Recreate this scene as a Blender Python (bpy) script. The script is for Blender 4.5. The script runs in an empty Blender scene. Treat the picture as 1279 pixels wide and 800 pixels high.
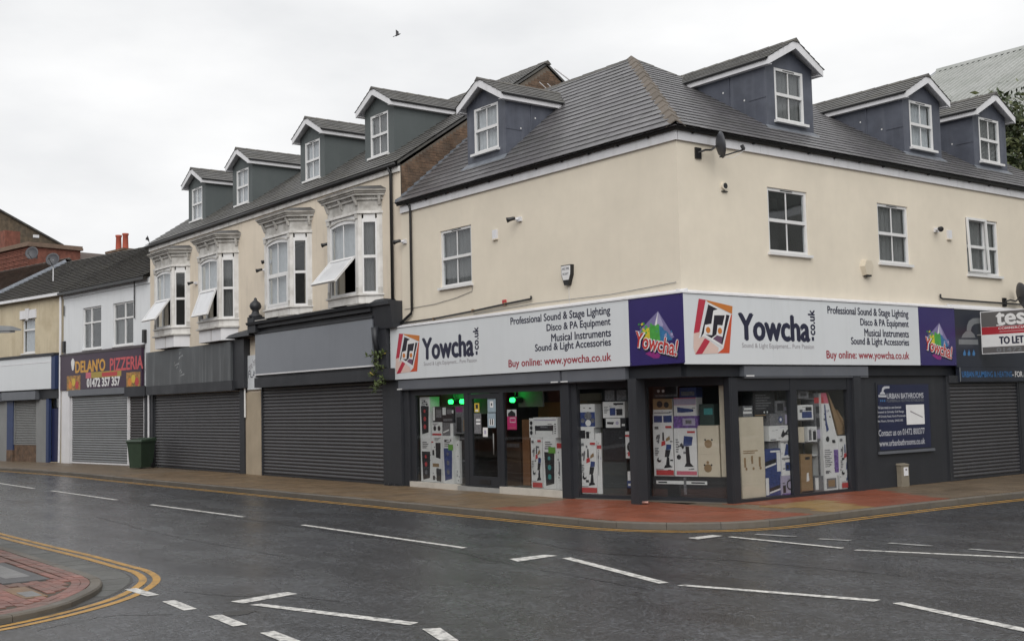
import bpy, math, random
from mathutils import Vector, Matrix
random.seed(7)
S = bpy.context.scene
COL = S.collection
# ------------------------------------------------------------------ camera
W0, H0, FPX = 1279.0, 800.0, 1456.31
YAW, PITCH, ROLL = -0.914206, 0.0723923, -0.0225414
CAM = Vector((15.889, -16.415, 2.15))
def _basis():
    f = Vector((math.cos(PITCH)*math.sin(YAW), math.cos(PITCH)*math.cos(YAW), math.sin(PITCH)))
    r = Vector((math.cos(YAW), -math.sin(YAW), 0)); u = r.cross(f)
    return (math.cos(ROLL)*r+math.sin(ROLL)*u, -math.sin(ROLL)*r+math.cos(ROLL)*u, f)
CR, CU, CF = _basis()
cd = bpy.data.cameras.new('camera'); cam = bpy.data.objects.new('camera', cd); COL.objects.link(cam)
cam.matrix_world = Matrix(((CR.x, CU.x, -CF.x, CAM.x), (CR.y, CU.y, -CF.y, CAM.y), (CR.z, CU.z, -CF.z, CAM.z), (0, 0, 0, 1)))
cd.sensor_fit = 'HORIZONTAL'; cd.sensor_width = 36; cd.lens = FPX*36/W0; cd.clip_end = 2000; cd.clip_start = .1
S.camera = cam
# ------------------------------------------------------------------ sky and sun
SUN_EL, SUN_AZ = math.radians(38), math.radians(132)   # azimuth clockwise from +Y
w = bpy.data.worlds.new('World'); S.world = w; w.use_nodes = True
nt = w.node_tree; nt.nodes.clear()
out = nt.nodes.new('ShaderNodeOutputWorld'); bg = nt.nodes.new('ShaderNodeBackground')
sky = nt.nodes.new('ShaderNodeTexSky'); sky.sky_type = 'NISHITA'; sky.sun_disc = False
sky.sun_elevation = SUN_EL; sky.sun_rotation = SUN_AZ; sky.dust_density = 6; sky.air_density = 1.0; sky.ozone_density = 1
hsv = nt.nodes.new('ShaderNodeHueSaturation'); hsv.inputs['Saturation'].default_value = .12
nt.links.new(sky.outputs[0], hsv.inputs['Color'])
tc = nt.nodes.new('ShaderNodeTexCoord'); mp = nt.nodes.new('ShaderNodeMapping'); mp.inputs['Scale'].default_value = (1.2, 1.2, 3.2)
nt.links.new(tc.outputs['Generated'], mp.inputs[0])
nz = nt.nodes.new('ShaderNodeTexNoise'); nz.inputs['Scale'].default_value = 2.2; nz.inputs['Detail'].default_value = 6; nz.inputs['Roughness'].default_value = .52
nt.links.new(mp.outputs[0], nz.inputs['Vector'])
cr = nt.nodes.new('ShaderNodeValToRGB')
cr.color_ramp.elements[0].position = .30; cr.color_ramp.elements[0].color = (6.3, 6.42, 6.6, 1)
cr.color_ramp.elements[1].position = .66; cr.color_ramp.elements[1].color = (8.6, 8.62, 8.64, 1)
nt.links.new(nz.outputs['Fac'], cr.inputs[0])
mx = nt.nodes.new('ShaderNodeMix'); mx.data_type = 'RGBA'; mx.inputs[0].default_value = .94   # closed cloud deck over the clear sky
nt.links.new(hsv.outputs[0], mx.inputs[6]); nt.links.new(cr.outputs[0], mx.inputs[7])
nt.links.new(mx.outputs[2], bg.inputs['Color']); bg.inputs['Strength'].default_value = .1
nt.links.new(bg.outputs[0], out.inputs[0])
sl = bpy.data.lights.new('sun', 'SUN'); sl.energy = 1.5; sl.angle = math.radians(55); sl.color = (1, .97, .93)
sun = bpy.data.objects.new('sun', sl); COL.objects.link(sun)
sd = Vector((math.sin(SUN_AZ)*math.cos(SUN_EL), math.cos(SUN_AZ)*math.cos(SUN_EL), math.sin(SUN_EL)))
sun.rotation_euler = sd.to_track_quat('Z', 'Y').to_euler(); sun.location = (20, -20, 30)
S.view_settings.view_transform = 'Standard'; S.view_settings.look = 'None'; S.view_settings.gamma = 1
S.view_settings.use_curve_mapping = False; S.view_settings.exposure = 0.3
S.render.resolution_x = 1024; S.render.resolution_y = 640
# ------------------------------------------------------------------ materials
MATS = {}
def M(name, col, rough=.6, var=.12, scale=5., dirt=None, streak=None, bump=None, metal=0., spec=.5, objvar=0., fine=None, rvar=0., piece=0.):
    if name in MATS: return MATS[name]
    m = bpy.data.materials.new(name); m.use_nodes = True; n = m.node_tree; N = n.nodes; Lk = n.links
    b = N['Principled BSDF']; b.inputs['Roughness'].default_value = rough; b.inputs['Metallic'].default_value = metal
    b.inputs['Specular IOR Level'].default_value = spec
    g = N.new('ShaderNodeNewGeometry'); pos = g.outputs['Position']
    def noise(sc, det=4, vec=None, stretch=None):
        t = N.new('ShaderNodeTexNoise'); t.inputs['Scale'].default_value = sc; t.inputs['Detail'].default_value = det; t.inputs['Roughness'].default_value = .6
        v = vec or pos
        if stretch:
            k = N.new('ShaderNodeVectorMath'); k.operation = 'MULTIPLY'; k.inputs[1].default_value = stretch; Lk.new(v, k.inputs[0]); v = k.outputs[0]
        Lk.new(v, t.inputs['Vector']); return t.outputs['Fac']
    def mapr(s, a, bb, c, d):
        r = N.new('ShaderNodeMapRange'); Lk.new(s, r.inputs[0])
        for i, v in enumerate((a, bb, c, d)): r.inputs[i+1].default_value = v
        return r.outputs[0]
    def scalecol(c, f):
        k = N.new('ShaderNodeVectorMath'); k.operation = 'SCALE'; Lk.new(c, k.inputs[0]); Lk.new(f, k.inputs['Scale']); return k.outputs[0]
    def mix(f, a, c):
        k = N.new('ShaderNodeMix'); k.data_type = 'RGBA'; Lk.new(f, k.inputs[0]); Lk.new(a, k.inputs[6]); k.inputs[7].default_value = (*c, 1); return k.outputs[2]
    rgb = N.new('ShaderNodeRGB'); rgb.outputs[0].default_value = (*col, 1); c = rgb.outputs[0]
    if var: c = scalecol(c, mapr(noise(scale), .25, .75, 1-var, 1+var))
    if fine: c = scalecol(c, mapr(noise(fine[1], 2), .3, .7, 1-fine[0], 1+fine[0]))
    if objvar:
        oi = N.new('ShaderNodeObjectInfo'); c = scalecol(c, mapr(oi.outputs['Random'], 0, 1, 1-objvar, 1+objvar))
    if piece:
        at = N.new('ShaderNodeAttribute'); at.attribute_name = 'rnd'; c = scalecol(c, mapr(at.outputs['Fac'], 0, 1, 1-piece, 1+piece))
    if dirt: c = mix(mapr(noise(dirt[2], 5), .45, .72, 0, dirt[1]), c, dirt[0])
    if streak: c = mix(mapr(noise(1., 4, None, (5, 5, .35)), .52, .75, 0, streak[1]), c, streak[0])
    Lk.new(c, b.inputs['Base Color'])
    if rvar: Lk.new(mapr(noise(1.1, 4), .3, .7, max(.03, rough-rvar), min(1, rough+rvar)), b.inputs['Roughness'])
    if bump:
        bp = N.new('ShaderNodeBump'); bp.inputs['Strength'].default_value = bump[0]; bp.inputs['Distance'].default_value = .01
        Lk.new(noise(bump[1], 3), bp.inputs['Height']); Lk.new(bp.outputs[0], b.inputs['Normal'])
    MATS[name] = m; return m
def EM(name, col, st):
    if name in MATS: return MATS[name]
    m = bpy.data.materials.new(name); m.use_nodes = True; b = m.node_tree.nodes['Principled BSDF']
    b.inputs['Base Color'].default_value = (*col, 1); b.inputs['Emission Color'].default_value = (*col, 1); b.inputs['Emission Strength'].default_value = st
    MATS[name] = m; return m
def GLASS(name, tint, refl=1.0):
    m = bpy.data.materials.new(name); m.use_nodes = True; n = m.node_tree; N = n.nodes; N.clear()
    o = N.new('ShaderNodeOutputMaterial'); t = N.new('ShaderNodeBsdfTransparent'); t.inputs[0].default_value = (*tint, 1)
    g = N.new('ShaderNodeBsdfGlossy'); g.inputs['Roughness'].default_value = .03; g.inputs[0].default_value = (refl, refl, refl, 1)
    # Schlick reflectance from the viewing angle, the same on both faces of the thin pane
    gg = N.new('ShaderNodeNewGeometry'); dp = N.new('ShaderNodeVectorMath'); dp.operation = 'DOT_PRODUCT'
    n.links.new(gg.outputs['Normal'], dp.inputs[0]); n.links.new(gg.outputs['Incoming'], dp.inputs[1])
    def mth(op, x, y):
        k = N.new('ShaderNodeMath'); k.operation = op
        for i, v in enumerate((x, y)):
            if isinstance(v, (int, float)): k.inputs[i].default_value = v
            else: n.links.new(v, k.inputs[i])
        return k
    f = mth('ADD', mth('MULTIPLY', mth('POWER', mth('SUBTRACT', 1., mth('ABSOLUTE', dp.outputs['Value'], 0).outputs[0]).outputs[0], 5.).outputs[0], .955).outputs[0], .045)
    ng = N.new('ShaderNodeNewGeometry'); tn = N.new('ShaderNodeTexNoise'); tn.inputs['Scale'].default_value = .9; tn.inputs['Detail'].default_value = 1
    bp = N.new('ShaderNodeBump'); bp.inputs['Strength'].default_value = .04; bp.inputs['Distance'].default_value = .1
    n.links.new(ng.outputs['Position'], tn.inputs['Vector']); n.links.new(tn.outputs[0], bp.inputs['Height'])
    n.links.new(bp.outputs[0], g.inputs['Normal'])
    x = N.new('ShaderNodeMixShader'); n.links.new(f.outputs[0], x.inputs[0]); n.links.new(t.outputs[0], x.inputs[1]); n.links.new(g.outputs[0], x.inputs[2])
    n.links.new(x.outputs[0], o.inputs[0]); MATS[name] = m; return m
BLK = (.012, .012, .013)
cream = M('cream_render', (.68, .617, .51), .85, .05, .6, dirt=((.60, .54, .45), .4, .35), streak=((.54, .49, .41), .10), fine=(.02, 3.), bump=(.12, 60))
cream_old = M('aged_cream_render', (.68, .60, .49), .85, .07, .8, dirt=((.50, .44, .37), .5, .7), streak=((.36, .32, .27), .35), bump=(.15, 50))
cream_far = M('ochre_render', (.53, .46, .33), .85, .1, .8, dirt=((.34, .27, .17), .6, .9), streak=((.25, .2, .14), .35), bump=(.2, 40))
white_wall = M('white_render', (.66, .68, .70), .8, .05, .7, streak=((.45, .46, .46), .3), bump=(.15, 40))
upvc = M('white_upvc', (.66, .66, .66), .35, .05, 3, streak=((.5, .49, .46), .3))
upvc_n = M('white_board', (.66, .66, .68), .45, .06, 2, streak=((.40, .39, .37), .35))
bayw = M('weathered_white_paint', (.66, .65, .63), .6, .08, 4, dirt=((.36, .34, .31), .6, 2.6), streak=((.30, .28, .25), .6), bump=(.3, 30))
bayt = M('grimy_white_paint', (.50, .49, .465), .7, .14, 5, dirt=((.20, .185, .165), .75, 3.2), streak=((.22, .21, .19), .6), bump=(.4, 30))
lead = M('lead_sheet', (.068, .075, .098), .55, .2, 2.5, dirt=((.11, .12, .15), .6, 1.6), streak=((.15, .16, .19), .35), bump=(.1, 12))
flash = M('lead_flashing', (.15, .165, .19), .5, .25, 5)
dgrn = M('grey_green_paint', (.085, .099, .10), .7, .07, 1.5, streak=((.12, .13, .13), .3), bump=(.1, 40))
slate = M('grey_slate', (.108, .104, .109), .38, .16, 1.2, fine=(.15, 7.), bump=(.25, 25), rvar=.06, piece=.14, dirt=((.085, .09, .075), .3, .9))
slate2 = M('weathered_slate', (.10, .097, .093), .48, .18, 2., fine=(.15, 6), dirt=((.12, .115, .09), .5, 1.8), bump=(.3, 25), rvar=.1, piece=.2)
slate3 = M('old_dark_tile', (.042, .038, .034), .6, .2, 1.5, fine=(.25, 6), dirt=((.085, .08, .06), .6, 2.2), bump=(.4, 20), piece=.25)
tile_red = M('brown_clay_tile', (.075, .048, .036), .75, .25, 2., fine=(.25, 6), dirt=((.09, .08, .07), .5, 2), bump=(.4, 20), piece=.25)
hipm = M('brown_hip_tile', (.145, .122, .10), .8, .15, 4, objvar=.2, dirt=((.09, .08, .07), .5, 4), bump=(.4, 40))
ridgem = M('grey_ridge_tile', (.085, .08, .075), .7, .2, 3, dirt=((.14, .13, .1), .5, 3))
brickm = M('brown_brick', (.135, .085, .055), .9, .3, 4., fine=(.4, 4.3), dirt=((.07, .055, .045), .7, 2.5), bump=(.5, 40))
mortar = M('mortar', (.15, .125, .10), .95, .2, 5, dirt=((.07, .06, .05), .6, 2))
black = M('black_plastic', (.014, .014, .015), .4, .1, 5)
anth = M('charcoal_paint', (.021, .023, .028), .55, .08, 2., streak=((.045, .047, .052), .4), bump=(.05, 40), rvar=.08)
anth2 = M('charcoal_frame', (.017, .019, .024), .5, .08, 3, rvar=.08)
shutbox = M('grey_shutter_box', (.11, .118, .135), .42, .08, 1.5, streak=((.13, .135, .145), .5))
shut = M('grey_shutter_slat', (.066, .066, .072), .45, .08, 2., objvar=.05, streak=((.11, .108, .105), .35), metal=.1)
shut_d = M('dark_shutter_slat', (.05, .048, .05), .45, .1, 2.)
shut_s = M('galvanised_slat', (.22, .23, .24), .45, .1, 2., objvar=.07, streak=((.2, .2, .2), .4), metal=.3)
signw = M('white_sign_panel', (.60, .625, .645), .32, .03, 1., streak=((.50, .52, .53), .25))
signblue = M('indigo_sign_panel', (.030, .022, .115), .3, .08, 1.5)
ink = M('navy_ink', (.018, .020, .045), .4, 0)
inkred = M('crimson_ink', (.29, .025, .04), .4, 0)
inkgrey = M('grey_ink', (.22, .2, .22), .4, 0)
glass = GLASS('window_glass', (.88, .90, .91))
glass2 = GLASS('shop_glass', (.92, .93, .93))
curtain = M('net_curtain', (.52, .52, .53), .9, .12, 8, streak=((.40, .40, .42), .8))
curtain2 = M('grey_blind', (.17, .165, .16), .9, .1, 5, streak=((.11, .11, .11), .6))
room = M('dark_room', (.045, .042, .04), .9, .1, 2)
roomg = M('grey_shop_interior', (.10, .095, .09), .8, .2, 1.5)
concrete = M('kerb_concrete', (.115, .10, .08), .6, .15, 5, objvar=.12, dirt=((.09, .085, .08), .6, 2.5), bump=(.4, 60), rvar=.12)
slab_b = M('buff_paving', (.155, .104, .058), .5, .16, 2.2, objvar=.10, dirt=((.10, .075, .05), .6, 1.3), bump=(.4, 70), rvar=.15)
slab_r = M('red_tactile_paving', (.22, .064, .032), .42, .14, 2.5, objvar=.08, dirt=((.16, .06, .035), .5, 1.6), bump=(.5, 45), rvar=.15)
slab_y = M('ochre_tactile_paving', (.26, .165, .062), .42, .14, 2.5, objvar=.07, dirt=((.17, .11, .05), .5, 1.6), bump=(.5, 45), rvar=.15)
slab_g = M('grey_brown_paving', (.135, .10, .066), .5, .16, 2.2, objvar=.10, dirt=((.09, .07, .05), .6, 1.3), bump=(.4, 70), rvar=.15)
joint = M('paving_joint', (.075, .06, .045), .8, .2, 5)
block = M('red_block_paver', (.21, .092, .074), .55, .25, 6, objvar=.2, dirt=((.11, .085, .065), .8, 1.4), bump=(.5, 60), rvar=.15)
paintw = M('white_road_paint', (.62, .61, .58), .55, .1, 6, dirt=((.12, .12, .12), 1.1, 11.), fine=(.12, 60), bump=(.4, 80))
paintw2 = M('worn_white_road_paint', (.36, .36, .35), .55, .1, 6, dirt=((.07, .07, .07), 1., 5.), fine=(.15, 60), bump=(.4, 80))
painty = M('yellow_road_paint', (.43, .235, .045), .55, .1, 5, dirt=((.15, .10, .05), .8, 4.), fine=(.12, 60), bump=(.4, 80))
card = M('brown_cardboard', (.26, .17, .09), .8, .1, 4)
boxw = M('white_carton', (.66, .66, .66), .5, .05, 5)
boxc = M('cream_carton', (.56, .50, .40), .6, .06, 4)
kdark = M('print_black', (.02, .02, .024), .5, .2, 30, fine=(.5, 30))
kgrey = M('print_grey', (.14, .14, .15), .5, .1, 20, fine=(.4, 25))
kred = M('print_red', (.42, .045, .05), .5, .05, 10)
kpink = M('print_pink', (.50, .12, .17), .5, .05, 10)
kblue = M('print_blue', (.035, .055, .17), .5, .15, 20, fine=(.3, 30))
kteal = M('print_teal', (.05, .24, .24), .5, .1, 20)
kpurp = M('print_purple', (.14, .08, .26), .5, .2, 20, fine=(.4, 20))
klil = M('print_lilac', (.36, .33, .44), .5, .1, 20)
kgreen = M('print_green', (.12, .30, .05), .5, .1, 20)
kyel = M('print_yellow', (.55, .40, .05), .5, .1, 20)
korange = M('print_orange', (.55, .20, .04), .5, .1, 20)
# wet asphalt
def asphalt():
    m = bpy.data.materials.new('wet_asphalt'); m.use_nodes = True; n = m.node_tree; N = n.nodes; L = n.links; b = N['Principled BSDF']
    g = N.new('ShaderNodeNewGeometry')
    def noise(sc, det=3, st=None):
        t = N.new('ShaderNodeTexNoise'); t.inputs['Scale'].default_value = sc; t.inputs['Detail'].default_value = det; t.inputs['Roughness'].default_value = .62
        if st:
            k = N.new('ShaderNodeVectorMath'); k.operation = 'MULTIPLY'; k.inputs[1].default_value = st; L.new(g.outputs['Position'], k.inputs[0]); L.new(k.outputs[0], t.inputs['Vector'])
        else: L.new(g.outputs['Position'], t.inputs['Vector'])
        return t.outputs['Fac']
    def mr(s, a, c, d, e):
        r = N.new('ShaderNodeMapRange'); L.new(s, r.inputs[0])
        for i, v in enumerate((a, c, d, e)): r.inputs[i+1].default_value = v
        return r.outputs[0]
    def mul(x, y):
        k = N.new('ShaderNodeMath'); k.operation = 'MULTIPLY'; L.new(x, k.inputs[0]); L.new(y, k.inputs[1]); return k.outputs[0]
    v = N.new('ShaderNodeTexVoronoi'); v.inputs['Scale'].default_value = 42; L.new(g.outputs['Position'], v.inputs['Vector'])
    sep = N.new('ShaderNodeSeparateColor'); L.new(v.outputs['Color'], sep.inputs[0])
    big = mr(noise(.35, 4, (1, 2.2, 1)), .35, .65, .7, 1.35)
    f = mul(mul(mr(sep.outputs[0], 0, 1, .2, 2.1), big), mr(noise(30, 3), .3, .7, .6, 1.45))
    v2 = N.new('ShaderNodeTexVoronoi'); v2.inputs['Scale'].default_value = 15; L.new(g.outputs['Position'], v2.inputs['Vector']); sp2 = N.new('ShaderNodeSeparateColor'); L.new(v2.outputs['Color'], sp2.inputs[0])
    f = mul(f, mr(sp2.outputs[1], 0, 1, .62, 1.4))
    # lost-aggregate patches and bitumen stains
    f = mul(f, mr(noise(1.3, 6), .62, .76, 1., .72))
    k = N.new('ShaderNodeVectorMath'); k.operation = 'SCALE'; k.inputs[0].default_value = (.030, .032, .036); L.new(f, k.inputs['Scale'])
    L.new(k.outputs[0], b.inputs['Base Color'])
    L.new(mr(noise(.5, 5, (1, 2.5, 1)), .34, .66, .12, .36), b.inputs['Roughness'])
    bp = N.new('ShaderNodeBump'); bp.inputs['Strength'].default_value = .6; bp.inputs['Distance'].default_value = .006
    h = N.new('ShaderNodeMath'); h.operation = 'ADD'; L.new(v.outputs['Distance'], h.inputs[0]); L.new(noise(75, 2), h.inputs[1])
    L.new(h.outputs[0], bp.inputs['Height']); L.new(bp.outputs[0], b.inputs['Normal'])
    return m
asph = asphalt()
# ------------------------------------------------------------------ frames, meshes and things
class Frame:
    """a = along the facade (left to right seen from the street), b = outwards, c = height"""
    def __init__(s, o, u):
        s.o = Vector((o[0], o[1])); s.u = Vector(u).normalized(); s.n = Vector((s.u.y, -s.u.x))
    def __call__(s, a, b, c):
        p = s.o+s.u*a+s.n*b; return Vector((p.x, p.y, c))
    def px(s, x, y, b=0.):
        d = CF+CR*((x-W0/2)/FPX)-CU*((y-H0/2)/FPX)
        k = ((s.o+s.n*b-CAM.xy).dot(s.n))/d.xy.dot(s.n); p = CAM+d*k
        return (p.xy-s.o).dot(s.u), p.z
    def at(s, a, b=0.): return Frame((s.o+s.u*a+s.n*b)[:], s.u)
FL = Frame((0, 0), (1, 0)); FR = Frame((0, 0), (0, 1))
FC = Frame((-3.45, .05), (3.55, 1.15))
FP = Frame((-28.4, 0), (math.cos(math.radians(7)), math.sin(math.radians(7))))
FK = Frame((-36.19, -.957), (math.cos(math.radians(11)), math.sin(math.radians(11))))
def ground(x, y, z=0.):
    d = CF+CR*((x-W0/2)/FPX)-CU*((y-H0/2)/FPX); k = (z-CAM.z)/d.z; return CAM+d*k
def gpos(o):
    v = Vector((0, 0, 0))
    while o: v = v+o.location; o = o.parent
    return v
class MB:
    def __init__(s): s.v = []; s.f = []; s.rnd = {}
    def poly(s, pts):
        i = len(s.v); s.v += [Vector(p) for p in pts]; s.f.append(tuple(range(i, i+len(pts)))); return s
    def hexa(s, p):   # 8 points: 0-3 bottom ring, 4-7 top ring
        i = len(s.v); s.v += [Vector(q) for q in p]
        for q in ((3, 2, 1, 0), (4, 5, 6, 7), (0, 1, 5, 4), (1, 2, 6, 5), (2, 3, 7, 6), (3, 0, 4, 7)): s.f.append(tuple(i+k for k in q))
        return s
    def box(s, fr, a0, a1, b0, b1, c0, c1):
        return s.hexa([fr(a0, b1, c0), fr(a1, b1, c0), fr(a1, b0, c0), fr(a0, b0, c0), fr(a0, b1, c1), fr(a1, b1, c1), fr(a1, b0, c1), fr(a0, b0, c1)])
    def prism(s, bot, top):
        n = len(bot); i = len(s.v); s.v += [Vector(q) for q in bot]+[Vector(q) for q in top]
        s.f.append(tuple(i+k for k in reversed(range(n)))); s.f.append(tuple(i+n+k for k in range(n)))
        for k in range(n): j = (k+1) % n; s.f.append((i+k, i+j, i+n+j, i+n+k))
        return s
    def tube(s, pts, r, n=8, r1=None, cap=True):
        pts = [Vector(p) for p in pts]; i = len(s.v); N = len(pts)
        for k, p in enumerate(pts):
            t = (pts[min(k+1, N-1)]-pts[max(k-1, 0)]).normalized()
            x = t.cross(Vector((0, 0, 1)));
            if x.length < .05: x = t.cross(Vector((0, 1, 0)))
            x.normalize(); y = t.cross(x)
            rr = r if r1 is None else r+(r1-r)*k/(N-1)
            for q in range(n):
                an = 2*math.pi*q/n; s.v.append(p+x*(math.cos(an)*rr)+y*(math.sin(an)*rr))
        for k in range(N-1):
            for q in range(n):
                j = (q+1) % n; s.f.append((i+k*n+q, i+k*n+j, i+(k+1)*n+j, i+(k+1)*n+q))
        if cap: s.f.append(tuple(i+q for q in reversed(range(n)))); s.f.append(tuple(i+(N-1)*n+q for q in range(n)))
        return s
    def lathe(s, c, prof, n=14, ax=None):
        """prof = [(radius, height)] about axis ax from c"""
        ax = Vector(ax or (0, 0, 1)).normalized(); x = ax.orthogonal().normalized(); y = ax.cross(x); i = len(s.v); c = Vector(c)
        for r, h in prof:
            for q in range(n):
                an = 2*math.pi*q/n; s.v.append(c+ax*h+x*(math.cos(an)*r)+y*(math.sin(an)*r))
        for k in range(len(prof)-1):
            for q in range(n):
                j = (q+1) % n; s.f.append((i+k*n+q, i+k*n+j, i+(k+1)*n+j, i+(k+1)*n+q))
        s.f.append(tuple(i+q for q in reversed(range(n)))); s.f.append(tuple(i+(len(prof)-1)*n+q for q in range(n)))
        return s
    def disc(s, fr, a, b, c, r, n=14, t=.002):
        ring = lambda bb: [fr(a+r*math.cos(2*math.pi*k/n), bb, c+r*math.sin(2*math.pi*k/n)) for k in range(n)]
        return s.prism(ring(b), ring(b+t))
    def build(s, name, mat, parent=None, smooth=False, **tags):
        me = bpy.data.meshes.new(name); o = Vector((0, 0, 0)) if parent is None else gpos(parent)
        if parent is None and s.v and tags.get('label'):
            lo = [min(v[k] for v in s.v) for k in range(3)]; hi = [max(v[k] for v in s.v) for k in range(3)]
            o = Vector(((lo[0]+hi[0])/2, (lo[1]+hi[1])/2, lo[2]))
        me.from_pydata([tuple(v-o) for v in s.v], [], s.f); me.materials.append(mat); me.update()
        if s.rnd:
            at = me.attributes.new('rnd', 'FLOAT', 'FACE'); at.data.foreach_set('value', [s.rnd.get(i, .5) for i in range(len(s.f))])
        if smooth: me.polygons.foreach_set('use_smooth', [True]*len(me.polygons))
        ob = bpy.data.objects.new(name, me); COL.objects.link(ob)
        if parent is not None: ob.parent = parent
        elif tags.get('label'): ob.location = o
        for k, v in tags.items():
            if v is not None: ob[k] = v
        return ob
def thing(name, label, cat, loc, group=None):
    o = bpy.data.objects.new(name, None); COL.objects.link(o); o.location = loc; o['label'] = label; o['category'] = cat
    o.empty_display_size = .2
    if group: o['group'] = group
    return o
def bx(name, mat, parent, fr, *d, **k): return MB().box(fr, *d).build(name, mat, parent, **k)
def dup(o, parent, loc):
    c = o.copy(); COL.objects.link(c); c.parent = parent; c.location = loc; return c
def text(s, fr, a0, a1, c0, c1, b, mat, parent, name='lettering', bold=0., shear=0., rot=0., thick=.002, emb=0., letters=False):
    """flat lettering fitted into the box a0..a1, c0..c1 (rot in degrees about its centre)"""
    cu = bpy.data.curves.new('t', 'FONT'); cu.body = s; cu.offset = bold; cu.shear = shear; cu.resolution_u = 3
    ob = bpy.data.objects.new('t', cu); COL.objects.link(ob); dg = bpy.context.evaluated_depsgraph_get()
    me = bpy.data.meshes.new_from_object(ob.evaluated_get(dg)); COL.objects.unlink(ob); bpy.data.objects.remove(ob)
    vs = [v.co.copy() for v in me.vertices]; fs = [tuple(p.vertices) for p in me.polygons]; bpy.data.meshes.remove(me)
    x0 = min(v.x for v in vs); x1 = max(v.x for v in vs); y0 = min(v.y for v in vs); y1 = max(v.y for v in vs)
    ca, cc = (a0+a1)/2, (c0+c1)/2; w_, h_ = a1-a0, c1-c0
    if abs(rot) == 90: w_, h_ = h_, w_
    co, si = math.cos(math.radians(rot)), math.sin(math.radians(rot)); mb = MB()
    for v in vs:
        p = ((v.x-x0)/(x1-x0)-.5)*w_; q = ((v.y-y0)/(y1-y0)-.5)*h_
        mb.v.append(fr(ca+p*co-q*si, b, cc+p*si+q*co))
    mb.f = list(fs); nv0 = len(mb.v)
    if emb:   # heavier strokes: shifted copies, each a hair further out
        base = list(mb.v[:nv0]); n3 = (fr(0, 1, 0)-fr(0, 0, 0)); u3 = (fr(1, 0, 0)-fr(0, 0, 0))
        for i, (dx, dz) in enumerate(((-1, 0), (1, 0), (0, .7), (0, -.7), (-.6, .5), (.6, -.5))):
            o_ = len(mb.v); mb.v += [p+u3*(dx*emb)+Vector((0, 0, dz*emb))+n3*(.00025*(i+1)) for p in base]; mb.f += [tuple(q+o_ for q in f_) for f_ in fs]
    if letters:   # one part for each letter
        par = list(range(nv0))
        def find(i):
            while par[i] != i: par[i] = par[par[i]]; i = par[i]
            return i
        for f_ in fs:
            for q in f_[1:]: par[find(q)] = find(f_[0])
        grp = {}
        for f_ in mb.f: grp.setdefault(find(f_[0] % nv0), []).append(f_)
        for fl_ in grp.values():
            m2 = MB(); ix = {}
            for f_ in fl_:
                for q in f_:
                    if q not in ix: ix[q] = len(m2.v); m2.v.append(mb.v[q])
                m2.f.append(tuple(ix[q] for q in f_))
            r_ = m2.build('letter', mat, parent)
        return r_
    return mb.build(name, mat, parent, kind='stuff')
def textpx(s, fr, b, p0, p1, h, mat, parent, c=None, **k):
    a0, c0 = fr.px(*p0, b); a1, c1 = fr.px(*p1, b); c = c or (c0+c1)/2
    return text(s, fr, a0, a1, c-h/2, c+h/2, b, mat, parent, **k)
def wall_mesh(fr, a0, a1, c0, c1, b, holes, depth=.12):
    """front skin of a wall with rectangular openings and their reveals"""
    mb = MB(); As = sorted({a0, a1, *[h[0] for h in holes], *[h[1] for h in holes]}); Cs = sorted({c0, c1, *[h[2] for h in holes], *[h[3] for h in holes]})
    As = [a for a in As if a0 <= a <= a1]; Cs = [c for c in Cs if c0 <= c <= c1]
    for i in range(len(As)-1):
        for j in range(len(Cs)-1):
            ma, mc = (As[i]+As[i+1])/2, (Cs[j]+Cs[j+1])/2
            if any(h[0] < ma < h[1] and h[2] < mc < h[3] for h in holes): continue
            mb.poly([fr(As[i], b, Cs[j]), fr(As[i+1], b, Cs[j]), fr(As[i+1], b, Cs[j+1]), fr(As[i], b, Cs[j+1])])
    for h in holes:
        x0, x1, z0, z1 = h
        r = [(x0, z0), (x1, z0), (x1, z1), (x0, z1)]
        for k in range(4):
            p, q = r[k], r[(k+1) % 4]
            mb.poly([fr(p[0], b, p[1]), fr(p[0], b-depth, p[1]), fr(q[0], b-depth, q[1]), fr(q[0], b, q[1])])
    return mb
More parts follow.
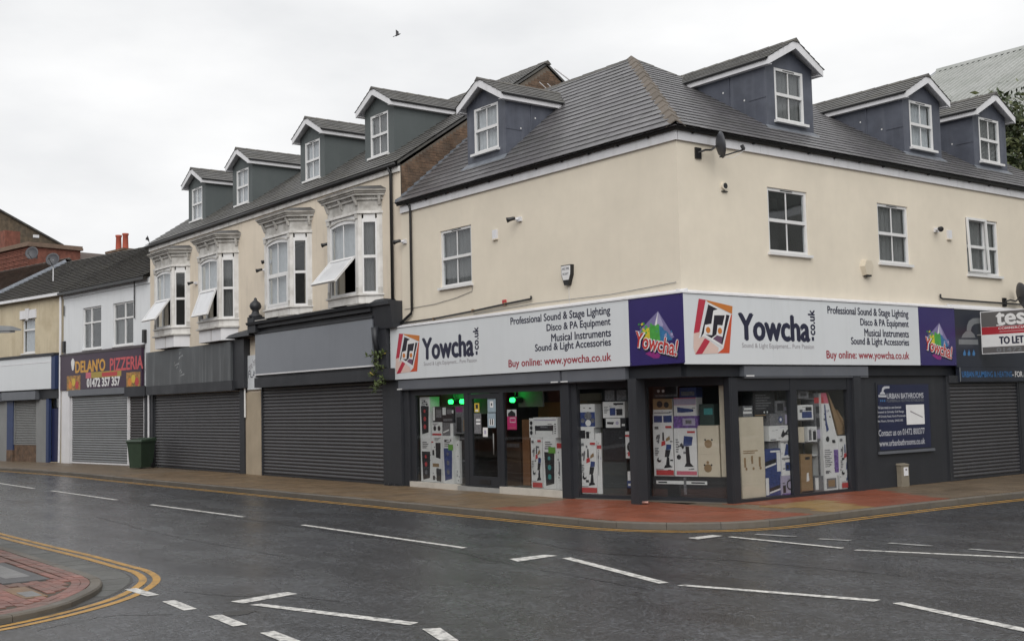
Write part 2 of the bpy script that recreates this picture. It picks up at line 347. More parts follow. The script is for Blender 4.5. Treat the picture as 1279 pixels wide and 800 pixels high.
def window(parent, fr, a0, a1, c0, c1, b, fm=None, bars=True, cur=None, sill=True, nest=True, split=.5, back=.7, mull=False, vent=True):
    """white sash-style window; b = outer face of its frame"""
    fm = fm or upvc; t = .065; cm = c0+(c1-c0)*split; mb = MB()
    mb.box(fr, a0, a0+t, b-.07, b, c0, c1).box(fr, a1-t, a1, b-.07, b, c0, c1)
    mb.box(fr, a0+t, a1-t, b-.07, b-.002, c1-t, c1).box(fr, a0+t, a1-t, b-.07, b-.002, c0, c0+t).box(fr, a0+t, a1-t, b-.06, b+.012, cm-.035, cm+.035)
    if mull: mb.box(fr, a0+(a1-a0)*mull-.035, a0+(a1-a0)*mull+.035, b-.065, b+.006, c0+t, cm-.035).box(fr, a0+(a1-a0)*mull-.035, a0+(a1-a0)*mull+.035, b-.065, b+.006, cm+.035, c1-t)
    w_ = mb.build('window' if nest else 'window_frame', fm, parent); kp = w_ if nest else parent
    am = (a0+a1)/2
    for z0, z1 in ((c0+t, cm-.035), (cm+.035, c1-t)):
        bx('pane', glass, kp, fr, a0+t, a1-t, b-.04, b-.034, z0, z1)
        if bars and not mull: bx('glazing_bar', fm, kp, fr, am-.014, am+.014, b-.034, b-.018, z0, z1)
    if vent: bx('trickle_vent', black, kp, fr, am-.2, am+.2, b, b+.008, c1-.045, c1-.028)
    if sill: bx('sill', fm, kp, fr, a0-.05, a1+.05, b-.02, b+.11, c0-.06, c0-.002)
    if cur:
        mc = MB(); n = 14   # pleated curtain
        for k in range(n):
            x0 = a0+t/2+(a1-a0-t)*k/n; x1 = a0+t/2+(a1-a0-t)*(k+1)/n; d0 = b-.13+(.025 if k % 2 else 0); d1 = b-.13+(0 if k % 2 else .025)
            mc.poly([fr(x0, d0, c0+.03), fr(x1, d1, c0+.03), fr(x1, d1, c1-.03), fr(x0, d0, c1-.03)])
        mc.build('curtain', cur, kp)
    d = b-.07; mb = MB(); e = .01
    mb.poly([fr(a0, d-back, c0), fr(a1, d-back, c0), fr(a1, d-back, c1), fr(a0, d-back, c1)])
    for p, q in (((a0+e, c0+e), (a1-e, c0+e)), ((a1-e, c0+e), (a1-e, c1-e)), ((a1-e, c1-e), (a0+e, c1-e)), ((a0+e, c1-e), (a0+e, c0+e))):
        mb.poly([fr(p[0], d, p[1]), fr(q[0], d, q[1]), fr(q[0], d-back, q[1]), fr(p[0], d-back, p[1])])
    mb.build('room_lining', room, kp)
    return w_
def slates(parent, e0, e1, up, length, gauge, width, mat, lft=None, rgt=None, name='slates', tmax=1., th=.011, mbo=None, tmin=0.):
    """courses of slates from the eave e0->e1 up the slope; lft/rgt give the clip (0..1 along the eave) at height t"""
    e0, e1, up = Vector(e0), Vector(e1), Vector(up).normalized(); d = e1-e0; Ln = d.length; d = d/Ln; nr = d.cross(up).normalized()
    if nr.z < 0: nr = -nr
    mb = mbo or MB(); n = int(length*tmax/gauge+.999)
    for i in range(n):
        s0 = i*gauge; s1 = min(s0+gauge*1.25, length*tmax); tm = min(1, (s0+gauge*.5)/length)
        if tm < tmin: continue
        lo = (lft(tm) if lft else 0)*Ln; hi = (rgt(tm) if rgt else 1)*Ln
        lo0 = (lft(s0/length) if lft else 0)*Ln; hi0 = (rgt(s0/length) if rgt else 1)*Ln
        lo1 = (lft(s1/length) if lft else 0)*Ln; hi1 = (rgt(s1/length) if rgt else 1)*Ln
        x = (lo//width)*width-(width/2 if i % 2 else 0)
        while x < hi:
            xa, xb = x+.002, x+width-.002; x += width
            if xb <= lo+.01 or xa >= hi-.01: continue
            j = random.uniform(-.004, .004); k = random.uniform(0, .004)
            a0_, a1_ = max(xa, lo0), min(xb, hi0); b0_, b1_ = max(xa, lo1), min(xb, hi1)
            if a1_-a0_ < .01 and b1_-b0_ < .01: continue
            a1_ = max(a1_, a0_+.005); b1_ = max(b1_, b0_+.005)
            A = e0+d*a0_+up*(s0+j)+nr*(th*2+k); B = e0+d*a1_+up*(s0+j)+nr*(th*2+k)
            Cc = e0+d*b1_+up*s1+nr*.002; D = e0+d*b0_+up*s1+nr*.002
            q = len(mb.v); mb.v += [A, B, Cc, D, A-nr*(th+k), B-nr*(th+k)]
            rv = random.random(); mb.rnd[len(mb.f)] = rv; mb.rnd[len(mb.f)+1] = rv; mb.f += [(q, q+1, q+2, q+3), (q+4, q+5, q+1, q)]
    if mbo is None: return mb.build(name, mat, parent, kind='stuff')
    return mb
def shutter(parent, fr, a0, a1, b, c0, c1, mat, pitch=.105, name='slat'):
    """roller shutter of separate curved slats sharing one mesh"""
    n = int(round((c1-c0)/pitch)); h = (c1-c0)/n; prof = [(-.011, 0), (-.011, h*.13), (.022, h*.24), (.032, h*.5), (.026, h*.78), (.008, h*.95), (-.011, h)]
    mb = MB()
    o = gpos(parent)+Vector((0, 0, 0))
    for i in range(len(prof)-1):
        (p, q), (r, s_) = prof[i], prof[i+1]
        mb.poly([fr(a0, b+p, q), fr(a1, b+p, q), fr(a1, b+r, s_), fr(a0, b+r, s_)])
    mb.poly([fr(a0, b-.012, h), fr(a1, b-.012, h), fr(a1, b, h), fr(a0, b, h)]); mb.poly([fr(a0, b-.012, 0), fr(a1, b-.012, 0), fr(a1, b-.012, h), fr(a0, b-.012, h)])
    first = mb.build(name, mat, parent); first.location.z = c0
    for i in range(1, n): dup(first, parent, (0, 0, c0+i*h))
def shutter_unit(parent, fr, a0, a1, b, c0, c1, mat, guide=None, pitch=.105):
    # mesh verts are built relative to the parent's ground position, slats are lifted by location
    g = bx('shutter_guide', guide or anth, parent, fr, a0-.07, a0, b-.02, b+.06, c0, c1)
    bx('shutter_guide', guide or anth, parent, fr, a1, a1+.07, b-.02, b+.06, c0, c1)
    bx('shutter_bottom_rail', guide or anth, parent, fr, a0+.005, a1-.005, b-.02, b+.035, c0+.004, c0+.06)
    shutter(parent, fr, a0+.003, a1-.003, b, c0+.06, c1, mat, pitch)
# ------------------------------------------------------------------ the setting
ST = 'structure'
MB().poly([(-260, -260, 0), (260, -260, 0), (260, 260, 0), (-260, 260, 0)]).build('road', asph, None, kind=ST)
PZ = .115
def smooth(pts, n=6):
    out_ = []
    for i in range(len(pts)-1):
        p0 = Vector(pts[max(i-1, 0)]); p1 = Vector(pts[i]); p2 = Vector(pts[i+1]); p3 = Vector(pts[min(i+2, len(pts)-1)])
        for k in range(n):
            t = k/n; out_.append(.5*((2*p1)+(p2-p0)*t+(2*p0-5*p1+4*p2-p3)*t*t+(3*p1-p0-3*p2+p3)*t**3))
    out_.append(Vector(pts[-1])); return out_
class Path:
    def __init__(s, pts, n=8):
        s.p = smooth(pts, n); s.s = [0.]
        for i in range(1, len(s.p)): s.s.append(s.s[-1]+(s.p[i]-s.p[i-1]).length)
        s.L = s.s[-1]
    def at(s, d, off=0.):
        d = max(0, min(s.L, d)); i = 0
        lo, hi = 0, len(s.s)-2
        while lo < hi:
            m_ = (lo+hi+1)//2
            if s.s[m_] <= d: lo = m_
            else: hi = m_-1
        i = lo; t = (d-s.s[i])/(s.s[i+1]-s.s[i]); p = s.p[i].lerp(s.p[i+1], t)
        a = s.p[max(i-1, 0)]; b = s.p[min(i+2, len(s.p)-1)]; tg = (b-a).normalized(); n_ = Vector((-tg.y, tg.x))   # left of travel
        return p+n_*off
    def strip(s, d0, d1, o0, o1, z, mb, step=.3):
        n = max(1, int((d1-d0)/step)); q = [d0+(d1-d0)*k/n for k in range(n+1)]
        for k in range(n):
            A, B, C_, D = s.at(q[k], o0), s.at(q[k+1], o0), s.at(q[k+1], o1), s.at(q[k], o1)
            mb.poly([(A.x, A.y, z), (B.x, B.y, z), (C_.x, C_.y, z), (D.x, D.y, z)])
        return mb
# kerb line of the shop pavement, travelling left to right: left of travel is the pavement side
KP = Path([(-72, -11.2), (-58, -8.4), (-45, -5.85), (-36, -4.25), (-28, -3.42), (-22, -3.3), (-15, -3.12), (-8, -2.9), (-3, -2.8), (0, -2.74), (.8, -2.66), (1.45, -2.42), (2.05, -1.98),
           (2.48, -1.38), (2.68, -.7), (2.73, 0), (2.74, 2), (2.8, 4.5), (2.95, 7), (3.1, 9.5), (3.3, 13), (3.6, 20), (3.9, 30)])
pav = MB()
n = int(KP.L/.4)
for k in range(n):
    d0, d1 = KP.L*k/n, KP.L*(k+1)/n
    def inner(d):
        p = KP.at(d, .12)
        if p.x > .8 and p.y > -1.9: return Vector((-.6, max(p.y, .6)))
        if p.x > -28.4: return Vector((min(p.x, -.6), .6))
        return KP.at(d, 5.0)
    A, B = KP.at(d0, .10), KP.at(d1, .10); C_, D = inner(d1), inner(d0)
    pav.poly([(A.x, A.y, PZ-.012), (B.x, B.y, PZ-.012), (C_.x, C_.y, PZ-.012), (D.x, D.y, PZ-.012)])
pavement = pav.build('pavement', slab_g, None, kind=ST)
def kerbs(path, parent, d0, d1, z, w_=.125, ln=.915, mat=None):
    d = d0
    while d < d1-.05:
        e = min(d+ln, d1)-.008; mb = MB(); n = max(1, int((e-d)/.25)); q = [d+(e-d)*k/n for k in range(n+1)]; dz = random.uniform(-.004, .004)
        for k in range(n):
            a0, a1 = path.at(q[k]), path.at(q[k+1]); b0, b1 = path.at(q[k], w_), path.at(q[k+1], w_); c0, c1 = path.at(q[k], .018), path.at(q[k+1], .018)
            P = lambda v, h: (v.x, v.y, h+dz)
            mb.poly([P(a0, -.02), P(a1, -.02), P(a1, z-.02), P(a0, z-.02)]); mb.poly([P(a0, z-.02), P(a1, z-.02), P(c1, z), P(c0, z)])
            mb.poly([P(c0, z), P(c1, z), P(b1, z), P(b0, z)]); mb.poly([P(b0, z), P(b1, z), P(b1, z-.05), P(b0, z-.05)])
        for t in (d, e):
            a, b, c = path.at(t), path.at(t, w_), path.at(t, .018); mb.poly([P(a, -.02), P(a, z-.02), P(c, z), P(b, z), P(b, -.02)])
        mb.build('kerb_stone', mat or concrete, parent); d += ln
kerbs(KP, pavement, KP.L*.20, KP.L-18, PZ-.005)
# paving slabs clipped to the kerb line
RED = [(-3.6, .6), (-2.7, -2.7), (.5, -3.2), (3.2, -3.2), (3.2, 4.2), (.4, 5.6), (-.5, 5.6)]
gb = [ground(x, y, PZ) for x, y in ((960, 633.5), (1012, 624), (1108, 636), (1032, 647))]
YEL = [(p.x, p.y) for p in gb]
def inside(p, poly):
    c = False; n = len(poly)
    for i in range(n):
        (x0, y0), (x1, y1) = poly[i], poly[(i+1) % n]
        if (y0 > p[1]) != (y1 > p[1]) and p[0] < (x1-x0)*(p[1]-y0)/(y1-y0)+x0: c = not c
    return c
KIN = [(p.x, p.y) for p in (KP.at(KP.L*k/500, .13) for k in range(501))]
KIN = [p for p in KIN if p[0] > -30]+[(-5, 30), (-30, 30)]
def clip(poly, hp):
    out_ = []
    for i in range(len(poly)):
        a, b = poly[i], poly[(i+1) % len(poly)]; da = hp(a); db = hp(b)
        if da >= 0: out_.append(a)
        if (da >= 0) != (db >= 0): t = da/(da-db); out_.append((a[0]+(b[0]-a[0])*t, a[1]+(b[1]-a[1])*t))
    return out_
def kclip(poly):
    cx = sum(p[0] for p in poly)/len(poly); cy = sum(p[1] for p in poly)/len(poly)
    idx = sorted(range(len(KIN)-2), key=lambda i: (KIN[i][0]-cx)**2+(KIN[i][1]-cy)**2)[:7]
    for i in sorted(idx):
        if i+1 >= len(KIN)-2: continue
        a, b = KIN[i], KIN[i+1]; tx, ty = b[0]-a[0], b[1]-a[1]
        poly = clip(poly, lambda p: (p[1]-a[1])*tx-(p[0]-a[0])*ty)
        if len(poly) < 3: return None
    return poly
ns = 0
def slab(x0, x1, y0, y1):
    global ns
    g = .005; pl = kclip([(x0+g, y0+g), (x1-g, y0+g), (x1-g, y1-g), (x0+g, y1-g)])
    if not pl: return
    area = abs(sum(pl[i][0]*pl[(i+1) % len(pl)][1]-pl[(i+1) % len(pl)][0]*pl[i][1] for i in range(len(pl))))/2
    if area < .03: return
    c = ((x0+x1)/2, (y0+y1)/2)
    m = slab_y if inside(c, YEL) else slab_r if inside(c, RED) else slab_b if c[0] < 0 else slab_g
    if m is slab_b and c[0] > -6 and random.random() < .0: m = slab_r
    z = PZ+random.uniform(-.003, .003); tx, ty = random.uniform(-.004, .004), random.uniform(-.004, .004)
    top = [(p[0], p[1], z+(p[0]-c[0])*tx+(p[1]-c[1])*ty) for p in pl]
    MB().prism([(p[0], p[1], PZ-.03) for p in pl], top).build('paving_slab', m, pavement); ns += 1
y = -3.75
rows = [-3.75+.6*k for k in range(8)]
for j, y in enumerate(rows):
    x = -23.4+(.3 if j % 2 else 0)
    while x < 2.9:
        if not (y > .45) and (x < .25 or y < 2): slab(x, x+.6, y, y+.6)
        x += .6
for j in range(5):
    x = .25-.6+.6*j
    y = 1.05+(.3 if j % 2 else 0)
    while y < 13:
        if x > -.4: slab(x, x+.6, y, y+.6)
        y += .6
# opposite corner pavement (bottom left)
IZ = .075
IP = Path([(3.5, -24), (3.2, -19), (3.05, -16), (2.95, -14.2), (2.85, -13.2), (2.68, -12.75), (2.40, -12.36), (2.05, -12.08), (1.6, -11.77), (.98, -11.50), (.27, -11.41), (-2, -11.40), (-6, -11.40), (-14, -11.45), (-30, -12.1), (-60, -17)])
YP = Path([(3.95, -24), (3.72, -19), (3.6, -16), (3.44, -14.2), (3.26, -13.27), (2.94, -12.55), (2.49, -11.89), (2.07, -11.45), (1.53, -11.05), (.85, -10.70), (-.02, -10.52), (-.85, -10.52), (-2.31, -10.52), (-4.47, -10.60), (-7.3, -10.66), (-14, -10.75), (-30, -11.3), (-60, -16.2)])
isl = MB(); n = int(IP.L/.3)
for k in range(n):
    A, B = IP.at(IP.L*k/n, .1), IP.at(IP.L*(k+1)/n, .1)
    isl.poly([(A.x, A.y, IZ-.012), (B.x, B.y, IZ-.012), (-20, -40, IZ-.012)])
island = isl.build('corner_pavement', joint, None, kind=ST)
kerbs(IP, island, 5.5, 32, IZ, .14)
# block pavers: soldier courses along the kerb, stretcher bond inside; covers left out
COV = [([(-2.6, -12.35), (.55, -12.2), (.55, -11.98), (-2.6, -12.1)], 0)]
nb = 0
def paver(pl, m=None):
    global nb
    c = (sum(p[0] for p in pl)/4, sum(p[1] for p in pl)/4)
    d = Vector((c[0], c[1], IZ))-CAM; z_ = d.dot(CF); x_ = W0/2+FPX*d.dot(CR)/z_
    if x_ < -25 or nb > 298: return
    dz = random.uniform(-.003, .004); nb += 1
    MB().prism([(p[0], p[1], IZ-.03) for p in pl], [(p[0], p[1], IZ+dz) for p in pl]).build('block_paver', m or block, island)
d = 6.0
while d < 24:
    for o0, o1 in ((.15, .255), (.26, .365)):
        g = .004; q = [IP.at(d+g, o0), IP.at(d+.21-g, o0), IP.at(d+.21-g, o1), IP.at(d+g, o1)]; paver([(p.x, p.y) for p in q])
    d += .21
def cover(name, mat, x0, x1, y0, y1, label_mat=None):
    MB().prism([(x0, y0, IZ-.02), (x1, y0, IZ-.02), (x1, y1, IZ-.02), (x0, y1, IZ-.02)], [(x0, y0, IZ+.004), (x1, y0, IZ+.004), (x1, y1, IZ+.004), (x0, y1, IZ+.004)]).build(name, mat, island)
steel = M('worn_steel_cover', (.20, .20, .20), .45, .2, 4, dirt=((.1, .09, .08), .6, 3), metal=.3, bump=(.4, 60))
rustm = M('rusty_cover', (.20, .12, .06), .6, .3, 4, dirt=((.12, .10, .09), .6, 3), bump=(.4, 60))
slabd = M('dark_concrete_surround', (.075, .075, .078), .55, .2, 4, bump=(.4, 60))
CV = [(-1.9, .32, -12.52, -11.95), (.8, 1.75, -12.65, -12.38)]
cover('cover_surround', slabd, *CV[0]); MB().box(FL, -1.6, -.1, 12.07, 12.38, IZ, IZ+.007).build('manhole_cover', steel, island)
cover('cover_surround', rustm, *CV[1]); MB().box(FL, 1.25, 1.68, 12.42, 12.6, IZ, IZ+.007).build('stopcock_cover', steel, island)
IK = [(p.x, p.y) for p in (IP.at(IP.L*k/300, .37) for k in range(301))]+[(-60, -40)]
j = 0; y = -11.8
while y > -15.5:
    x = -5.0+(.105 if j % 2 else 0)
    while x < 3.4:
        c = (x+.1, y-.05)
        if inside((x+.02, y-.02), IK) and inside((x+.19, y-.02), IK) and inside((x+.19, y-.09), IK) and not any(v[0]-.05 < c[0] < v[1]+.05 and v[2]-.03 < c[1] < v[3]+.03 for v in CV):
            paver([(x+.003, y-.102), (x+.207, y-.102), (x+.207, y-.003), (x+.003, y-.003)])
        x += .21
    y -= .105; j += 1
# stone channel between kerb and yellow lines
YPP = [YP.at(YP.L*k/400) for k in range(401)]
def cw(d): p = IP.at(d); return max(.02, min((p-q).length for q in YPP)-.36)
gut = MB(); d = 7.
while d < 30:
    A, B, C_, D = IP.at(d), IP.at(d+.2), IP.at(d+.2, -cw(d+.2)-.03), IP.at(d, -cw(d)-.03); gut.poly([(p.x, p.y, .003) for p in (A, B, C_, D)]); d += .2
chan = gut.build('gutter_channel', M('channel_mortar', (.06, .058, .055), .7, .2, 5), None, kind=ST)
chm = M('channel_stone', (.075, .075, .068), .5, .25, 4, objvar=.2, dirt=((.05, .055, .045), .7, 2.5), bump=(.4, 60), rvar=.12)
d = 8.0
while d < 21:
    ln = .46; dz = random.uniform(.006, .011)
    if cw(d) > .1 and cw(d+ln) > .1:
        q = [IP.at(d+.006, -.005), IP.at(d+ln-.006, -.005), IP.at(d+ln-.006, -cw(d+ln)), IP.at(d+.006, -cw(d))]
        MB().prism([(p.x, p.y, -.01) for p in q], [(p.x, p.y, dz) for p in q]).build('channel_stone', chm, chan)
    d += ln
# yellow lines
for path, offs, d0, d1 in ((KP, ((-.245, -.17), (-.42, -.345)), KP.L*.15, KP.L-15), (YP, ((0., .10), (.17, .27)), 6., 36.)):
    for o0, o1 in offs:
        mb = MB(); path.strip(d0, d1, o0, o1, .004, mb, .25); mb.build('yellow_line', painty, None, kind=ST)
# white markings (positions on the road plane)
def mark(pts, m=None, z=.005): MB().poly([(p[0], p[1], z) for p in pts]).build('road_marking', m or paintw, None, kind=ST)
def markpx(*pts, **k): mark([tuple(ground(*p).xy) for p in pts], **k)
def line(x0, x1, y0, y1, w_=.10, **k): mark([(x0, y0-w_/2), (x1, y1-w_/2), (x1, y1+w_/2), (x0, y0+w_/2)], **k)
for x0, x1, y0, y1 in ((-25, -20.5, -6.45, -6.45), (-18.9, -13.6, -6.40, -6.34), (-11.35, -6.5, -6.3, -6.17), (-4.05, 1.2, -6.12, -6.1), (-32.5, -27.5, -6.7, -6.5)): line(x0, x1, y0, y1, .11)
for x0, x1 in ((1.44, 2.18), (2.69, 3.46), (3.99, 4.74), (5.24, 5.98), (6.5, 7.25), (7.8, 8.5)): line(x0, x1, -11.31, -11.36 if x1 > 3 else -11.3, .15)
mark([(3.27, -10.81), (3.49, -10.76), (3.33, -10.0), (3.1, -10.03)]); mark([(3.64, -10.75), (5.94, -10.11), (5.88, -9.97), (3.66, -10.62)])
mark([(6.19, -10.13), (6.78, -10.32), (6.92, -10.2), (6.27, -9.97)]); mark([(7.2, -10.5), (9.5, -9.9), (9.45, -9.75), (7.18, -10.36)])
mark([(2.72, -6.41), (3.02, -6.49), (2.94, -5.71), (2.72, -5.78)]); mark([(3.2, -5.85), (5.8, -6.53), (5.84, -6.4), (3.22, -5.71)])
mark([(6.06, -6.49), (8.3, -5.83), (8.28, -5.69), (6.08, -6.37)]); mark([(8.49, -5.79), (11.5, -6.6), (11.5, -6.45), (8.52, -5.67)])
mark([(2.83, -2.96), (3.07, -2.98), (3.06, -2.38), (2.84, -2.41)], z=.0085); mark([(3.21, -2.46), (5.36, -2.48), (5.36, -2.37), (3.21, -2.36)], z=.0085)
mark([(5.6, -2.50), (7.66, -1.74), (7.62, -1.63), (5.6, -2.40)]); mark([(7.66, -1.74), (9.5, -1.1), (9.46, -.99), (7.62, -1.63)])
for a, b in (((3.28, -1.87), (3.97, -1.74)), ((4.4, -1.74), (4.89, -1.61)), ((5.48, -1.5), (6.13, -1.4)), ((6.69, -1.36), (7.45, -1.29))):
    mark([(a[0], a[1]-.05), (b[0], b[1]-.05), (b[0], b[1]+.05), (a[0], a[1]+.05)], paintw2, z=.0085)
# cracks and bitumen seams
seam = M('bitumen_seam', (.012, .012, .013), .3, .2, 5)
def crack(pts, w_, z=.0025):
    rr = random.Random(len(pts)*17+int(pts[0][0]*10)); mb = MB(); P_ = smooth(pts, 10); L_ = [p+Vector((rr.uniform(-.03, .03), rr.uniform(-.03, .03))) for p in P_]
    for k in range(len(L_)-1):
        t = (L_[k+1]-L_[k]).normalized(); n_ = Vector((-t.y, t.x))*w_*rr.uniform(.5, 1.2); mb.poly([(*(L_[k]-n_), z), (*(L_[k+1]-n_), z), (*(L_[k+1]+n_), z), (*(L_[k]+n_), z)])
    mb.build('road_crack', seam, None, kind=ST)
crack([(-14, -6.6), (-6, -6.35), (0, -6.3), (3, -6.7), (6, -6.9)], .012); crack([(2.2, -10.9), (2.9, -10.6), (3.3, -10.2), (4.2, -9.9)], .014); crack([(1.2, -4.9), (3.1, -5.1), (5.2, -4.4), (7.5, -4.1)], .010); crack([(-9, -8.3), (-4, -8.6), (0, -8.5)], .012); crack([(3.6, -11.6), (3.2, -12.2), (3.5, -13)], .012)
rr = random.Random(4); ph = ground(297, 765); c_ = [(ph.x+(.16+rr.uniform(-.05, .07))*math.cos(t), ph.y+(.16+rr.uniform(-.06, .08))*math.sin(t)) for t in [6.283*k/14 for k in range(14)]]; MB().poly([(x, y, .003) for x, y in c_]).build('pothole', seam, None, kind=ST)
# a resurfaced patch and an iron cover on the road
M('patch', (.024, .024, .025), .5, .2, 4, fine=(.4, 60), bump=(.5, 60), rvar=.15)
mark([(6.1, -2.6), (7.8, -2.2), (7.3, -1.55), (6.0, -1.8)], MATS['patch'], z=.002)
# ------------------------------------------------------------------ builders shared by the houses
def dormer(parent, fr, ac, hw, bf, zb, ze, zp, zr, win, k, wallm, roofm, cur, ov=.14, of=.2, ledge=False):
    body = wall_mesh(fr, ac-hw, ac+hw, zb-.15, ze, bf, [win], .1)
    body.poly([fr(ac-hw, bf, ze), fr(ac+hw, bf, ze), fr(ac, bf, zp)])
    bb = bf-(ze-zb)/k-.15
    for s in (-1, 1): body.poly([fr(ac+s*hw, bf, zb-.15), fr(ac+s*hw, bf, ze), fr(ac+s*hw, bb, ze), fr(ac+s*hw, bb, ze-.15)])
    D = body.build('dormer', wallm, parent)
    window(D, fr, *win, bf-.005, cur=cur, nest=False, back=.9)
    sl_ = (zr-ze+.02)/(hw+ov); zt = zr-sl_*(hw+ov); f0 = bf+of
    for s in (-1, 1):
        e = ac+s*(hw+ov); rb = bf-(zr-zb)/k-.1; eb = bf-(zt-zb)/k-.1
        # deck, bargeboard, eaves board, gutter
        MB().hexa([fr(e, f0, zt-.05), fr(ac, f0, zr-.05), fr(ac, rb, zr-.05), fr(e, eb, zt-.05), fr(e, f0, zt), fr(ac, f0, zr), fr(ac, rb, zr), fr(e, eb, zt)]).build('roof_deck', upvc_n, D)
        MB().hexa([fr(e, f0, zt-.17), fr(ac, f0, zr-.2), fr(ac, f0+.03, zr-.2), fr(e, f0+.03, zt-.17), fr(e, f0, zt-.005), fr(ac, f0, zr-.005), fr(ac, f0+.03, zr-.005), fr(e, f0+.03, zt-.005)]).build('bargeboard', upvc_n, D)
        MB().hexa([fr(e, f0, zt-.16), fr(e, eb, zt-.16), fr(e-s*.02, eb, zt-.16), fr(e-s*.02, f0, zt-.16), fr(e, f0, zt-.012), fr(e, eb, zt-.012), fr(e-s*.02, eb, zt-.012), fr(e-s*.02, f0, zt-.012)]).build('eaves_board', upvc_n, D)
        MB().hexa([fr(ac+s*hw, f0, zt-.155), fr(ac+s*hw, eb, zt-.155), fr(e-s*.021, eb, zt-.155), fr(e-s*.021, f0, zt-.155), fr(ac+s*hw, f0, zt-.14), fr(ac+s*hw, eb, zt-.14), fr(e-s*.021, eb, zt-.14), fr(e-s*.021, f0, zt-.14)]).build('soffit', upvc_n, D)
        MB().tube([fr(e+s*.03, f0-.02, zt-.03), fr(e+s*.03, eb, zt-.03)], .03, 8).build('gutter', black, D)
        up = fr(ac, 0, zr)-fr(e, 0, zt); ln = up.length
        a_, b_ = fr(e+s*.03, f0+.05, zt-.02), fr(e+s*.03, rb, zt-.02)
        slates(D, a_, b_, up, ln+.02, .2, .28, roofm, name='roof_slates')
    rt = MB(); x = f0+.06
    while x > bf-(zr-zb)/k:
        y0 = max(x-.42, bf-(zr-zb)/k-.05); rt.prism([fr(ac-.11, x, zr-.05), fr(ac, x, zr+.045), fr(ac+.11, x, zr-.05)], [fr(ac-.1, y0, zr-.045), fr(ac, y0, zr+.035), fr(ac+.1, y0, zr-.045)]); x -= .4
    rt.build('ridge_tiles', ridgem, D, kind='stuff')
    if ledge:
        MB().hexa([fr(ac-hw-.12, bf+.16, zb-.10), fr(ac+hw+.12, bf+.16, zb-.10), fr(ac+hw+.05, bf, zb+.03), fr(ac-hw-.05, bf, zb+.03), fr(ac-hw-.12, bf+.16, zb-.07), fr(ac+hw+.12, bf+.16, zb-.07), fr(ac+hw+.05, bf, zb+.08), fr(ac-hw-.05, bf, zb+.08)]).build('apron_flashing', flash, D)
        for s in (-1, 1):
            m_ = bf-(ze-zb)*.42/k
            MB().box(fr, ac+s*(hw+.012)-.012, ac+s*(hw+.012)+.012, m_-.03, m_, zb+(bf-m_)*k-.02, ze-.1).build('lead_roll', lead, D)
            for q, z_ in ((.25, .42), (.5, .62)):
                MB().disc(Frame(fr(ac+s*hw, bf, 0).xy[:], (fr.n*-s)[:]), (ze-zb)*q/k*(1 if s > 0 else -1), .003, zb+(ze-zb)*z_+.1, .022, 8).build('fixing_dab', upvc, D)
            for z_ in (.45,):
                MB().box(fr, ac+s*(hw+.006)-.006, ac+s*(hw+.006)+.006, bf-.5, bf-.01, zb+(ze-zb)*z_, zb+(ze-zb)*z_+.018).build('lead_lap', lead, D)
    return D
def downpipe(parent, pts, r=.035, mat=None):
    return MB().tube(pts, r, 8).build('downpipe', mat or black, parent, smooth=True)
# ------------------------------------------------------------------ corner building
CB = thing('corner_building', 'cream rendered corner building with slate hip roof and charcoal ground-floor shopfront', 'building', (-4, 4, .1))
EZ = 7.27
wl = [(-8.30, -6.96, 5.12, 6.55)]
wr = [(2.67, 3.97, 5.22, 6.60), (6.50, 7.70, 5.22, 6.60), (10.15, 11.63, 5.14, 6.55)]
wm = wall_mesh(FL, -10.12, 0, 2.88, 7.5, 0, wl, .09)
w2 = wall_mesh(FR, 0, 15.5, 2.88, 7.5, 0, wr, .09); nv = len(wm.v); wm.f += [tuple(i+nv for i in f) for f in w2.f]; wm.v += w2.v
# rear and end walls
for a, b in (((-10.12, 7.6), (-7.5, 7.6)), ((-7.5, 7.6), (-7.5, 15.5)), ((-7.5, 15.5), (0, 15.5)), ((-10.12, 0), (-10.12, 7.6))):
    wm.poly([(a[0], a[1], 0), (b[0], b[1], 0), (b[0], b[1], 7.45), (a[0], a[1], 7.45)])
wm.poly([(-.02, 15.5, 7.3), (-8.2, 15.5, 7.3), (-4.05, 15.5, 10.1)])
wm.build('wall', cream, CB)
window(CB, FL, *wl[0], -.03, cur=curtain2); window(CB, FR, *wr[0], -.03, cur=None); window(CB, FR, *wr[1], -.03, cur=curtain2)
window(CB, FR, *wr[2], -.03, cur=curtain2, mull=.6, split=.5, bars=False)
# top-hung sash standing open on the last window
mb = MB(); a0, a1, c0, c1 = 10.16, 11.05, 5.2, 6.56
for p in ((a0, a0+.06, c0, c1), (a1-.06, a1, c0, c1), (a0+.06, a1-.06, c0, c0+.06), (a0+.06, a1-.06, c1-.06, c1)):
    o0, o1 = (.06, .06)
    q = lambda c: .005+(c1-c)*.035
    mb.hexa([FR(p[0], q(p[2])+.04, p[2]), FR(p[1], q(p[2])+.04, p[2]), FR(p[1], q(p[2]), p[2]), FR(p[0], q(p[2]), p[2]), FR(p[0], q(p[3])+.04, p[3]), FR(p[1], q(p[3])+.04, p[3]), FR(p[1], q(p[3]), p[3]), FR(p[0], q(p[3]), p[3])])
mb.build('open_sash', upvc, CB)
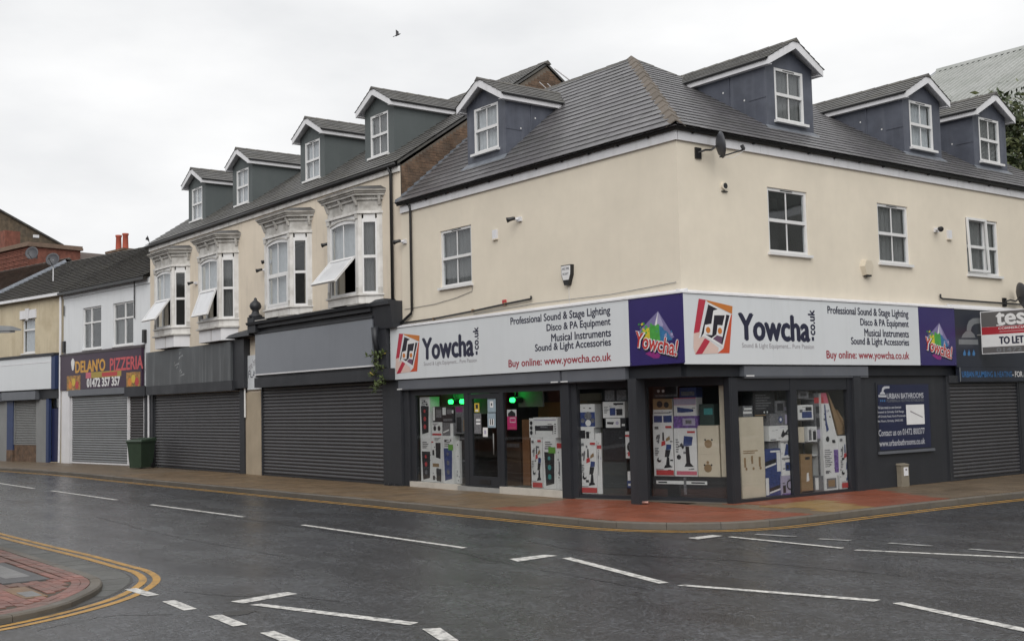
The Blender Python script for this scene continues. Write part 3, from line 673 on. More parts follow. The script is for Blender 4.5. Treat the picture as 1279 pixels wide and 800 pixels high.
# fascia boards in lengths, with joints, and brackets under the gutter
for fr, a0, a1 in ((FL, -10.1, .0), (FR, .0, 15.5)):
    x = a0
    while x < a1-.05:
        e = min(x+2.45, a1)+(.05 if x+2.45 >= a1 and fr is FL else 0); bx('fascia_board', upvc_n, CB, fr, x+.004, e-.004, .01, .055, EZ, 7.457); x += 2.45
    x = a0+.4
    while x < a1: bx('gutter_bracket', black, CB, fr, x-.014, x+.014, .055, .12, 7.43, 7.456); x += .9
gut = MB()
for r0, r1, z0, z1 in ((.055, .165, 7.455, 7.53),):
    A = [(-10.12, -r0), (r0, -r0), (r0, 15.5)]; B = [(-10.12, -r1), (r1, -r1), (r1, 15.5)]
    for k in range(2):
        gut.hexa([(A[k][0], A[k][1], z0+.02), (A[k+1][0], A[k+1][1], z0+.02), (B[k+1][0]-(.03 if k else .03), B[k+1][1]+(.03 if k == 0 else 0), z0), (B[k][0]-(.03 if k else 0), B[k][1]+.03, z0),
                  (A[k][0], A[k][1], z1), (A[k+1][0], A[k+1][1], z1), (B[k+1][0], B[k+1][1], z1), (B[k][0], B[k][1], z1)])
gut.build('gutter', black, CB)
# roof: left slope 40 deg, right slope 32 deg, hip between
APX = Vector((-4.95, 3.63, 10.72)); RZ = 10.16; RX = -4.05
rf = MB()
rf.poly([(-10.12, -.2, 7.5), (.2, -.2, 7.5), APX, (-10.12, 3.63, 10.72)]); rf.poly([(.2, -.2, 7.5), (.2, 15.6, 7.5), (RX, 15.6, RZ), (RX, 4.30, RZ), APX])
rf.poly([(-10.12, 3.63, 10.72), APX, (RX, 4.30, RZ), (RX, 4.3, RZ), (-8.3, 7.6, 7.5), (-10.12, 7.6, 7.5)]); rf.poly([(RX, 4.3, RZ), (RX, 15.6, RZ), (-8.2, 15.6, 7.4), (-8.2, 7.6, 7.4)])
roof = rf.build('roof', slate, CB)
e0, e1 = Vector((-10.12, -.22, 7.52)), Vector((.2, -.22, 7.52)); up = Vector((0, 3.83, 3.22)); LnL = up.length
slates(roof, e0, e1, up, LnL, .25, .33, slate, rgt=lambda t: 1-5.15*t/10.32)
e0, e1 = Vector((.22, -.2, 7.52)), Vector((.22, 15.6, 7.52)); up = Vector((-5.15, 0, 3.22)); LnR = up.length; tr = (RZ-7.5)/3.22
slates(roof, e0, e1, up, LnR, .25, .33, slate, lft=lambda t: 3.83*t/15.8, rgt=lambda t: 1. if t < tr+.01 else (4.5-.67*(t-tr)/(1-tr))/15.8)
hd = APX-Vector((.2, -.2, 7.5)); HL = hd.length; hd.normalize(); side = Vector((hd.y, -hd.x, 0)).normalized()   # towards +x side
nl, nrr = Vector((0, -.643, .766)), Vector((.53, 0, .848))
for k in range(16):
    p0 = Vector((.2, -.2, 7.5))+hd*(k*.455-.02); p1 = p0+hd*.50; li = .105+.004*(k % 3); 
    def ring(p, l):
        lf = Vector((-.16, -.0, 0)); c = p+Vector((0, 0, l))
        L_ = p+(Vector((-1, 0, 0))*.27)+Vector((0, 0, .02+l-.105)); R_ = p+Vector((0, 1, 0))*.27+Vector((0, 0, .02+l-.105))
        return [L_, c, R_, R_-Vector((0, 0, .03)), c-Vector((0, 0, .03)), L_-Vector((0, 0, .03))]
    if k*.455 < HL-.2: MB().prism(ring(p0, li+.02), ring(p1, li-.012)).build('hip_tile', hipm, roof)
rt = MB()
def ridge(p, q, rt, w_=.13, h=.07):
    p, q = Vector(p), Vector(q); d = (q-p).normalized(); s_ = Vector((d.y, -d.x, 0)).normalized(); n = max(1, int((q-p).length/.45)); st = (q-p).length/n
    for k in range(n):
        a, b = p+d*(st*k), p+d*(st*(k+1)+.02); e = .004*(k % 2)
        rt.prism([a-s_*w_-Vector((0, 0, .05)), a+Vector((0, 0, h+e)), a+s_*w_-Vector((0, 0, .05))], [b-s_*w_-Vector((0, 0, .05)), b+Vector((0, 0, h+e-.012)), b+s_*w_-Vector((0, 0, .05))])
ridge((-10.1, 3.63, 10.72), APX, rt); ridge((RX, 15.6, RZ), (RX, 4.3, RZ), rt); ridge((RX, 4.3, RZ), APX, rt)
rt.build('ridge_tiles', ridgem, roof, kind='stuff')
kL, kR = 3.22/3.83, 3.22/5.15
dormer(CB, FL, -7.03, .80, -.57, 7.5+kL*.77, 9.71, 10.02, 10.23, (-7.53, -6.52, 8.43, 9.58), kL, lead, slate2, curtain, ledge=True)
for c, wa in ((4.66, 4.14), (9.88, 9.34), (13.07, 12.54)):
    dormer(CB, FR, c, .82, -.9, 7.5+kR*1.1, 9.76, 10.08, 10.28, (wa, wa+1.01, 8.41, 9.62), kR, lead, slate2, curtain2 if wa != 9.34 else curtain, ledge=True)
downpipe(CB, [FL(-9.58, .1, 7.42), FL(-9.58, .06, 7.3), FL(-9.58, .06, 4.66), FL(-9.62, .06, 4.58), FL(-10.2, .06, 4.33)])
# ---------------- shopfront of the corner building
GB = -.05      # glazing plane
def panel(name, mat, fr, *d): return bx(name, mat, CB, fr, *d)
# soffit box behind the signs, and the ceiling over the recessed corner

sof = MB(); sof.poly([(-10.12, -.13, 2.62), (.17, -.13, 2.62), (.17, 15.5, 2.62), (-2.2, 15.5, 2.62), (-2.2, 4.2, 2.62), (-10.12, 4.2, 2.62)]); sof.build('shop_ceiling', anth2, CB)
panel('sign_backing', anth2, FL, -10.12, .17, .0, .12, 2.87, 4.2); panel('sign_backing', anth2, FR, -.11, 15.5, .005, .165, 2.87, 4.2)
panel('lintel', anth2, FL, -10.12, -.08, -.12, -.005, 2.625, 2.868); panel('lintel', anth2, FR, .06, 15.5, -.12, .02, 2.625, 2.868)
# shutter boxes
panel('shutter_box', shutbox, FL, -10.22, -3.62, -.1, .11, 2.60, 2.86); panel('shutter_box', shutbox, FL, -3.56, -1.55, -.1, .10, 2.60, 2.86)
panel('shutter_box', shutbox, FR, 1.58, 5.68, -.1, .15, 2.585, 2.83)
for fr, a, b in ((FL, -10.15, .112), (FL, -3.80, .112), (FL, -3.48, .102), (FR, 1.75, .152)): bx('maker_plate', upvc, CB, fr, a-.12, a+.12, b, b+.004, 2.615, 2.645)
# left run: pilaster, riser, glass, door
panel('pilaster', anth, FL, -10.12, -9.87, -.1, .02, .1, 2.62); panel('frame_post', anth2, FL, -9.87, -9.62, -.12, -.02, .24, 2.62)
panel('head_rail', anth2, FL, -9.62, -3.71, -.11, -.02, 2.45, 2.62)
for a, b in ((-7.44, -7.26), (-5.99, -5.86)): panel('frame_post', anth2, FL, a, b, -.11, -.02, .24, 2.45)
riser = M('pale_stall_riser', (.50, .47, .42), .6, .08, 3, dirt=((.25, .23, .2), .5, 3))
riser2 = M('grey_step_stone', (.30, .30, .29), .6, .1, 3, dirt=((.15, .14, .13), .5, 3))
panel('stall_riser', riser, FL, -9.86, -7.72, -.35, .03, .1, .25); panel('door_step', riser2, FL, -7.71, -6.0, -.35, .02, .1, .22); panel('stall_riser', riser, FL, -5.99, -3.71, -.35, .03, .1, .27)
for a0, a1, c0 in ((-9.62, -7.44, .25), (-5.86, -3.71, .27)): bx('shop_window_pane', glass2, CB, FL, a0, a1, GB, GB+.008, c0, 2.45)
dm = MB()
for p in ((-7.25, -7.12, .23, 2.44), (-6.12, -6.0, .23, 2.44), (-7.12, -6.12, 2.32, 2.44), (-7.12, -6.12, .23, .48)): dm.box(FL, p[0], p[1], -.1, -.025, p[2], p[3])
door = dm.build('shop_door', anth2, CB); bx('pane', glass2, door, FL, -7.12, -6.12, GB-.01, GB-.002, .48, 2.32); bx('letter_plate', black, door, FL, -6.85, -6.4, -.025, -.012, .30, .40)
MB().tube([FL(-6.2, .02, 1.0), FL(-6.2, .02, 1.5)], .015).build('pull_handle', steel, door, smooth=True)
panel('pilaster', anth2, FL, -3.71, -3.42, -.16, .035, .1, 2.62)
# canted run
Lc = math.hypot(3.55, 1.15)
for a, b in ((-.05, .16), (1.52, 1.60), (1.60, 1.85), (3.60, Lc+.03)): bx('frame_post', anth2, CB, FC, a, b, -.12, .02 if a < 1.5 or a > 3 else -.01, .1, 2.62)
bx('bottom_rail', anth2, CB, FC, .16, 3.60, -.1, -.005, .11, .205); bx('head_rail', anth2, CB, FC, .16, 3.60, -.1, -.005, 2.46, 2.62)
bx('threshold', concrete, CB, FC, .1, 3.6, -.01, .08, .105, .13)
for a0, a1 in ((.16, 1.52), (1.85, 3.60)): bx('shop_window_pane', glass2, CB, FC, a0, a1, -.06, -.052, .205, 2.46)
MB().prism([FL(-1.44, .14, .115), FL(-1.2, .14, .115), FL(-1.2, -.1, .115), FL(-1.44, -.1, .115)], [FL(-1.44, .14, 2.63), FL(-1.2, .14, 2.63), FL(-1.2, -.1, 2.63), FL(-1.44, -.1, 2.63)]).build('corner_column', anth, CB)
# right run
FX = FR.at(0, .1)
for a, b in ((1.13, 1.38), (3.04, 3.24), (4.97, 5.12)): bx('frame_post', anth2, CB, FX, a, b, -.12, 0 if a > 1.2 else .03, .1, 2.6)
bx('bottom_rail', anth2, CB, FX, 1.38, 4.97, -.1, -.01, .11, .17); bx('head_rail', anth2, CB, FX, 1.38, 4.97, -.1, -.01, 2.33, 2.6)
for a0, a1 in ((1.38, 3.04), (3.24, 4.97)): bx('shop_window_pane', glass2, CB, FX, a0, a1, -.06, -.052, .17, 2.33)
bx('pilaster', anth, CB, FX, 5.12, 5.38, -.15, .06, .1, 2.62); bx('charcoal_wall', anth, CB, FX, 5.38, 8.72, -.2, 0, .1, 2.62)
bx('pilaster', anth, CB, FX, 8.72, 8.80, -.2, .05, .1, 2.62)
shutter_unit(CB, FX, 8.87, 11.92, -.02, .115, 2.44, shut, anth, .088); bx('pilaster', anth, CB, FX, 11.99, 12.2, -.2, .05, .1, 2.62)
bx('shutter_lintel', anth, CB, FX, 8.8, 12.0, -.15, .08, 2.44, 2.62)
shutter_unit(CB, FX, 12.27, 15.2, -.02, .115, 2.44, shut, anth, .088); bx('pilaster', anth, CB, FX, 15.27, 15.5, -.2, .05, .1, 2.62)
# shop interior
it = MB(); it.poly([(-10.1, .1, .13), (-3.4, .1, .13), (.0, 1.3, .13), (.0, 5.3, .13), (-2.2, 5.3, .13), (-2.2, 4.2, .13), (-10.1, 4.2, .13)])
it.poly([(-10.1, 4.2, .1), (-2.2, 4.2, .1), (-2.2, 4.2, 2.62), (-10.1, 4.2, 2.62)]); it.poly([(-2.2, 5.3, .1), (0, 5.3, .1), (0, 5.3, 2.62), (-2.2, 5.3, 2.62)]); it.poly([(-2.2, 4.2, .1), (-2.2, 5.3, .1), (-2.2, 5.3, 2.62), (-2.2, 4.2, 2.62)])
it.poly([(-10.1, .05, .1), (-10.1, 4.2, .1), (-10.1, 4.2, 2.62), (-10.1, .05, 2.62)])
it.build('shop_interior', roomg, CB)
bx('display_platform', roomg, CB, FL, -9.85, -7.45, -.85, -.1, .13, .252); bx('display_platform', roomg, CB, FL, -5.85, -3.75, -.85, -.1, .13, .272)
bx('display_platform', roomg, CB, FC, .2, 1.5, -.8, -.13, .13, .215); bx('display_platform', M('dark_plinth', (.03, .03, .032), .6, .1, 3), CB, FC, 1.87, 3.58, -.8, -.13, .13, .62)
bx('display_platform', roomg, CB, FX, 1.42, 4.95, -.85, -.13, .13, .175)
slw = M('slatwall_board', (.5, .46, .38), .7, .06, 3); och = M('ochre_interior_paint', (.6, .36, .10), .8, .08, 2)
sw = MB(); 
for k in range(9): sw.box(FL, -5.35, -4.1, -1.55, -1.5, .6+.2*k, .785+.2*k)
sw.build('slatwall', slw, CB); bx('ochre_partition', och, CB, FL, -7.2, -5.36, -2.2, -2.15, .2, 2.2)
bx('white_jamb', boxc, CB, FC, 3.42, 3.58, -.35, -.14, .625, 2.45); bx('back_panel', boxc, CB, FX, 4.3, 4.95, -1.0, -.95, .2, 2.3)
for (a, tag_) in ((FL.px(563, 502, -.5)[0], 'further left'), (FL.px(577, 500, -.5)[0], 'nearer the door'), (FL.px(640, 505, -.5)[0], 'added for glow near the poster')):  # third lamp added where there is only a green glow on the wall
    lmp = thing('green_spot_lamp', 'lit green stage lamp at the top of the shop window, %s' % tag_, 'lamp', FL(a, -.5, 2.27), 'green lamps in the window')
    MB().lathe(FL(a, -.5, 2.27), [(.03, .06), (.055, .04), (.06, -.06), (.05, -.075)], 14, FL(0, 1, 0)-FL(0, 0, 0)).build('lens', EM('green_lens', (.02, 1, .12), 5.0), lmp, smooth=True)
    MB().tube([FL(a, -.58, 2.3), FL(a, -.58, 2.61)], .012).build('bracket', black, lmp)
    MB().tube([FL(a, -.78, 2.27), FL(a, -.54, 2.27)], .07, 12).build('can', black, lmp, smooth=True)
    gl = bpy.data.lights.new('green_light', 'POINT'); gl.energy = .9; gl.color = (.02, 1, .12); gl.shadow_soft_size = .05; go = bpy.data.objects.new('green_light', gl); COL.objects.link(go); go.parent = lmp; go.location = FL(0, -.12, .16)
hb = M('glow_board_grey', (.30, .29, .27), .7, .1, 2)
bx('glow_catch_board', hb, CB, FL, -9.6, -7.45, -.86, -.82, 1.95, 2.6); bx('glow_catch_board', hb, CB, FL, -6.3, -5.36, -.86, -.82, 2.1, 2.6)  # boards added behind the lamps to catch their green glow
# ------------------------------------------------------------------ terrace with four bays
TB = thing('terraced_building', 'aged cream terrace with four white bay windows above closed shutters', 'building', (-19.3, 4, .1))
TX0, TX1 = -28.4, -10.12; TZ = 8.66; kT = math.tan(math.radians(33.9)); TRY = 5.11; TRZ = TZ+(TRY+.12)*kT
BAYS = (-25.72, -21.58, -16.40, -12.36)
wm = wall_mesh(FL, TX0, TX1, .1, 8.6, 0, [(c-.8, c+.8, 5.22, 7.2) for c in BAYS]+[(-27.85, -20.1, .12, 2.8), (-18.5, -11.06, .12, 2.85)], .3)
wm.poly([(TX0, 0, .1), (TX0, 10.2, .1), (TX0, 10.2, 8.6), (TX0, TRY, TRZ-.06), (TX0, 0, 8.6)]); wm.poly([(TX0, 10.2, .1), (TX1, 10.2, .1), (TX1, 10.2, 8.6), (TX0, 10.2, 8.6)])
wm.build('wall', cream_old, TB)
GX = -10.12
gw = MB().poly([(GX+.002, 0.02, 7.), (GX+.002, 10.2, 7.), (GX+.002, 10.2, 8.55), (GX+.002, TRY, TRZ-.1), (GX+.002, .02, 8.58)]).build('gable_wall', mortar, TB)
bk = MB(); r = 0; z = 7.3
while z < TRZ:
    y = .03-(.1125 if r % 2 else 0)
    while y < 10.1:
        zc = z+.03; top = TZ+(min(y+.1, 2*TRY-y-.1)+.12)*kT-.14; low = (7.35+(min(y, 3.63)+.2)*kL if y < 3.63 else 10.5-(y-3.63)*kL)-.25
        if zc+.05 < top and zc > low:
            p = random.uniform(.004, .014); q = max(y, .03)
            bk.hexa([(GX+p, q, z), (GX+p, y+.214, z), (GX, y+.214, z), (GX, q, z), (GX+p, q, z+.064), (GX+p, y+.214, z+.064), (GX, y+.214, z+.064), (GX, q, z+.064)])
        y += .225
    z += .075; r += 1
bk.build('bricks', brickm, gw, kind='stuff')
# stepped lead flashing where the lower roof meets the brick
fl = MB(); y = -.2
while y < 3.5:
    z0 = 7.5+(y+.2)*kL; y1 = y+.2; z1 = 7.5+(y1+.2)*kL
    fl.hexa([(GX+.03, y, z0), (GX+.03, y1, z1), (GX+.015, y1, z1), (GX+.015, y, z0), (GX+.03, y, z0+.12), (GX+.03, y1, z1+.07), (GX+.015, y1, z1+.07), (GX+.015, y, z0+.12)])
    fl.hexa([(GX+.16, y, z0+.03), (GX+.16, y1, z1+.03), (GX+.015, y1, z1+.05), (GX+.015, y, z0+.05), (GX+.16, y, z0+.04), (GX+.16, y1, z1+.04), (GX+.015, y1, z1+.065), (GX+.015, y, z0+.065)]); y = y1
fl.build('stepped_flashing', flash, gw)
rf = MB().poly([(TX0-.08, -.12, TZ), (TX1+.05, -.12, TZ), (TX1+.05, TRY, TRZ), (TX0-.08, TRY, TRZ)]).poly([(TX0-.08, TRY, TRZ), (TX1+.05, TRY, TRZ), (TX1+.05, 10.4, TZ), (TX0-.08, 10.4, TZ)])
rf.poly([(TX1+.05, -.12, TZ), (TX1+.05, -.12, TZ-.07), (TX1+.05, TRY, TRZ-.07), (TX1+.05, TRY, TRZ)]); rf.poly([(TX1+.05, 10.4, TZ), (TX1+.05, 10.4, TZ-.07), (TX1+.05, TRY, TRZ-.07), (TX1+.05, TRY, TRZ)])
troof = rf.build('roof', slate2, TB)
up = Vector((0, TRY+.12, TRZ-TZ)); slates(troof, (TX0-.08, -.16, TZ), (TX1+.07, -.16, TZ), up, up.length, .24, .30, slate2)
rt = MB(); ridge((TX0, TRY, TRZ), (TX1+.08, TRY, TRZ), rt); rt.build('ridge_tiles', ridgem, troof, kind='stuff')
x = TX0
while x < TX1-.1: bx('eaves_board', bayw, TB, FL, x+.003, min(x+3.05, TX1)-.003, .01, .06, 8.41, 8.55); x += 3.05
MB().tube([FL(TX0-.15, .15, 8.60), FL(TX1-.02, .15, 8.60)], .05, 10).build('gutter', black, TB, smooth=True)
bx('gutter_back', black, TB, FL, TX0, TX1, .011, .09, 8.55, 8.66)
for c, cur in zip((-25.72, -21.70, -16.54, -12.49), (curtain, curtain, curtain, curtain2)):
    dormer(TB, FL, c, .80, -.80, TZ+.92*kT, 10.80, 11.10, 11.30, (c-.49, c+.49, 9.35, 10.58), kT, dgrn, slate2, cur)
downpipe(TB, [FL(-10.5, .15, 8.58), FL(-10.5, .07, 8.4), FL(-10.5, .07, 4.98)], .045)
def bay(c, open_, apron):
    """canted bay; open_ = degrees the lower front sash swings out (0 = shut)"""
    def plan(o, z): return [FL(c-1.28-o, 0.002, z), FL(c-.86-o*.75, .52+o, z), FL(c+.86+o*.75, .52+o, z), FL(c+1.28+o, 0.002, z)]
    B = MB().prism(plan(0, 4.99), plan(0, 5.20)).build('bay_window', bayw, TB)
    MB().prism(plan(.05, 5.20), plan(.05, 5.245)).build('bay_sill', bayw, B)
    FA = Frame(FL(c-.86, .52, 0).xy[:], (1, 0)); FB = Frame(FL(c+.86, .52, 0).xy[:], (.42, .52)); FD = Frame(FL(c-1.28, 0, 0).xy[:], (.42, -.52)); Ls = math.hypot(.42, .52)
    mb = MB()
    # corner posts with moulded faces
    for a0, a1 in ((0, .13), (1.59, 1.72)):
        bx('post', bayw, B, FA, a0, a1, -.1, .0, 5.245, 7.42); bx('post_block', bayt, B, FA, a0+.02, a1-.02, .0, .02, 5.25, 5.42); bx('post_capital', bayt, B, FA, a0-.005, a1+.005, -.005, .03, 7.30, 7.44)
    for F_ in (FB, FD):
        for a0, a1 in ((.0, .10), (Ls-.15, Ls)): bx('post', bayw, B, F_, a0, a1, -.1, -.001, 5.245, 7.42)
        bx('post_block', bayt, B, F_, Ls-.13, Ls-.02, 0, .018, 5.25, 5.42)
    # side lights: upper and lower pane
    for F_ in (FB, FD):
        a0, a1 = .10, Ls-.15; mb = MB(); t = .05
        mb.box(F_, a0, a0+t, -.08, -.02, 5.245, 7.3).box(F_, a1-t, a1, -.08, -.02, 5.245, 7.3).box(F_, a0+t, a1-t, -.08, -.02, 5.245, 5.31).box(F_, a0+t, a1-t, -.08, -.015, 6.22, 6.30).box(F_, a0+t, a1-t, -.08, -.02, 7.2, 7.42)
        mb.build('side_window_frame', upvc, B)
        for z0, z1 in ((5.31, 6.22), (6.30, 7.2)): bx('pane', glass, B, F_, a0+t, a1-t, -.055, -.048, z0, z1)
    # front light
    a0, a1 = .13, 1.59; t = .07; mb = MB()
    mb.box(FA, a0, a0+t, -.09, -.02, 5.245, 7.3).box(FA, a1-t, a1, -.09, -.02, 5.245, 7.3).box(FA, a0+t, a1-t, -.09, -.02, 5.245, 5.32).box(FA, a0+t, a1-t, -.09, -.02, 6.24, 6.31)
    # head with a segmental arch
    n = 12; am, hw = (a0+a1)/2, (a1-a0)/2-t
    for k in range(n):
        x0, x1 = am-hw+2*hw*k/n, am-hw+2*hw*(k+1)/n; f = lambda x: 7.18+.06*(1-((x-am)/hw)**2)
        mb.hexa([FA(x0, -.02, f(x0)), FA(x1, -.02, f(x1)), FA(x1, -.09, f(x1)), FA(x0, -.09, f(x0)), FA(x0, -.02, 7.42), FA(x1, -.02, 7.42), FA(x1, -.09, 7.42), FA(x0, -.09, 7.42)])
    mb.build('front_window_frame', upvc, B)
    hm = MB()   # hood moulding over the arch
    for k in range(n):
        x0, x1 = am-hw-.04+2*(hw+.04)*k/n, am-hw-.04+2*(hw+.04)*(k+1)/n; f = lambda x: 7.24+.10*(1-((x-am)/(hw+.04))**2)
        hm.hexa([FA(x0, .012, f(x0)), FA(x1, .012, f(x1)), FA(x1, -.02, f(x1)), FA(x0, -.02, f(x0)), FA(x0, .012, f(x0)+.05), FA(x1, .012, f(x1)+.05), FA(x1, -.02, f(x1)+.05), FA(x0, -.02, f(x0)+.05)])
    hm.build('arch_moulding', bayt, B)
    bx('pane', glass, B, FA, a0+t, a1-t, -.06, -.053, 6.31, 7.3); bx('glazing_bar', upvc, B, FA, am-.016, am+.016, -.053, -.035, 6.31, 7.22)
    # lower sash, hinged at the top
    an = math.radians(open_); s0, s1 = a0+t-.01, a1-t+.01; H = .93; mb = MB()
    def q(a, d, h): # h measured down from the hinge, d = outward in the sash's own plane
        return FA(a, -.02+h*math.sin(an)+d*math.cos(an), 6.25-h*math.cos(an)+d*math.sin(an))
    def sb(m_, p0, p1, h0, h1, d0, d1): m_.hexa([q(p0, d1, h1), q(p1, d1, h1), q(p1, d0, h1), q(p0, d0, h1), q(p0, d1, h0), q(p1, d1, h0), q(p1, d0, h0), q(p0, d0, h0)])
    d0, d1 = (0, .055) if open_ else (-.06, .012)
    for p in ((s0, s0+.065, 0, H), (s1-.065, s1, 0, H), (s0+.065, s1-.065, 0, .065), (s0+.065, s1-.065, H-.075, H)): sb(mb, p[0], p[1], p[2], p[3], d0, d1)
    mb.build('lower_sash', upvc, B)
    mb = MB(); sb(mb, s0+.065, s1-.065, .065, H-.075, (d0+d1)/2-.004, (d0+d1)/2+.004); mb.build('pane', glass if not open_ else MATS['reflected_sky_pane'], B)
    if not open_: mb = MB(); sb(mb, am-.016, am+.016, .065, H-.075, (d0+d1)/2+.004, d1-.005); mb.build('glazing_bar', upvc, B)
    # curtains, dark room
    mc = MB(); n = 22
    for k in range(n):
        x0, x1 = a0+(a1-a0)*k/n, a0+(a1-a0)*(k+1)/n; e0, e1 = (-.18, -.215) if k % 2 else (-.215, -.18)
        mc.poly([FA(x0, e0, 6.28 if open_ else 5.26), FA(x1, e1, 6.28 if open_ else 5.26), FA(x1, e1, 7.4), FA(x0, e0, 7.4)])
    mc.build('curtain', curtain, B)
    if abs(c+21.58) < .1 or abs(c+12.36) < .1:
        mc = MB()
        for k in range(8):
            x0, x1 = .1+.3*k/8, .1+.3*(k+1)/8; e0, e1 = (-.16, -.19) if k % 2 else (-.19, -.16); mc.poly([FB(x0, e0, 5.27), FB(x1, e1, 5.27), FB(x1, e1, 7.3), FB(x0, e0, 7.3)])
        mc.build('curtain', curtain2, B)
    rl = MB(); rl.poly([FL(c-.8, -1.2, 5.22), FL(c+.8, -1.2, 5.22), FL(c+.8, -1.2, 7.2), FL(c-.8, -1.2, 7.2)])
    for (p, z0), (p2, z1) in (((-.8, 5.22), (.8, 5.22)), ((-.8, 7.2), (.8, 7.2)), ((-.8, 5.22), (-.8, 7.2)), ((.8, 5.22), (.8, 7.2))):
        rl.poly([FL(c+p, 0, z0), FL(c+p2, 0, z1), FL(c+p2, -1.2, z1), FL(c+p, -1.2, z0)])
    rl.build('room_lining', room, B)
    # entablature
    MB().prism(plan(-.015, 7.42), plan(-.015, 7.86)).build('frieze', bayt, B); MB().prism(plan(.04, 7.43), plan(.04, 7.50)).build('architrave', bayw, B)
    cmt = M('grimy_cornice', (.34, .325, .30), .75, .2, 5, dirt=((.13, .12, .105), .8, 3.), streak=((.16, .15, .135), .6), bump=(.4, 30))
    for z0, z1, o in ((7.80, 7.85, .045), (7.91, 7.97, .14), (7.97, 8.02, .18), (8.02, 8.07, .22)): MB().prism(plan(o, z0), plan(o, z1)).build('cornice_moulding', cmt if z0 > 7.95 else bayt, B)
    MB().prism(plan(.03, 7.85), plan(.03, 7.91)).build('bed_moulding', bayt, B)
    MB().prism(plan(.225, 8.07), plan(-.05, 8.2)).build('lead_top', M('bay_roof_lead', (.075, .072, .07), .6, .25, 4), B)
    dn = MB()
    for F_, L_ in ((FA, 1.72), (FB, Ls), (FD, Ls)):
        x = .06
        while x < L_-.06: dn.box(F_, x, x+.035, .03, .07, 7.86, 7.905); x += .08
    dn.build('dentils', bayt, B, kind='stuff')
    for F_, xs in ((FA, (.06, .86, 1.66)), (FB, (.60,)), (FD, (.07,))):
        for x in xs:
            br = MB(); br.hexa([F_(x-.035, .03, 7.66), F_(x+.035, .03, 7.66), F_(x+.035, -.01, 7.64), F_(x-.035, -.01, 7.64), F_(x-.035, .13, 7.895), F_(x+.035, .13, 7.895), F_(x+.035, -.01, 7.895), F_(x-.035, -.01, 7.895)]); br.build('bracket', bayt, B)
    if apron:
        def pl(o, z): return [FL(c-1.20, 0.002, z), FL(c-.92, .47+o, z), FL(c+.92, .47+o, z), FL(c+1.24, 0.002, z)]
        MB().prism(pl(0, 4.52), pl(0, 4.99)).build('apron', upvc_n, B); MB().prism(plan(.07, 4.94), plan(.07, 4.99)).build('apron_moulding', bayt, B)
        bx('apron_joint', bayt, B, FL, c+.10, c+.13, .475, .482, 4.54, 4.94)
    return B
M('reflected_sky_pane', (.62, .63, .65), .12, .06, 3, streak=((.5, .5, .52), .5), spec=.6)  # opaque pale pane for open sashes, sky reflection painted into its colour
bay(BAYS[0], 36, True); bay(BAYS[1], 20, True); bay(BAYS[2], 0, False); bay(BAYS[3], 42, False)
# ---- shop A (nearer the corner)
dk = anth
bx('fascia_panel', M('plain_grey_sign_panel', (.185, .20, .225), .35, .05, 1., streak=((.15, .16, .18), .3)), TB, FL, -18.33, -11.12, .30, .345, 3.31, 4.55)
bx('fascia_trim', upvc_n, TB, FL, -18.36, -11.09, .30, .36, 3.265, 3.305); bx('fascia_trim', dk, TB, FL, -18.36, -11.09, .29, .37, 4.56, 4.62)
bx('fascia_box', dk, TB, FL, -18.4, -10.9, .0, .295, 3.2, 4.9); bx('fascia_return', dk, TB, FL, -10.9, -10.55, .0, .26, 3.2, 4.6)
MB().prism([FL(-18.6, .0, 4.86), FL(-18.6, .52, 4.86), FL(-11.08, .52, 4.86), FL(-11.08, 0, 4.86)], [FL(-18.6, 0, 5.06), FL(-18.6, .55, 4.94), FL(-11.08, .55, 4.94), FL(-11.08, 0, 5.06)]).build('shop_cornice', dk, TB)
bx('cornice_bed', dk, TB, FL, -18.5, -11.1, .0, .42, 4.74, 4.855)
x = -17.9   # broken lead dressing along the cornice
while x < -11.4: bx('cornice_lead', bayt, TB, FL, x, x+random.uniform(.5, 1.1), .38, .555, 4.95, 4.965+random.uniform(0, .02)); x += random.uniform(1.1, 1.9)
# corbel block at the right end
MB().prism([FL(-11.08, .0, 4.25), FL(-11.08, .28, 4.25), FL(-10.13, .28, 4.25), FL(-10.13, 0, 4.25)], [FL(-11.08, 0, 4.86), FL(-11.08, .38, 4.86), FL(-10.13, .38, 4.86), FL(-10.13, 0, 4.86)]).build('corbel', dk, TB)
bx('corbel_cap', dk, TB, FL, -11.10, -10.13, 0, .44, 4.86, 4.96); MB().prism([FL(-11.08, .42, 4.96), FL(-10.4, .42, 4.96), FL(-10.4, .0, 4.96), FL(-11.08, 0, 4.96)], [FL(-10.95, .34, 5.04), FL(-10.5, .34, 5.04), FL(-10.5, .0, 5.04), FL(-10.95, 0, 5.04)]).build('corbel_top', dk, TB)
MB().tube([FL(-10.95, .36, 4.3), FL(-10.95, .36, 3.95), FL(-10.95, .25, 3.6)], .11, 10, .05).build('corbel_scroll', dk, TB, smooth=True)
# left pilaster block and finial
bx('pilaster_head', dk, TB, FL, -18.62, -18.05, .0, .47, 4.62, 4.86); bx('pilaster_plinth', dk, TB, FL, -18.56, -18.12, .1, .5, 4.94, 5.12)
MB().lathe(FL(-18.32, .33, 5.10), [(.2, 0), (.22, .06), (.13, .12), (.10, .22), (.16, .28), (.19, .36), (.16, .46), (.08, .53), (.045, .57), (.05, .61), (.0, .64)], 14).build('finial', dk, TB, smooth=True)
bx('shutter_box', anth, TB, FL, -18.42, -10.3, .0, .34, 2.88, 3.19)
shutter_unit(TB, FL, -18.45, -11.1, .0, .115, 2.88, shut, anth, .105); bx('pilaster', anth, TB, FL, -11.02, -10.13, .0, .10, .1, 2.88)
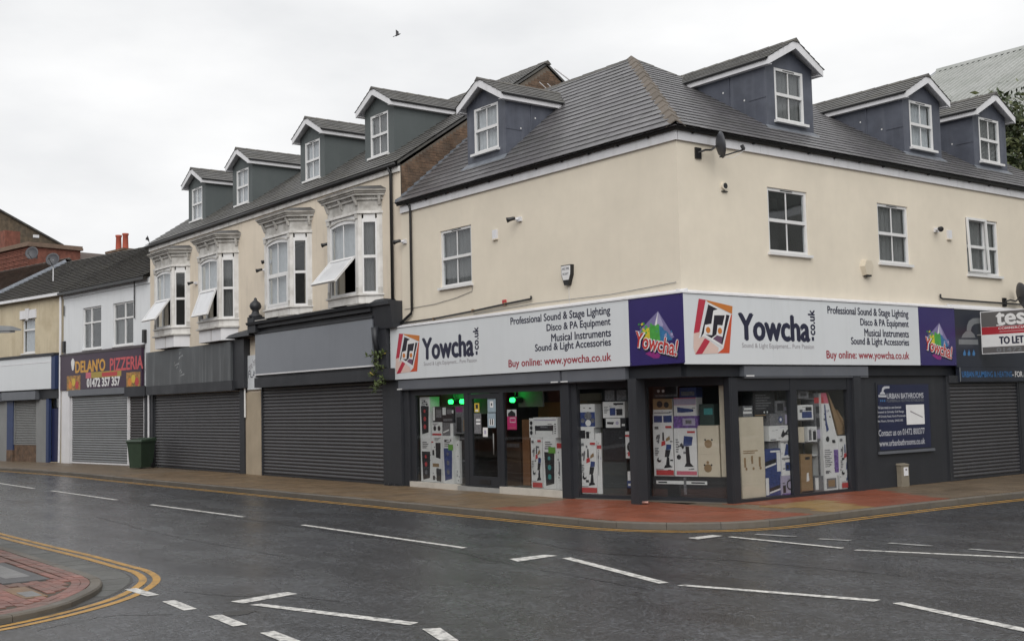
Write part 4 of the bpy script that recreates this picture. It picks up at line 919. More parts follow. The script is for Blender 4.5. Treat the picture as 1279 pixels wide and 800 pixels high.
# ---- alley door with the letting board
bx('alley_wall', M('cream_alley_wall', (.36, .30, .22), .8, .1, 2, streak=((.22, .18, .13), .4)), TB, FL, -19.68, -18.55, -.02, .06, .1, 2.75)
# ---- shop B
old = M('bleached_charcoal_board', (.075, .082, .088), .55, .12, 1.2, streak=((.16, .17, .18), .8), dirt=((.05, .052, .055), .5, 1.))
bx('fascia_panel', old, TB, FL, -28.05, -20.3, .0, .30, 3.17, 4.46); bx('fascia_return', dk, TB, FL, -20.3, -19.45, .0, .22, 2.9, 4.5)
MB().prism([FL(-20.4, .0, 4.55), FL(-20.4, .45, 4.55), FL(-18.62, .45, 4.55), FL(-18.62, 0, 4.55)], [FL(-20.3, 0, 4.78), FL(-20.3, .35, 4.66), FL(-18.62, .35, 4.74), FL(-18.62, 0, 4.86)]).build('alley_canopy', dk, TB)
wornm = M('peeling_film', (.26, .27, .28), .6, .3, 6, dirt=((.08, .085, .09), .9, 5))
for k in range(9):   # torn remains of old sign lettering
    a = -24.9+random.uniform(-.35, .5); c = 3.42+.10*k+random.uniform(-.03, .03); w_ = random.uniform(.10, .5)
    MB().hexa([FL(a, .3025, c), FL(a+w_, .3025, c+.05), FL(a+w_, .301, c+.05), FL(a, .301, c), FL(a+.03, .3025, c+.035), FL(a+w_-.02, .3025, c+.11), FL(a+w_-.02, .301, c+.11), FL(a+.03, .301, c+.035)]).build('torn_film', wornm, TB)
bx('shutter_box', anth, TB, FL, -28.0, -20.18, .0, .31, 2.84, 3.165)
shutter_unit(TB, FL, -27.8, -20.15, .0, .115, 2.82, shut, anth, .105); bx('pilaster', anth, TB, FL, -20.05, -19.70, .0, .1, .1, 2.9); bx('pilaster', anth, TB, FL, -28.38, -27.9, .0, .1, .1, 2.9)
MB().tube([FL(-19.6, .12, 2.9), FL(-19.6, .12, 1.95)], .03).build('overflow_pipe', upvc, TB)
MB().tube([FL(-28.2, .14, 2.9), FL(-28.2, .14, .12)], .04).build('downpipe', upvc_n, TB)
# ------------------------------------------------------------------ pizza shop
PB = thing('white_shop_house', 'white painted two-storey shop with purple pizzeria signboard', 'building', FP(-3.9, -3, .1))
PL = 7.85; PEZ = 7.36
ww = [(-3.16, -1.40, 4.90, 6.63), (-5.96, -4.22, 4.90, 6.65)]
wm = wall_mesh(FP, -PL, 0, .1, PEZ+.1, 0, ww+[(-7.0, -.35, .12, 2.95)], .2)
wm.poly([FP(-PL, 0, .1), FP(-PL, -9, .1), FP(-PL, -9, 7.4), FP(-PL, -4.4, 9.8), FP(-PL, 0, 7.4)]); wm.poly([FP(-PL, -9, .1), FP(0, -9, .1), FP(0, -9, 7.4), FP(-PL, -9, 7.4)]); wm.build('wall', white_wall, PB)
for k, h in enumerate(ww): window(PB, FP, *h, -.06, bars=False, mull=.55 if k == 0 else .42, split=.63, cur=None, vent=False)
bx('blind', curtain2, PB, FP, -3.1, -2.4, -.25, -.24, 4.95, 5.9); bx('blind', curtain2, PB, FP, -5.9, -5.5, -.25, -.24, 4.95, 6.6)
def simple_roof(parent, fr, a0, a1, ez, pitch_k, D, mat, gauge=.22, ov=.25, width=.3):
    rz = ez+(D+ov)*pitch_k
    r = MB().poly([fr(a0, ov, ez), fr(a1, ov, ez), fr(a1, -D, rz), fr(a0, -D, rz)]).poly([fr(a0, -D, rz), fr(a1, -D, rz), fr(a1, -2*D, ez), fr(a0, -2*D, ez)]).build('roof', mat, parent)
    up = fr(0, -D, rz)-fr(0, ov, ez); slates(r, fr(a0, ov, ez+.01), fr(a1, ov, ez+.01), up, up.length, gauge, width, mat, th=.03)
    t = MB(); ridge(fr(a0, -D, rz), fr(a1, -D, rz), t); t.build('ridge_tiles', ridgem, r, kind='stuff'); return r, rz
PK = .53; _, PRZ = simple_roof(PB, FP, -PL-.35, -.02, PEZ+.08, PK, 4.4, slate3, .27)
bx('gutter', black, PB, FP, -PL, -.02, .14, .30, PEZ-.02, PEZ+.09); bx('eaves_board', white_wall, PB, FP, -PL, 0, .005, .05, PEZ-.16, PEZ+.03)
bx('pilaster', upvc_n, PB, FP, -PL+.05, -7.0, -.05, .10, .1, 3.2); bx('shutter_box', shutbox, PB, FP, -7.0, -1.72, -.1, .16, 2.95, 3.21)
bx('shutter_box', anth, PB, FP, -1.72, -.02, -.1, .22, 2.82, 3.21)
shutter_unit(PB, FP, -6.88, -1.78, .0, .115, 2.95, shut_s, upvc_n, .098); shutter_unit(PB, FP, -1.6, -.42, .0, .115, 2.85, shut_d, upvc_n, .105)
bx('pilaster', anth, PB, FP, -.34, -.02, -.05, .08, .1, 2.85)
for a in (-PL+.16, -1.2): MB().tube([FP(a, .06, 6.9 if a < -5 else PEZ), FP(a, .06, 6.45 if a < -5 else 5.9)], .025).build('cable_conduit', black, PB)
bx('cable_box', black, PB, FP, -PL+.08, -PL+.24, .0, .10, 4.85, 5.35); bx('cable_box', black, PB, FP, -.45, -.28, .0, .12, 4.9, 5.4)
# ------------------------------------------------------------------ ochre house
KB = thing('ochre_shop_house', 'ochre rendered shop with wide white fascia and blue door', 'building', FK(-4.6, -3, .1))
KL = 8.25; KEZ = 7.38
wk = [(-3.86, -2.60, 5.0, 6.55)]
wm = wall_mesh(FK, -KL, -.02, .1, KEZ+.1, 0, wk+[(-8.0, -.32, .12, 3.3)], .25)
wm.poly([FK(-KL, 0, .1), FK(-KL, -9, .1), FK(-KL, -9, 7.4), FK(-KL, 0, 7.4)]); wm.poly([FK(-KL, -9, .1), FK(0, -9, .1), FK(0, -9, 7.4), FK(-KL, -9, 7.4)]); wm.build('wall', cream_far, KB)
window(KB, FK, *wk[0], -.08, bars=False, cur=curtain, split=.68)
MB().prism([FK(-4.0, .0, 6.56), FK(-2.46, 0, 6.56), FK(-2.46, 0, 6.95), FK(-4.0, 0, 6.95)], [FK(-4.0, .05, 6.56), FK(-2.46, .05, 6.56), FK(-2.46, .05, 6.95), FK(-4.0, .05, 6.95)]).build('lintel', upvc_n, KB)
MB().prism([FK(-3.32, .05, 6.5), FK(-3.14, .05, 6.5), FK(-3.06, .05, 7.02), FK(-3.40, .05, 7.02)], [FK(-3.32, .09, 6.5), FK(-3.14, .09, 6.5), FK(-3.06, .09, 7.02), FK(-3.40, .09, 7.02)]).build('keystone', upvc_n, KB)
simple_roof(KB, FK, -KL, .02, KEZ+.065, PK, 4.4, slate3, .27)
bx('gutter', upvc_n, KB, FK, -KL, .1, .14, .28, KEZ-.02, KEZ+.10)
bx('white_fascia', signw, KB, FK, -KL, -.62, .1, .25, 3.32, 4.76); bx('fascia_bead', upvc_n, KB, FK, -KL, -.62, .25, .262, 4.48, 4.51); bx('fascia_coping', anth, KB, FK, -KL, -.3, .0, .3, 4.765, 4.88)
for a in (-5.85, ): bx('panel_joint', shutbox, KB, FK, a-.01, a+.01, .25, .253, 3.33, 4.47)
blu = M('blue_shop_paint', (.022, .04, .11), .5, .1, 3); grp = M('grey_shop_panel', (.20, .205, .205), .5, .08, 2, streak=((.14, .14, .14), .4))
bx('fascia_end', blu, KB, FK, -.62, -.3, .0, .24, 3.3, 4.76); bx('lintel_panel', anth, KB, FK, -KL, -.3, -.05, .1, 2.9, 3.31)
bx('shutter_box', shutbox, KB, FK, -5.2, -1.95, .05, .30, 2.88, 3.25); bx('shutter_box', shutbox, KB, FK, -8.2, -5.3, .05, .30, 2.85, 3.22)
bx('pilaster', blu, KB, FK, -5.1, -4.5, -.05, .08, .62, 2.9); bx('pilaster_base', brickm, KB, FK, -5.1, -4.5, -.05, .09, .1, .62)
shutter_unit(KB, FK, -4.43, -2.38, -.02, .86, 2.88, grp, grp, .075)
sr = bx('stall_riser', mortar, KB, FK, -4.5, -2.3, -.1, .0, .1, .855)
for r in range(9):
    x = -4.49-(.11 if r % 2 else 0)
    while x < -2.32:
        q0, q1 = max(x, -4.49), min(x+.215, -2.31)
        if q1-q0 > .03: bx('brick', brickm, sr, FK, q0, q1, .0, .01+random.uniform(0, .004), .115+.082*r, .185+.082*r)
        x += .225
bx('grey_panel', grp, KB, FK, -2.3, -1.42, -.05, .06, .1, 2.9); bx('grey_panel', grp, KB, FK, -6.2, -5.12, -.05, .05, .1, 2.9); bx('grey_panel', grp, KB, FK, -8.2, -6.25, -.05, .03, .1, 2.9)
bx('pilaster', blu, KB, FK, -1.38, -1.14, -.05, .08, .1, 2.9)
dr = bx('blue_door', M('navy_door', (.012, .016, .06), .45, .1, 3), KB, FK, -1.12, -.34, -.12, -.06, .14, 2.46); bx('fanlight', glass, KB, FK, -1.12, -.34, -.12, -.1, 2.5, 2.9)
MB().tube([FK(-.06, .12, 7.3), FK(-.06, .12, 3.0), FK(-.12, .12, .12)], .05).build('downpipe', upvc_n, KB)
# party-wall flashing and chimney
fl = MB(); b = .25
while b > -4.3:
    z = KEZ+.08+PK*(.25-b); z1 = z+PK*.22
    fl.hexa([FK(-KL-.02, b, z), FK(-KL+.16, b, z), FK(-KL+.16, b-.22, z1), FK(-KL-.02, b-.22, z1), FK(-KL-.02, b, z+.20), FK(-KL+.14, b, z+.10), FK(-KL+.14, b-.22, z1+.06), FK(-KL-.02, b-.22, z1+.20)]); b -= .22
fl.build('party_wall_flashing', flash, KB)
ch = MB().box(FP, -14.25, -12.45, -5.75, -5.0, 8.8, 10.25).box(FP, -14.32, -12.38, -5.82, -4.93, 10.25, 10.36).build('chimney', brickm, KB)
potm = M('terracotta_pot', (.34, .075, .045), .8, .15, 5)
for a in (-13.72, -12.98): MB().lathe(FP(a, -5.37, 10.36), [(.17, 0), (.15, .1), (.13, .70), (.16, .74), (.16, .82), (.1, .82)], 12).build('chimney_pot', potm, ch, smooth=True)
# ------------------------------------------------------------------ houses further along the street
NB = thing('brown_roofed_house', 'house with brown tiled roof at the far left beyond the stepped flashing', 'house', FK(-13, -3, .1))
MB().prism([FK(-18, 0, .1), FK(-KL-.03, 0, .1), FK(-KL-.03, -9, .1), FK(-18, -9, .1)], [FK(-18, 0, 7.5), FK(-KL-.03, 0, 7.5), FK(-KL-.03, -9, 7.5), FK(-18, -9, 7.5)]).build('wall', cream_far, NB)
simple_roof(NB, FK, -18, -KL-.03, KEZ+.22, PK, 4.6, tile_red, .20)
MB().poly([FK(-KL-.04, 0, 7.4), FK(-KL-.04, -9, 7.4), FK(-KL-.04, -4.6, 10.0)]).build('gable_end', brickm, NB)
RB = thing('red_brick_house', 'red brick parapet with stone coping at the far left edge', 'house', FK(-13, -7, .1))
redb = M('red_brick', (.17, .062, .042), .85, .2, 3, fine=(.3, 5), dirt=((.14, .06, .04), .6, 1.2)); cop = M('stone_coping', (.16, .11, .08), .8, .2, 3)
FQ = FK.at(0, -5.4)
(q0, z0), (q1, z1) = FQ.px(-60, 300), FQ.px(37, 302)
rb = MB().box(FQ, q0, q1, -3, 0, .1, z1-.25).build('wall', redb, RB)
z = z1-2.2; r = 0
while z < z1-.35:
    MB().box(FQ, q0, q1, 0, .03 if r % 3 else .06, z, z+.062).build('brick_course', redb, rb); z += .085; r += 1
MB().box(FQ, q0-.1, q1+.15, -3.1, .2, z1-.25, z1-.12).box(FQ, q0-.1, q1+.08, -3.1, .12, z1-.12, z1).build('coping', cop, RB)
MB().box(FQ, q0, FQ.px(4, 290)[0], -1, -.1, z1, FQ.px(0, 288)[1]).build('upstand', redb, RB)
GBH = thing('brick_gable_house', 'tall brown brick gable rising behind the red brick parapet', 'house', (-72, 4, .1))
FG = Frame((-68, 0), (0, 1))
g = [FG.px(*p) for p in ((-70, 225), (79, 308), (79, 345))]; g0 = (g[0][0]-(g[1][0]-g[0][0]), g[1][1])
front = [FG(g0[0], 0, .1), FG(g[1][0], 0, .1), FG(g[1][0], 0, g[1][1]), FG(g[0][0], 0, g[0][1]), FG(g0[0], 0, g0[1])]; back_ = [FG(g0[0], -8, .1), FG(g[1][0], -8, .1), FG(g[1][0], -8, g[1][1]), FG(g[0][0], -8, g[0][1]), FG(g0[0], -8, g0[1])]
MB().prism(back_, front).build('wall', M('far_brown_brick', (.10, .075, .05), .9, .25, 2.5, fine=(.35, 4), dirt=((.06, .055, .045), .6, 1.2)), GBH)
for s_, (pa, pb) in enumerate(((g[1], g[0]), (g0, g[0]))):
    MB().hexa([FG(pa[0], .15, pa[1]), FG(pb[0], .15, pb[1]), FG(pb[0], -8.1, pb[1]), FG(pa[0], -8.1, pa[1]), FG(pa[0], .15, pa[1]+.14), FG(pb[0], .15, pb[1]+.14), FG(pb[0], -8.1, pb[1]+.14), FG(pa[0], -8.1, pa[1]+.14)]).build('roof_slope', slate3, GBH)
a, z = FG.px(45, 295); bx('air_brick', upvc_n, GBH, FG, a-.2, a+.2, .0, .04, z-.1, z+.1)
RH = thing('rear_house', 'small brown roof peak showing behind the dark slate ridge at left', 'house', FK(-6, -9, .1))
FH = FK.at(0, -9); a0, zz = FH.px(80, 313); a1, z2 = FH.px(101, 323)
MB().prism([FH(a0-4, 0, .1), FH(a1, 0, .1), FH(a1, 0, z2-.4), FH(a1, 0, z2), FH(a0, 0, zz), FH(a0-4, 0, zz-2)], [FH(a0-4, -6, .1), FH(a1, -6, .1), FH(a1, -6, z2-.4), FH(a1, -6, z2), FH(a0, -6, zz), FH(a0-4, -6, zz-2)]).build('gable', tile_red, RH)
# ------------------------------------------------------------------ warehouse roof behind
WH = thing('warehouse', 'large warehouse with pale green-grey corrugated roof behind the dormers at right', 'warehouse', (10, 40, .0))
wy, wz, wx0, wx1, wk_ = 36., 18.37, -16.5, 30., .55
corr = M('weathered_corrugated_sheet', (.36, .37, .355), .55, .1, .8, streak=((.2, .21, .19), .5), dirt=((.2, .22, .19), .5, .5))
MB().box(FL, wx0+.3, wx1, -2*wy+20, -20, 0, wz-16*wk_-.3).build('wall', corr, WH)
mb = MB(); x = wx0; p_ = .30; y0 = 20.
while x < wx1:
    pr_ = [(0, 0), (.08, 0), (.11, .12), (.19, .12), (.22, 0), (.30, 0)]
    for k in range(5):
        (u0, h0), (u1, h1) = pr_[k], pr_[k+1]
        mb.poly([(x+u0, y0, wz-(wy-y0)*wk_+h0), (x+u1, y0, wz-(wy-y0)*wk_+h1), (x+u1, wy, wz+h1), (x+u0, wy, wz+h0)])
    x += p_
mb.build('corrugated_roof', corr, WH)
MB().hexa([(wx0, wy-.3, wz-.05), (wx1, wy-.3, wz-.05), (wx1, wy+.3, wz-.05), (wx0, wy+.3, wz-.05), (wx0, wy-.2, wz+.12), (wx1, wy-.2, wz+.12), (wx1, wy+.2, wz+.12), (wx0, wy+.2, wz+.12)]).build('ridge_cap', corr, WH)
MB().hexa([(wx0-.08, y0, wz-(wy-y0)*wk_-.2), (wx0+.12, y0, wz-(wy-y0)*wk_-.2), (wx0+.12, wy, wz-.2), (wx0-.08, wy, wz-.2), (wx0-.08, y0, wz-(wy-y0)*wk_+.1), (wx0+.12, y0, wz-(wy-y0)*wk_+.1), (wx0+.12, wy, wz+.1), (wx0-.08, wy, wz+.1)]).build('verge_flashing', flash, WH)
MB().poly([(wx0, wy, wz), (wx1, wy, wz), (wx1, 2*wy-y0, wz-(wy-y0)*wk_), (wx0, 2*wy-y0, wz-(wy-y0)*wk_)]).build('rear_roof_slope', corr, WH)
# ------------------------------------------------------------------ tree behind the roof
TR = thing('tree', 'dark leafy tree standing behind the rightmost dormer', 'tree', (-4.4, 19.0, 0))
bark = M('bark', (.06, .05, .035), .9, .2, 5); leafm = M('dark_leaf', (.045, .062, .026), .55, .35, 1.3, fine=(.5, 9)); leafm2 = M('olive_leaf', (.10, .115, .045), .55, .3, 1.3, fine=(.4, 9))
tk = MB().tube([(-4.4, 19, 0), (-4.3, 19, 3), (-4.5, 19.1, 6), (-4.2, 19, 9), (-4.2, 19, 11.2)], .28, 9, .05); tk.build('trunk', bark, TR, smooth=True)
rng = random.Random(5); lims = []
for k in range(60):
    z0 = rng.uniform(4.5, 10.5); an = rng.uniform(0, 6.28); ln = rng.uniform(1.2, 3.2)*(1.15-(z0-4)/12); p = Vector((-4.3, 19, z0)); d = Vector((math.cos(an), math.sin(an), rng.uniform(.25, .9)))
    pts = [p+d*ln*t+Vector((0, 0, -.35*ln*t*t)) for t in (0, .35, .7, 1)]; lims.append(pts); MB().tube(pts, .06, 6, .015).build('limb', bark, TR)
def leaf(mb, p, d, n_, L_, w_):
    s_ = d.cross(n_).normalized()*w_; q = len(mb.v); mb.v += [p, p+d*L_*.45+s_+n_*.01, p+d*L_, p+d*L_*.45-s_+n_*.01]; mb.f += [(q, q+1, q+2), (q, q+2, q+3)]
ca, cb = MB(), MB()
for pts in lims:
    for k in range(300):
        t = rng.uniform(.2, 1.0)**.6; i = min(2, int(t*3)); p = pts[i].lerp(pts[i+1], t*3-i)+Vector((rng.gauss(0, .42), rng.gauss(0, .42), rng.gauss(0, .38)))
        d = Vector((rng.gauss(0, 1), rng.gauss(0, 1), rng.gauss(-.3, .7))).normalized(); nn = Vector((rng.gauss(0, 1), rng.gauss(0, 1), rng.gauss(.4, 1))).normalized()
        leaf(ca if rng.random() < .62 else cb, p, d, nn, rng.uniform(.18, .34), rng.uniform(.045, .075))
for k in range(60):   # arching shoots along the top
    an = rng.uniform(0, 6.28); p = Vector((-4.3+rng.gauss(0, 1.3), 19+rng.gauss(0, 1.0), rng.uniform(10.2, 11.6))); d = Vector((math.cos(an)*.6, math.sin(an)*.6, 1.2)).normalized(); prev = p
    for j in range(9):
        prev = prev+d*.16; d = (d+Vector((math.cos(an)*.16, math.sin(an)*.16, -.20))).normalized()
        for s_ in (-1, 1): leaf(cb if k % 2 else ca, prev, (d*.4+Vector((math.cos(an+1.57*s_), math.sin(an+1.57*s_), -.4))).normalized(), Vector((0, 0, 1)), rng.uniform(.18, .30), .03)
ca.build('crown', leafm, TR, kind='stuff'); cb.build('crown_olive_leaves', leafm2, TR, kind='stuff')  # olive leaves are mixed in among the dark ones

# ------------------------------------------------------------------ the other sides of the crossroads, out of frame but mirrored in the shop glass
def facing_row(name, label, fr, L_, h, mat):
    t = thing(name, label, 'house', fr(L_/2, -3, 0)); holes = []
    for k in range(int(L_/4.6)):
        a = 1.2+4.6*k; holes += [(a, a+1.1, 4.3, 6.0), (a+2.2, a+3.3, 4.3, 6.0), (a-.4, a+2.6, .7, 2.7)]
    wm = wall_mesh(fr, 0, L_, 0, h, 0, holes, .15)
    wm.poly([fr(0, 0, 0), fr(0, -8, 0), fr(0, -8, h), fr(0, 0, h)]); wm.poly([fr(L_, 0, 0), fr(L_, -8, 0), fr(L_, -8, h), fr(L_, 0, h)]); wm.build('wall', mat, t)
    for q in holes: bx('window', M('far_window', (.03, .035, .04), .1, .1, 2), t, fr, q[0], q[1], -.16, -.14, q[2], q[3]); bx('sill', upvc_n, t, fr, q[0]-.05, q[1]+.05, -.05, .06, q[2]-.1, q[2]-.003)
    MB().poly([fr(-.2, .3, h), fr(L_+.2, .3, h), fr(L_+.2, -4, h+2.6), fr(-.2, -4, h+2.6)]).poly([fr(-.2, -4, h+2.6), fr(L_+.2, -4, h+2.6), fr(L_+.2, -8.3, h), fr(-.2, -8.3, h)]).build('roof', slate3, t)
facing_row('brick_house_row', 'red brick houses across the main road, seen only mirrored in the shop windows', Frame((.4, -15.2), (-1, -.02)), 52, 6.6, redb)
facing_row('rendered_house_row', 'grey rendered houses across the side street, seen only mirrored in the shop windows', Frame((15.5, 36), (0, -1)), 30, 6.6, cream_old)
# ------------------------------------------------------------------ shop signs
ZM = {'c1': (510, 480, 5.714), 'c2': (610, 480, 5.517), 'c3': (715, 470, 4.85), 'c4': (800, 470, 4.85), 'c5': (920, 470, 5.), 'c6': (985, 470, 5.16), 'b14': (770, 350, 6.667), 'z8': (470, 280, 3.28), 'a5': (840, 350, 3.553),
      'b11': (1140, 350, 5.714), 'b15': (1080, 460, 5.), 'b4': (70, 420, 4.446)}
def zp(z, u, v): x, y, s = ZM[z]; return (x+u/s, y+v/s)
lg_or = M('logo_orange', (.50, .17, .035), .4, .05, 3); lg_ro = M('logo_vermilion', (.50, .075, .03), .4, .05, 3); lg_cr = M('logo_crimson', (.40, .03, .055), .4, .05, 3)
lg_pk = M('logo_peach', (.60, .45, .40), .4, .05, 3); lg_bk = M('logo_black', (.015, .013, .022), .4, 0); lg_pl = M('logo_plum', (.12, .06, .11), .4, .1, 3)
# the logo traced in the right-hand sign's plane and normalised to its own box
LB = (632, 150, 965, 618)
def nrm(u, v):
    a, c = FR.px(*zp('b14', u, v), .19); a0, c1 = FR.px(*zp('b14', 640, 150), .19); a1, c0 = FR.px(*zp('b14', 962, 612), .19); return ((a-.12)/1.12, (c-3.04)/1.08)
def logo(sign, fr, b, a0, c0, w_, h_):
    def P(pts, mat, l): MB().poly([fr(a0+nrm(*p)[0]*w_, b+l*.0012, c0+nrm(*p)[1]*h_) for p in reversed(pts)]).build('emblem_shape', mat, sign)
    P([(684, 152), (742, 162), (690, 430), (642, 440)], lg_cr, 1); P([(742, 162), (965, 215), (962, 280), (760, 180)], lg_or, 1); P([(950, 290), (962, 280), (940, 605), (840, 606), (890, 565)], lg_ro, 1)
    P([(642, 440), (690, 430), (735, 480), (655, 615), (640, 560)], lg_pk, 1); P([(655, 615), (735, 480), (778, 505), (712, 612)], lg_cr, 2); P([(712, 612), (778, 505), (850, 560), (842, 606)], lg_pk, 2)
    P([(765, 185), (950, 292), (885, 560), (730, 465), (682, 480)], boxw, 3); P([(762, 200), (842, 240), (805, 250), (788, 360), (735, 370), (725, 440), (698, 478)], lg_bk, 4)
    P([(812, 290), (900, 290), (880, 375), (840, 370), (830, 450), (790, 480), (740, 452), (795, 455)], lg_bk, 4); P([(912, 285), (940, 290), (880, 535), (800, 485), (835, 455), (882, 470)], lg_bk, 4)
    P([(800, 485), (835, 455), (882, 470), (870, 528)], lg_pl, 5); P([(735, 368), (788, 378), (780, 455), (725, 440)], boxw, 5); P([(838, 375), (890, 385), (880, 470), (830, 455)], boxw, 6)
    for u, v in ((760, 413), (858, 420)):
        x, y = nrm(u, v); MB().disc(fr, a0+x*w_, b+.008, c0+y*h_, .062, 14, .0015).build('emblem_dot', lg_or, sign)
bl_l = M('beam_lavender', (.17, .15, .30), .4, .15, 8); bl_l2 = M('beam_pale', (.30, .28, .44), .4, .15, 8); bl_w = M('letter_outline_white', (.66, .66, .68), .4, 0); bl_r = M('letter_red', (.42, .035, .03), .4, 0)
bl = {'g': M('burst_green', (.06, .30, .05), .4, .2, 12), 'y': M('burst_yellow', (.55, .45, .03), .4, .2, 12), 'b': M('burst_blue', (.03, .14, .30), .4, .2, 12), 'm': M('burst_magenta', (.22, .02, .16), .4, .2, 12)}
def burst(sign, fr, b, ac, cc, s):
    """light-beam logo: cone, rainbow splash, slanted outlined lettering"""
    def P(pts, mat, l, nm='emblem_shape'): MB().poly([fr(ac+x*s, b+l*.0012, cc+y*s) for x, y in pts]).build(nm, mat, sign)
    P([(-.40, .03), (.065, .33), (.39, -.08), (.1, -.2)], bl_l, 1); P([(-.02, .13), (.065, .33), (.17, .12), (.1, .0)], bl_l2, 1.5)
    P([(-.34, .0), (-.27, .06), (-.20, .085), (-.10, .10), (-.08, -.1), (-.25, -.1)], bl['y'], 2); P([(-.13, .095), (-.07, .135), (.0, .115), (.06, .14), (.11, .09), (.10, -.12), (-.12, -.1)], bl['g'], 2.5)
    P([(.08, .11), (.14, .09), (.19, .03), (.25, .01), (.30, -.06), (.36, -.12), (.1, -.14)], bl['b'], 3); P([(-.24, -.30), (-.05, -.38), (.06, -.38), (.1, -.32), (-.1, -.26)], bl['m'], 2)
    rr = random.Random(11)
    for k in range(26):   # splashes of colour round the burst
        t_ = rr.uniform(0, 1); x, y = -.33+.66*t_+rr.uniform(-.05, .05), .07-.12*t_+rr.uniform(-.03, .10); q = rr.uniform(.012, .034); cm_ = [bl['y'], bl['g'], bl['g'], bl['b'], bl_l2][min(4, int(t_*4+rr.uniform(0, 1.4)))]
        P([(x-q, y), (x-q*.2, y-q*.8), (x+q, y-q*.2), (x+q*.3, y+q)], cm_, 3.1+.01*k)
    P([(-.01, .12), (.065, .33), (.03, .10)], boxw, 1.8); P([(.07, .12), (.067, .33), (.1, .11)], bl_l2, 1.9)
    for dx, dy, bo, m_, l in ((.014, -.03, .055, lg_bk, 3.6), (0, 0, .065, bl_w, 4.2), (0, 0, .018, bl_r, 5.)):
        g = bo*.20; text('Yowcha!', fr, ac-(.46+g-dx)*s, ac+(.46+g+dx)*s, cc-(.275+g-dy)*s, cc-(.035-g-dy)*s, b+l*.0012, m_, sign, name='emblem_lettering', bold=bo, rot=-12)
def shop_sign(fr, b, a0, a1, ablue, c0, c1, label, lines, yow, tagl, logo_a):
    s = thing('shop_sign', label, 'sign', fr((a0+a1)/2, b-.02, c0), 'fascia signs of the corner shop')
    x = a0; cuts = [a0, *[a0+(ablue-a0)*k/3 for k in (1, 2)], ablue]
    for k in range(3): bx('sign_panel', signw, s, fr, cuts[k]+.0012, cuts[k+1]-.0012, b-.03, b, c0, c1)
    bx('blue_panel', signblue, s, fr, ablue, a1, b-.03, b+.001, c0, c1)
    # sloping cap from wall to sign
    MB().hexa([fr(a0, 0.002, c1+.03), fr(a1, .002, c1+.03), fr(a1, b+.02, c1-.005), fr(a0, b+.02, c1-.005), fr(a0, .002, c1+.09), fr(a1, .002, c1+.09), fr(a1, b+.02, c1+.025), fr(a0, b+.02, c1+.025)]).build('cap_flashing', upvc_n, s)
    bx('black_trim', black, s, fr, a0, a1, b-.02, b+.006, c1-.012, c1-.0052)  # thin black strip just below the cap edge
    for k in range(5):
        for c in (c0+.04, c1-.05): MB().disc(fr, ablue+.04+(a1-ablue-.08)*(k % 2), b+.0012, c, .012, 8).build('screw', upvc, s)
    t = b+.002
    for (st, p0, p1, h, m_), zc in zip(lines, (4.02, 3.79, 3.58, 3.365, 3.055)): textpx(st, fr, t, p0, p1, h, m_, s, c=zc+(.02 if fr is FL else 0), emb=.006)
    text('Yowcha', fr, yow[0], yow[1], 3.355, 3.875, t, ink, s, emb=.032, letters=True); bx('full_stop', ink, s, fr, yow[2], yow[2]+.075, t-.001, t+.001, 3.365, 3.45)
    text('co.uk', fr, yow[2]-.09, yow[2]+.12, 3.49, 4.02, t, ink, s, emb=.011, rot=90)
    text('Sound & Light Equipment... Pure Passion', fr, tagl[0], tagl[1], 3.165, 3.29, t, inkgrey, s); logo(s, fr, t, *logo_a)
    return s
z8 = lambda u, v: zp('z8', u, v); a5 = lambda u, v: zp('a5', u, v)
sg = shop_sign(FL, .15, -10.52, .185, -1.34, 2.885, 4.24, 'long white shop sign above the glass door on the left facade',
    [('Professional Sound & Stage Lighting', z8(550, 398), z8(958, 358), .215, ink), ('Disco & PA Equipment', z8(698, 420), z8(959, 406), .20, ink), ('Musical Instruments', z8(717, 464), z8(961, 448), .165, ink),
     ('Sound & Light Accessories', z8(651, 515), z8(961, 496), .205, ink), ('Buy online: www.yowcha.co.uk', z8(542, 570), z8(962, 547), .215, inkred)], (-8.96, -6.76, -6.66), (-8.92, -6.62), (-10.24, 3.03, 1.14, 1.04))
burst(sg, FL, .1525, -.58, 3.50, 1.30)
sg = shop_sign(FR, .19, -.145, 9.14, 7.64, 2.86, 4.235, 'white shop sign on the right facade, ending beside the navy sign',
    [('Professional Sound & Stage Lighting', a5(688, 134), a5(1046, 153), .215, ink), ('Disco & PA Equipment', a5(834, 187), a5(1047, 194), .20, ink), ('Musical Instruments', a5(852, 233), a5(1048, 236), .165, ink),
     ('Sound & Light Accessories', a5(793, 270), a5(1049, 275), .205, ink), ('Buy online: www.yowcha.co.uk', a5(684, 332), a5(1050, 338), .215, inkred)], (1.43, 3.62, 3.70), (1.49, 3.76), (.12, 3.04, 1.12, 1.08))
burst(sg, FR, .1925, 8.40, 3.46, 1.22)
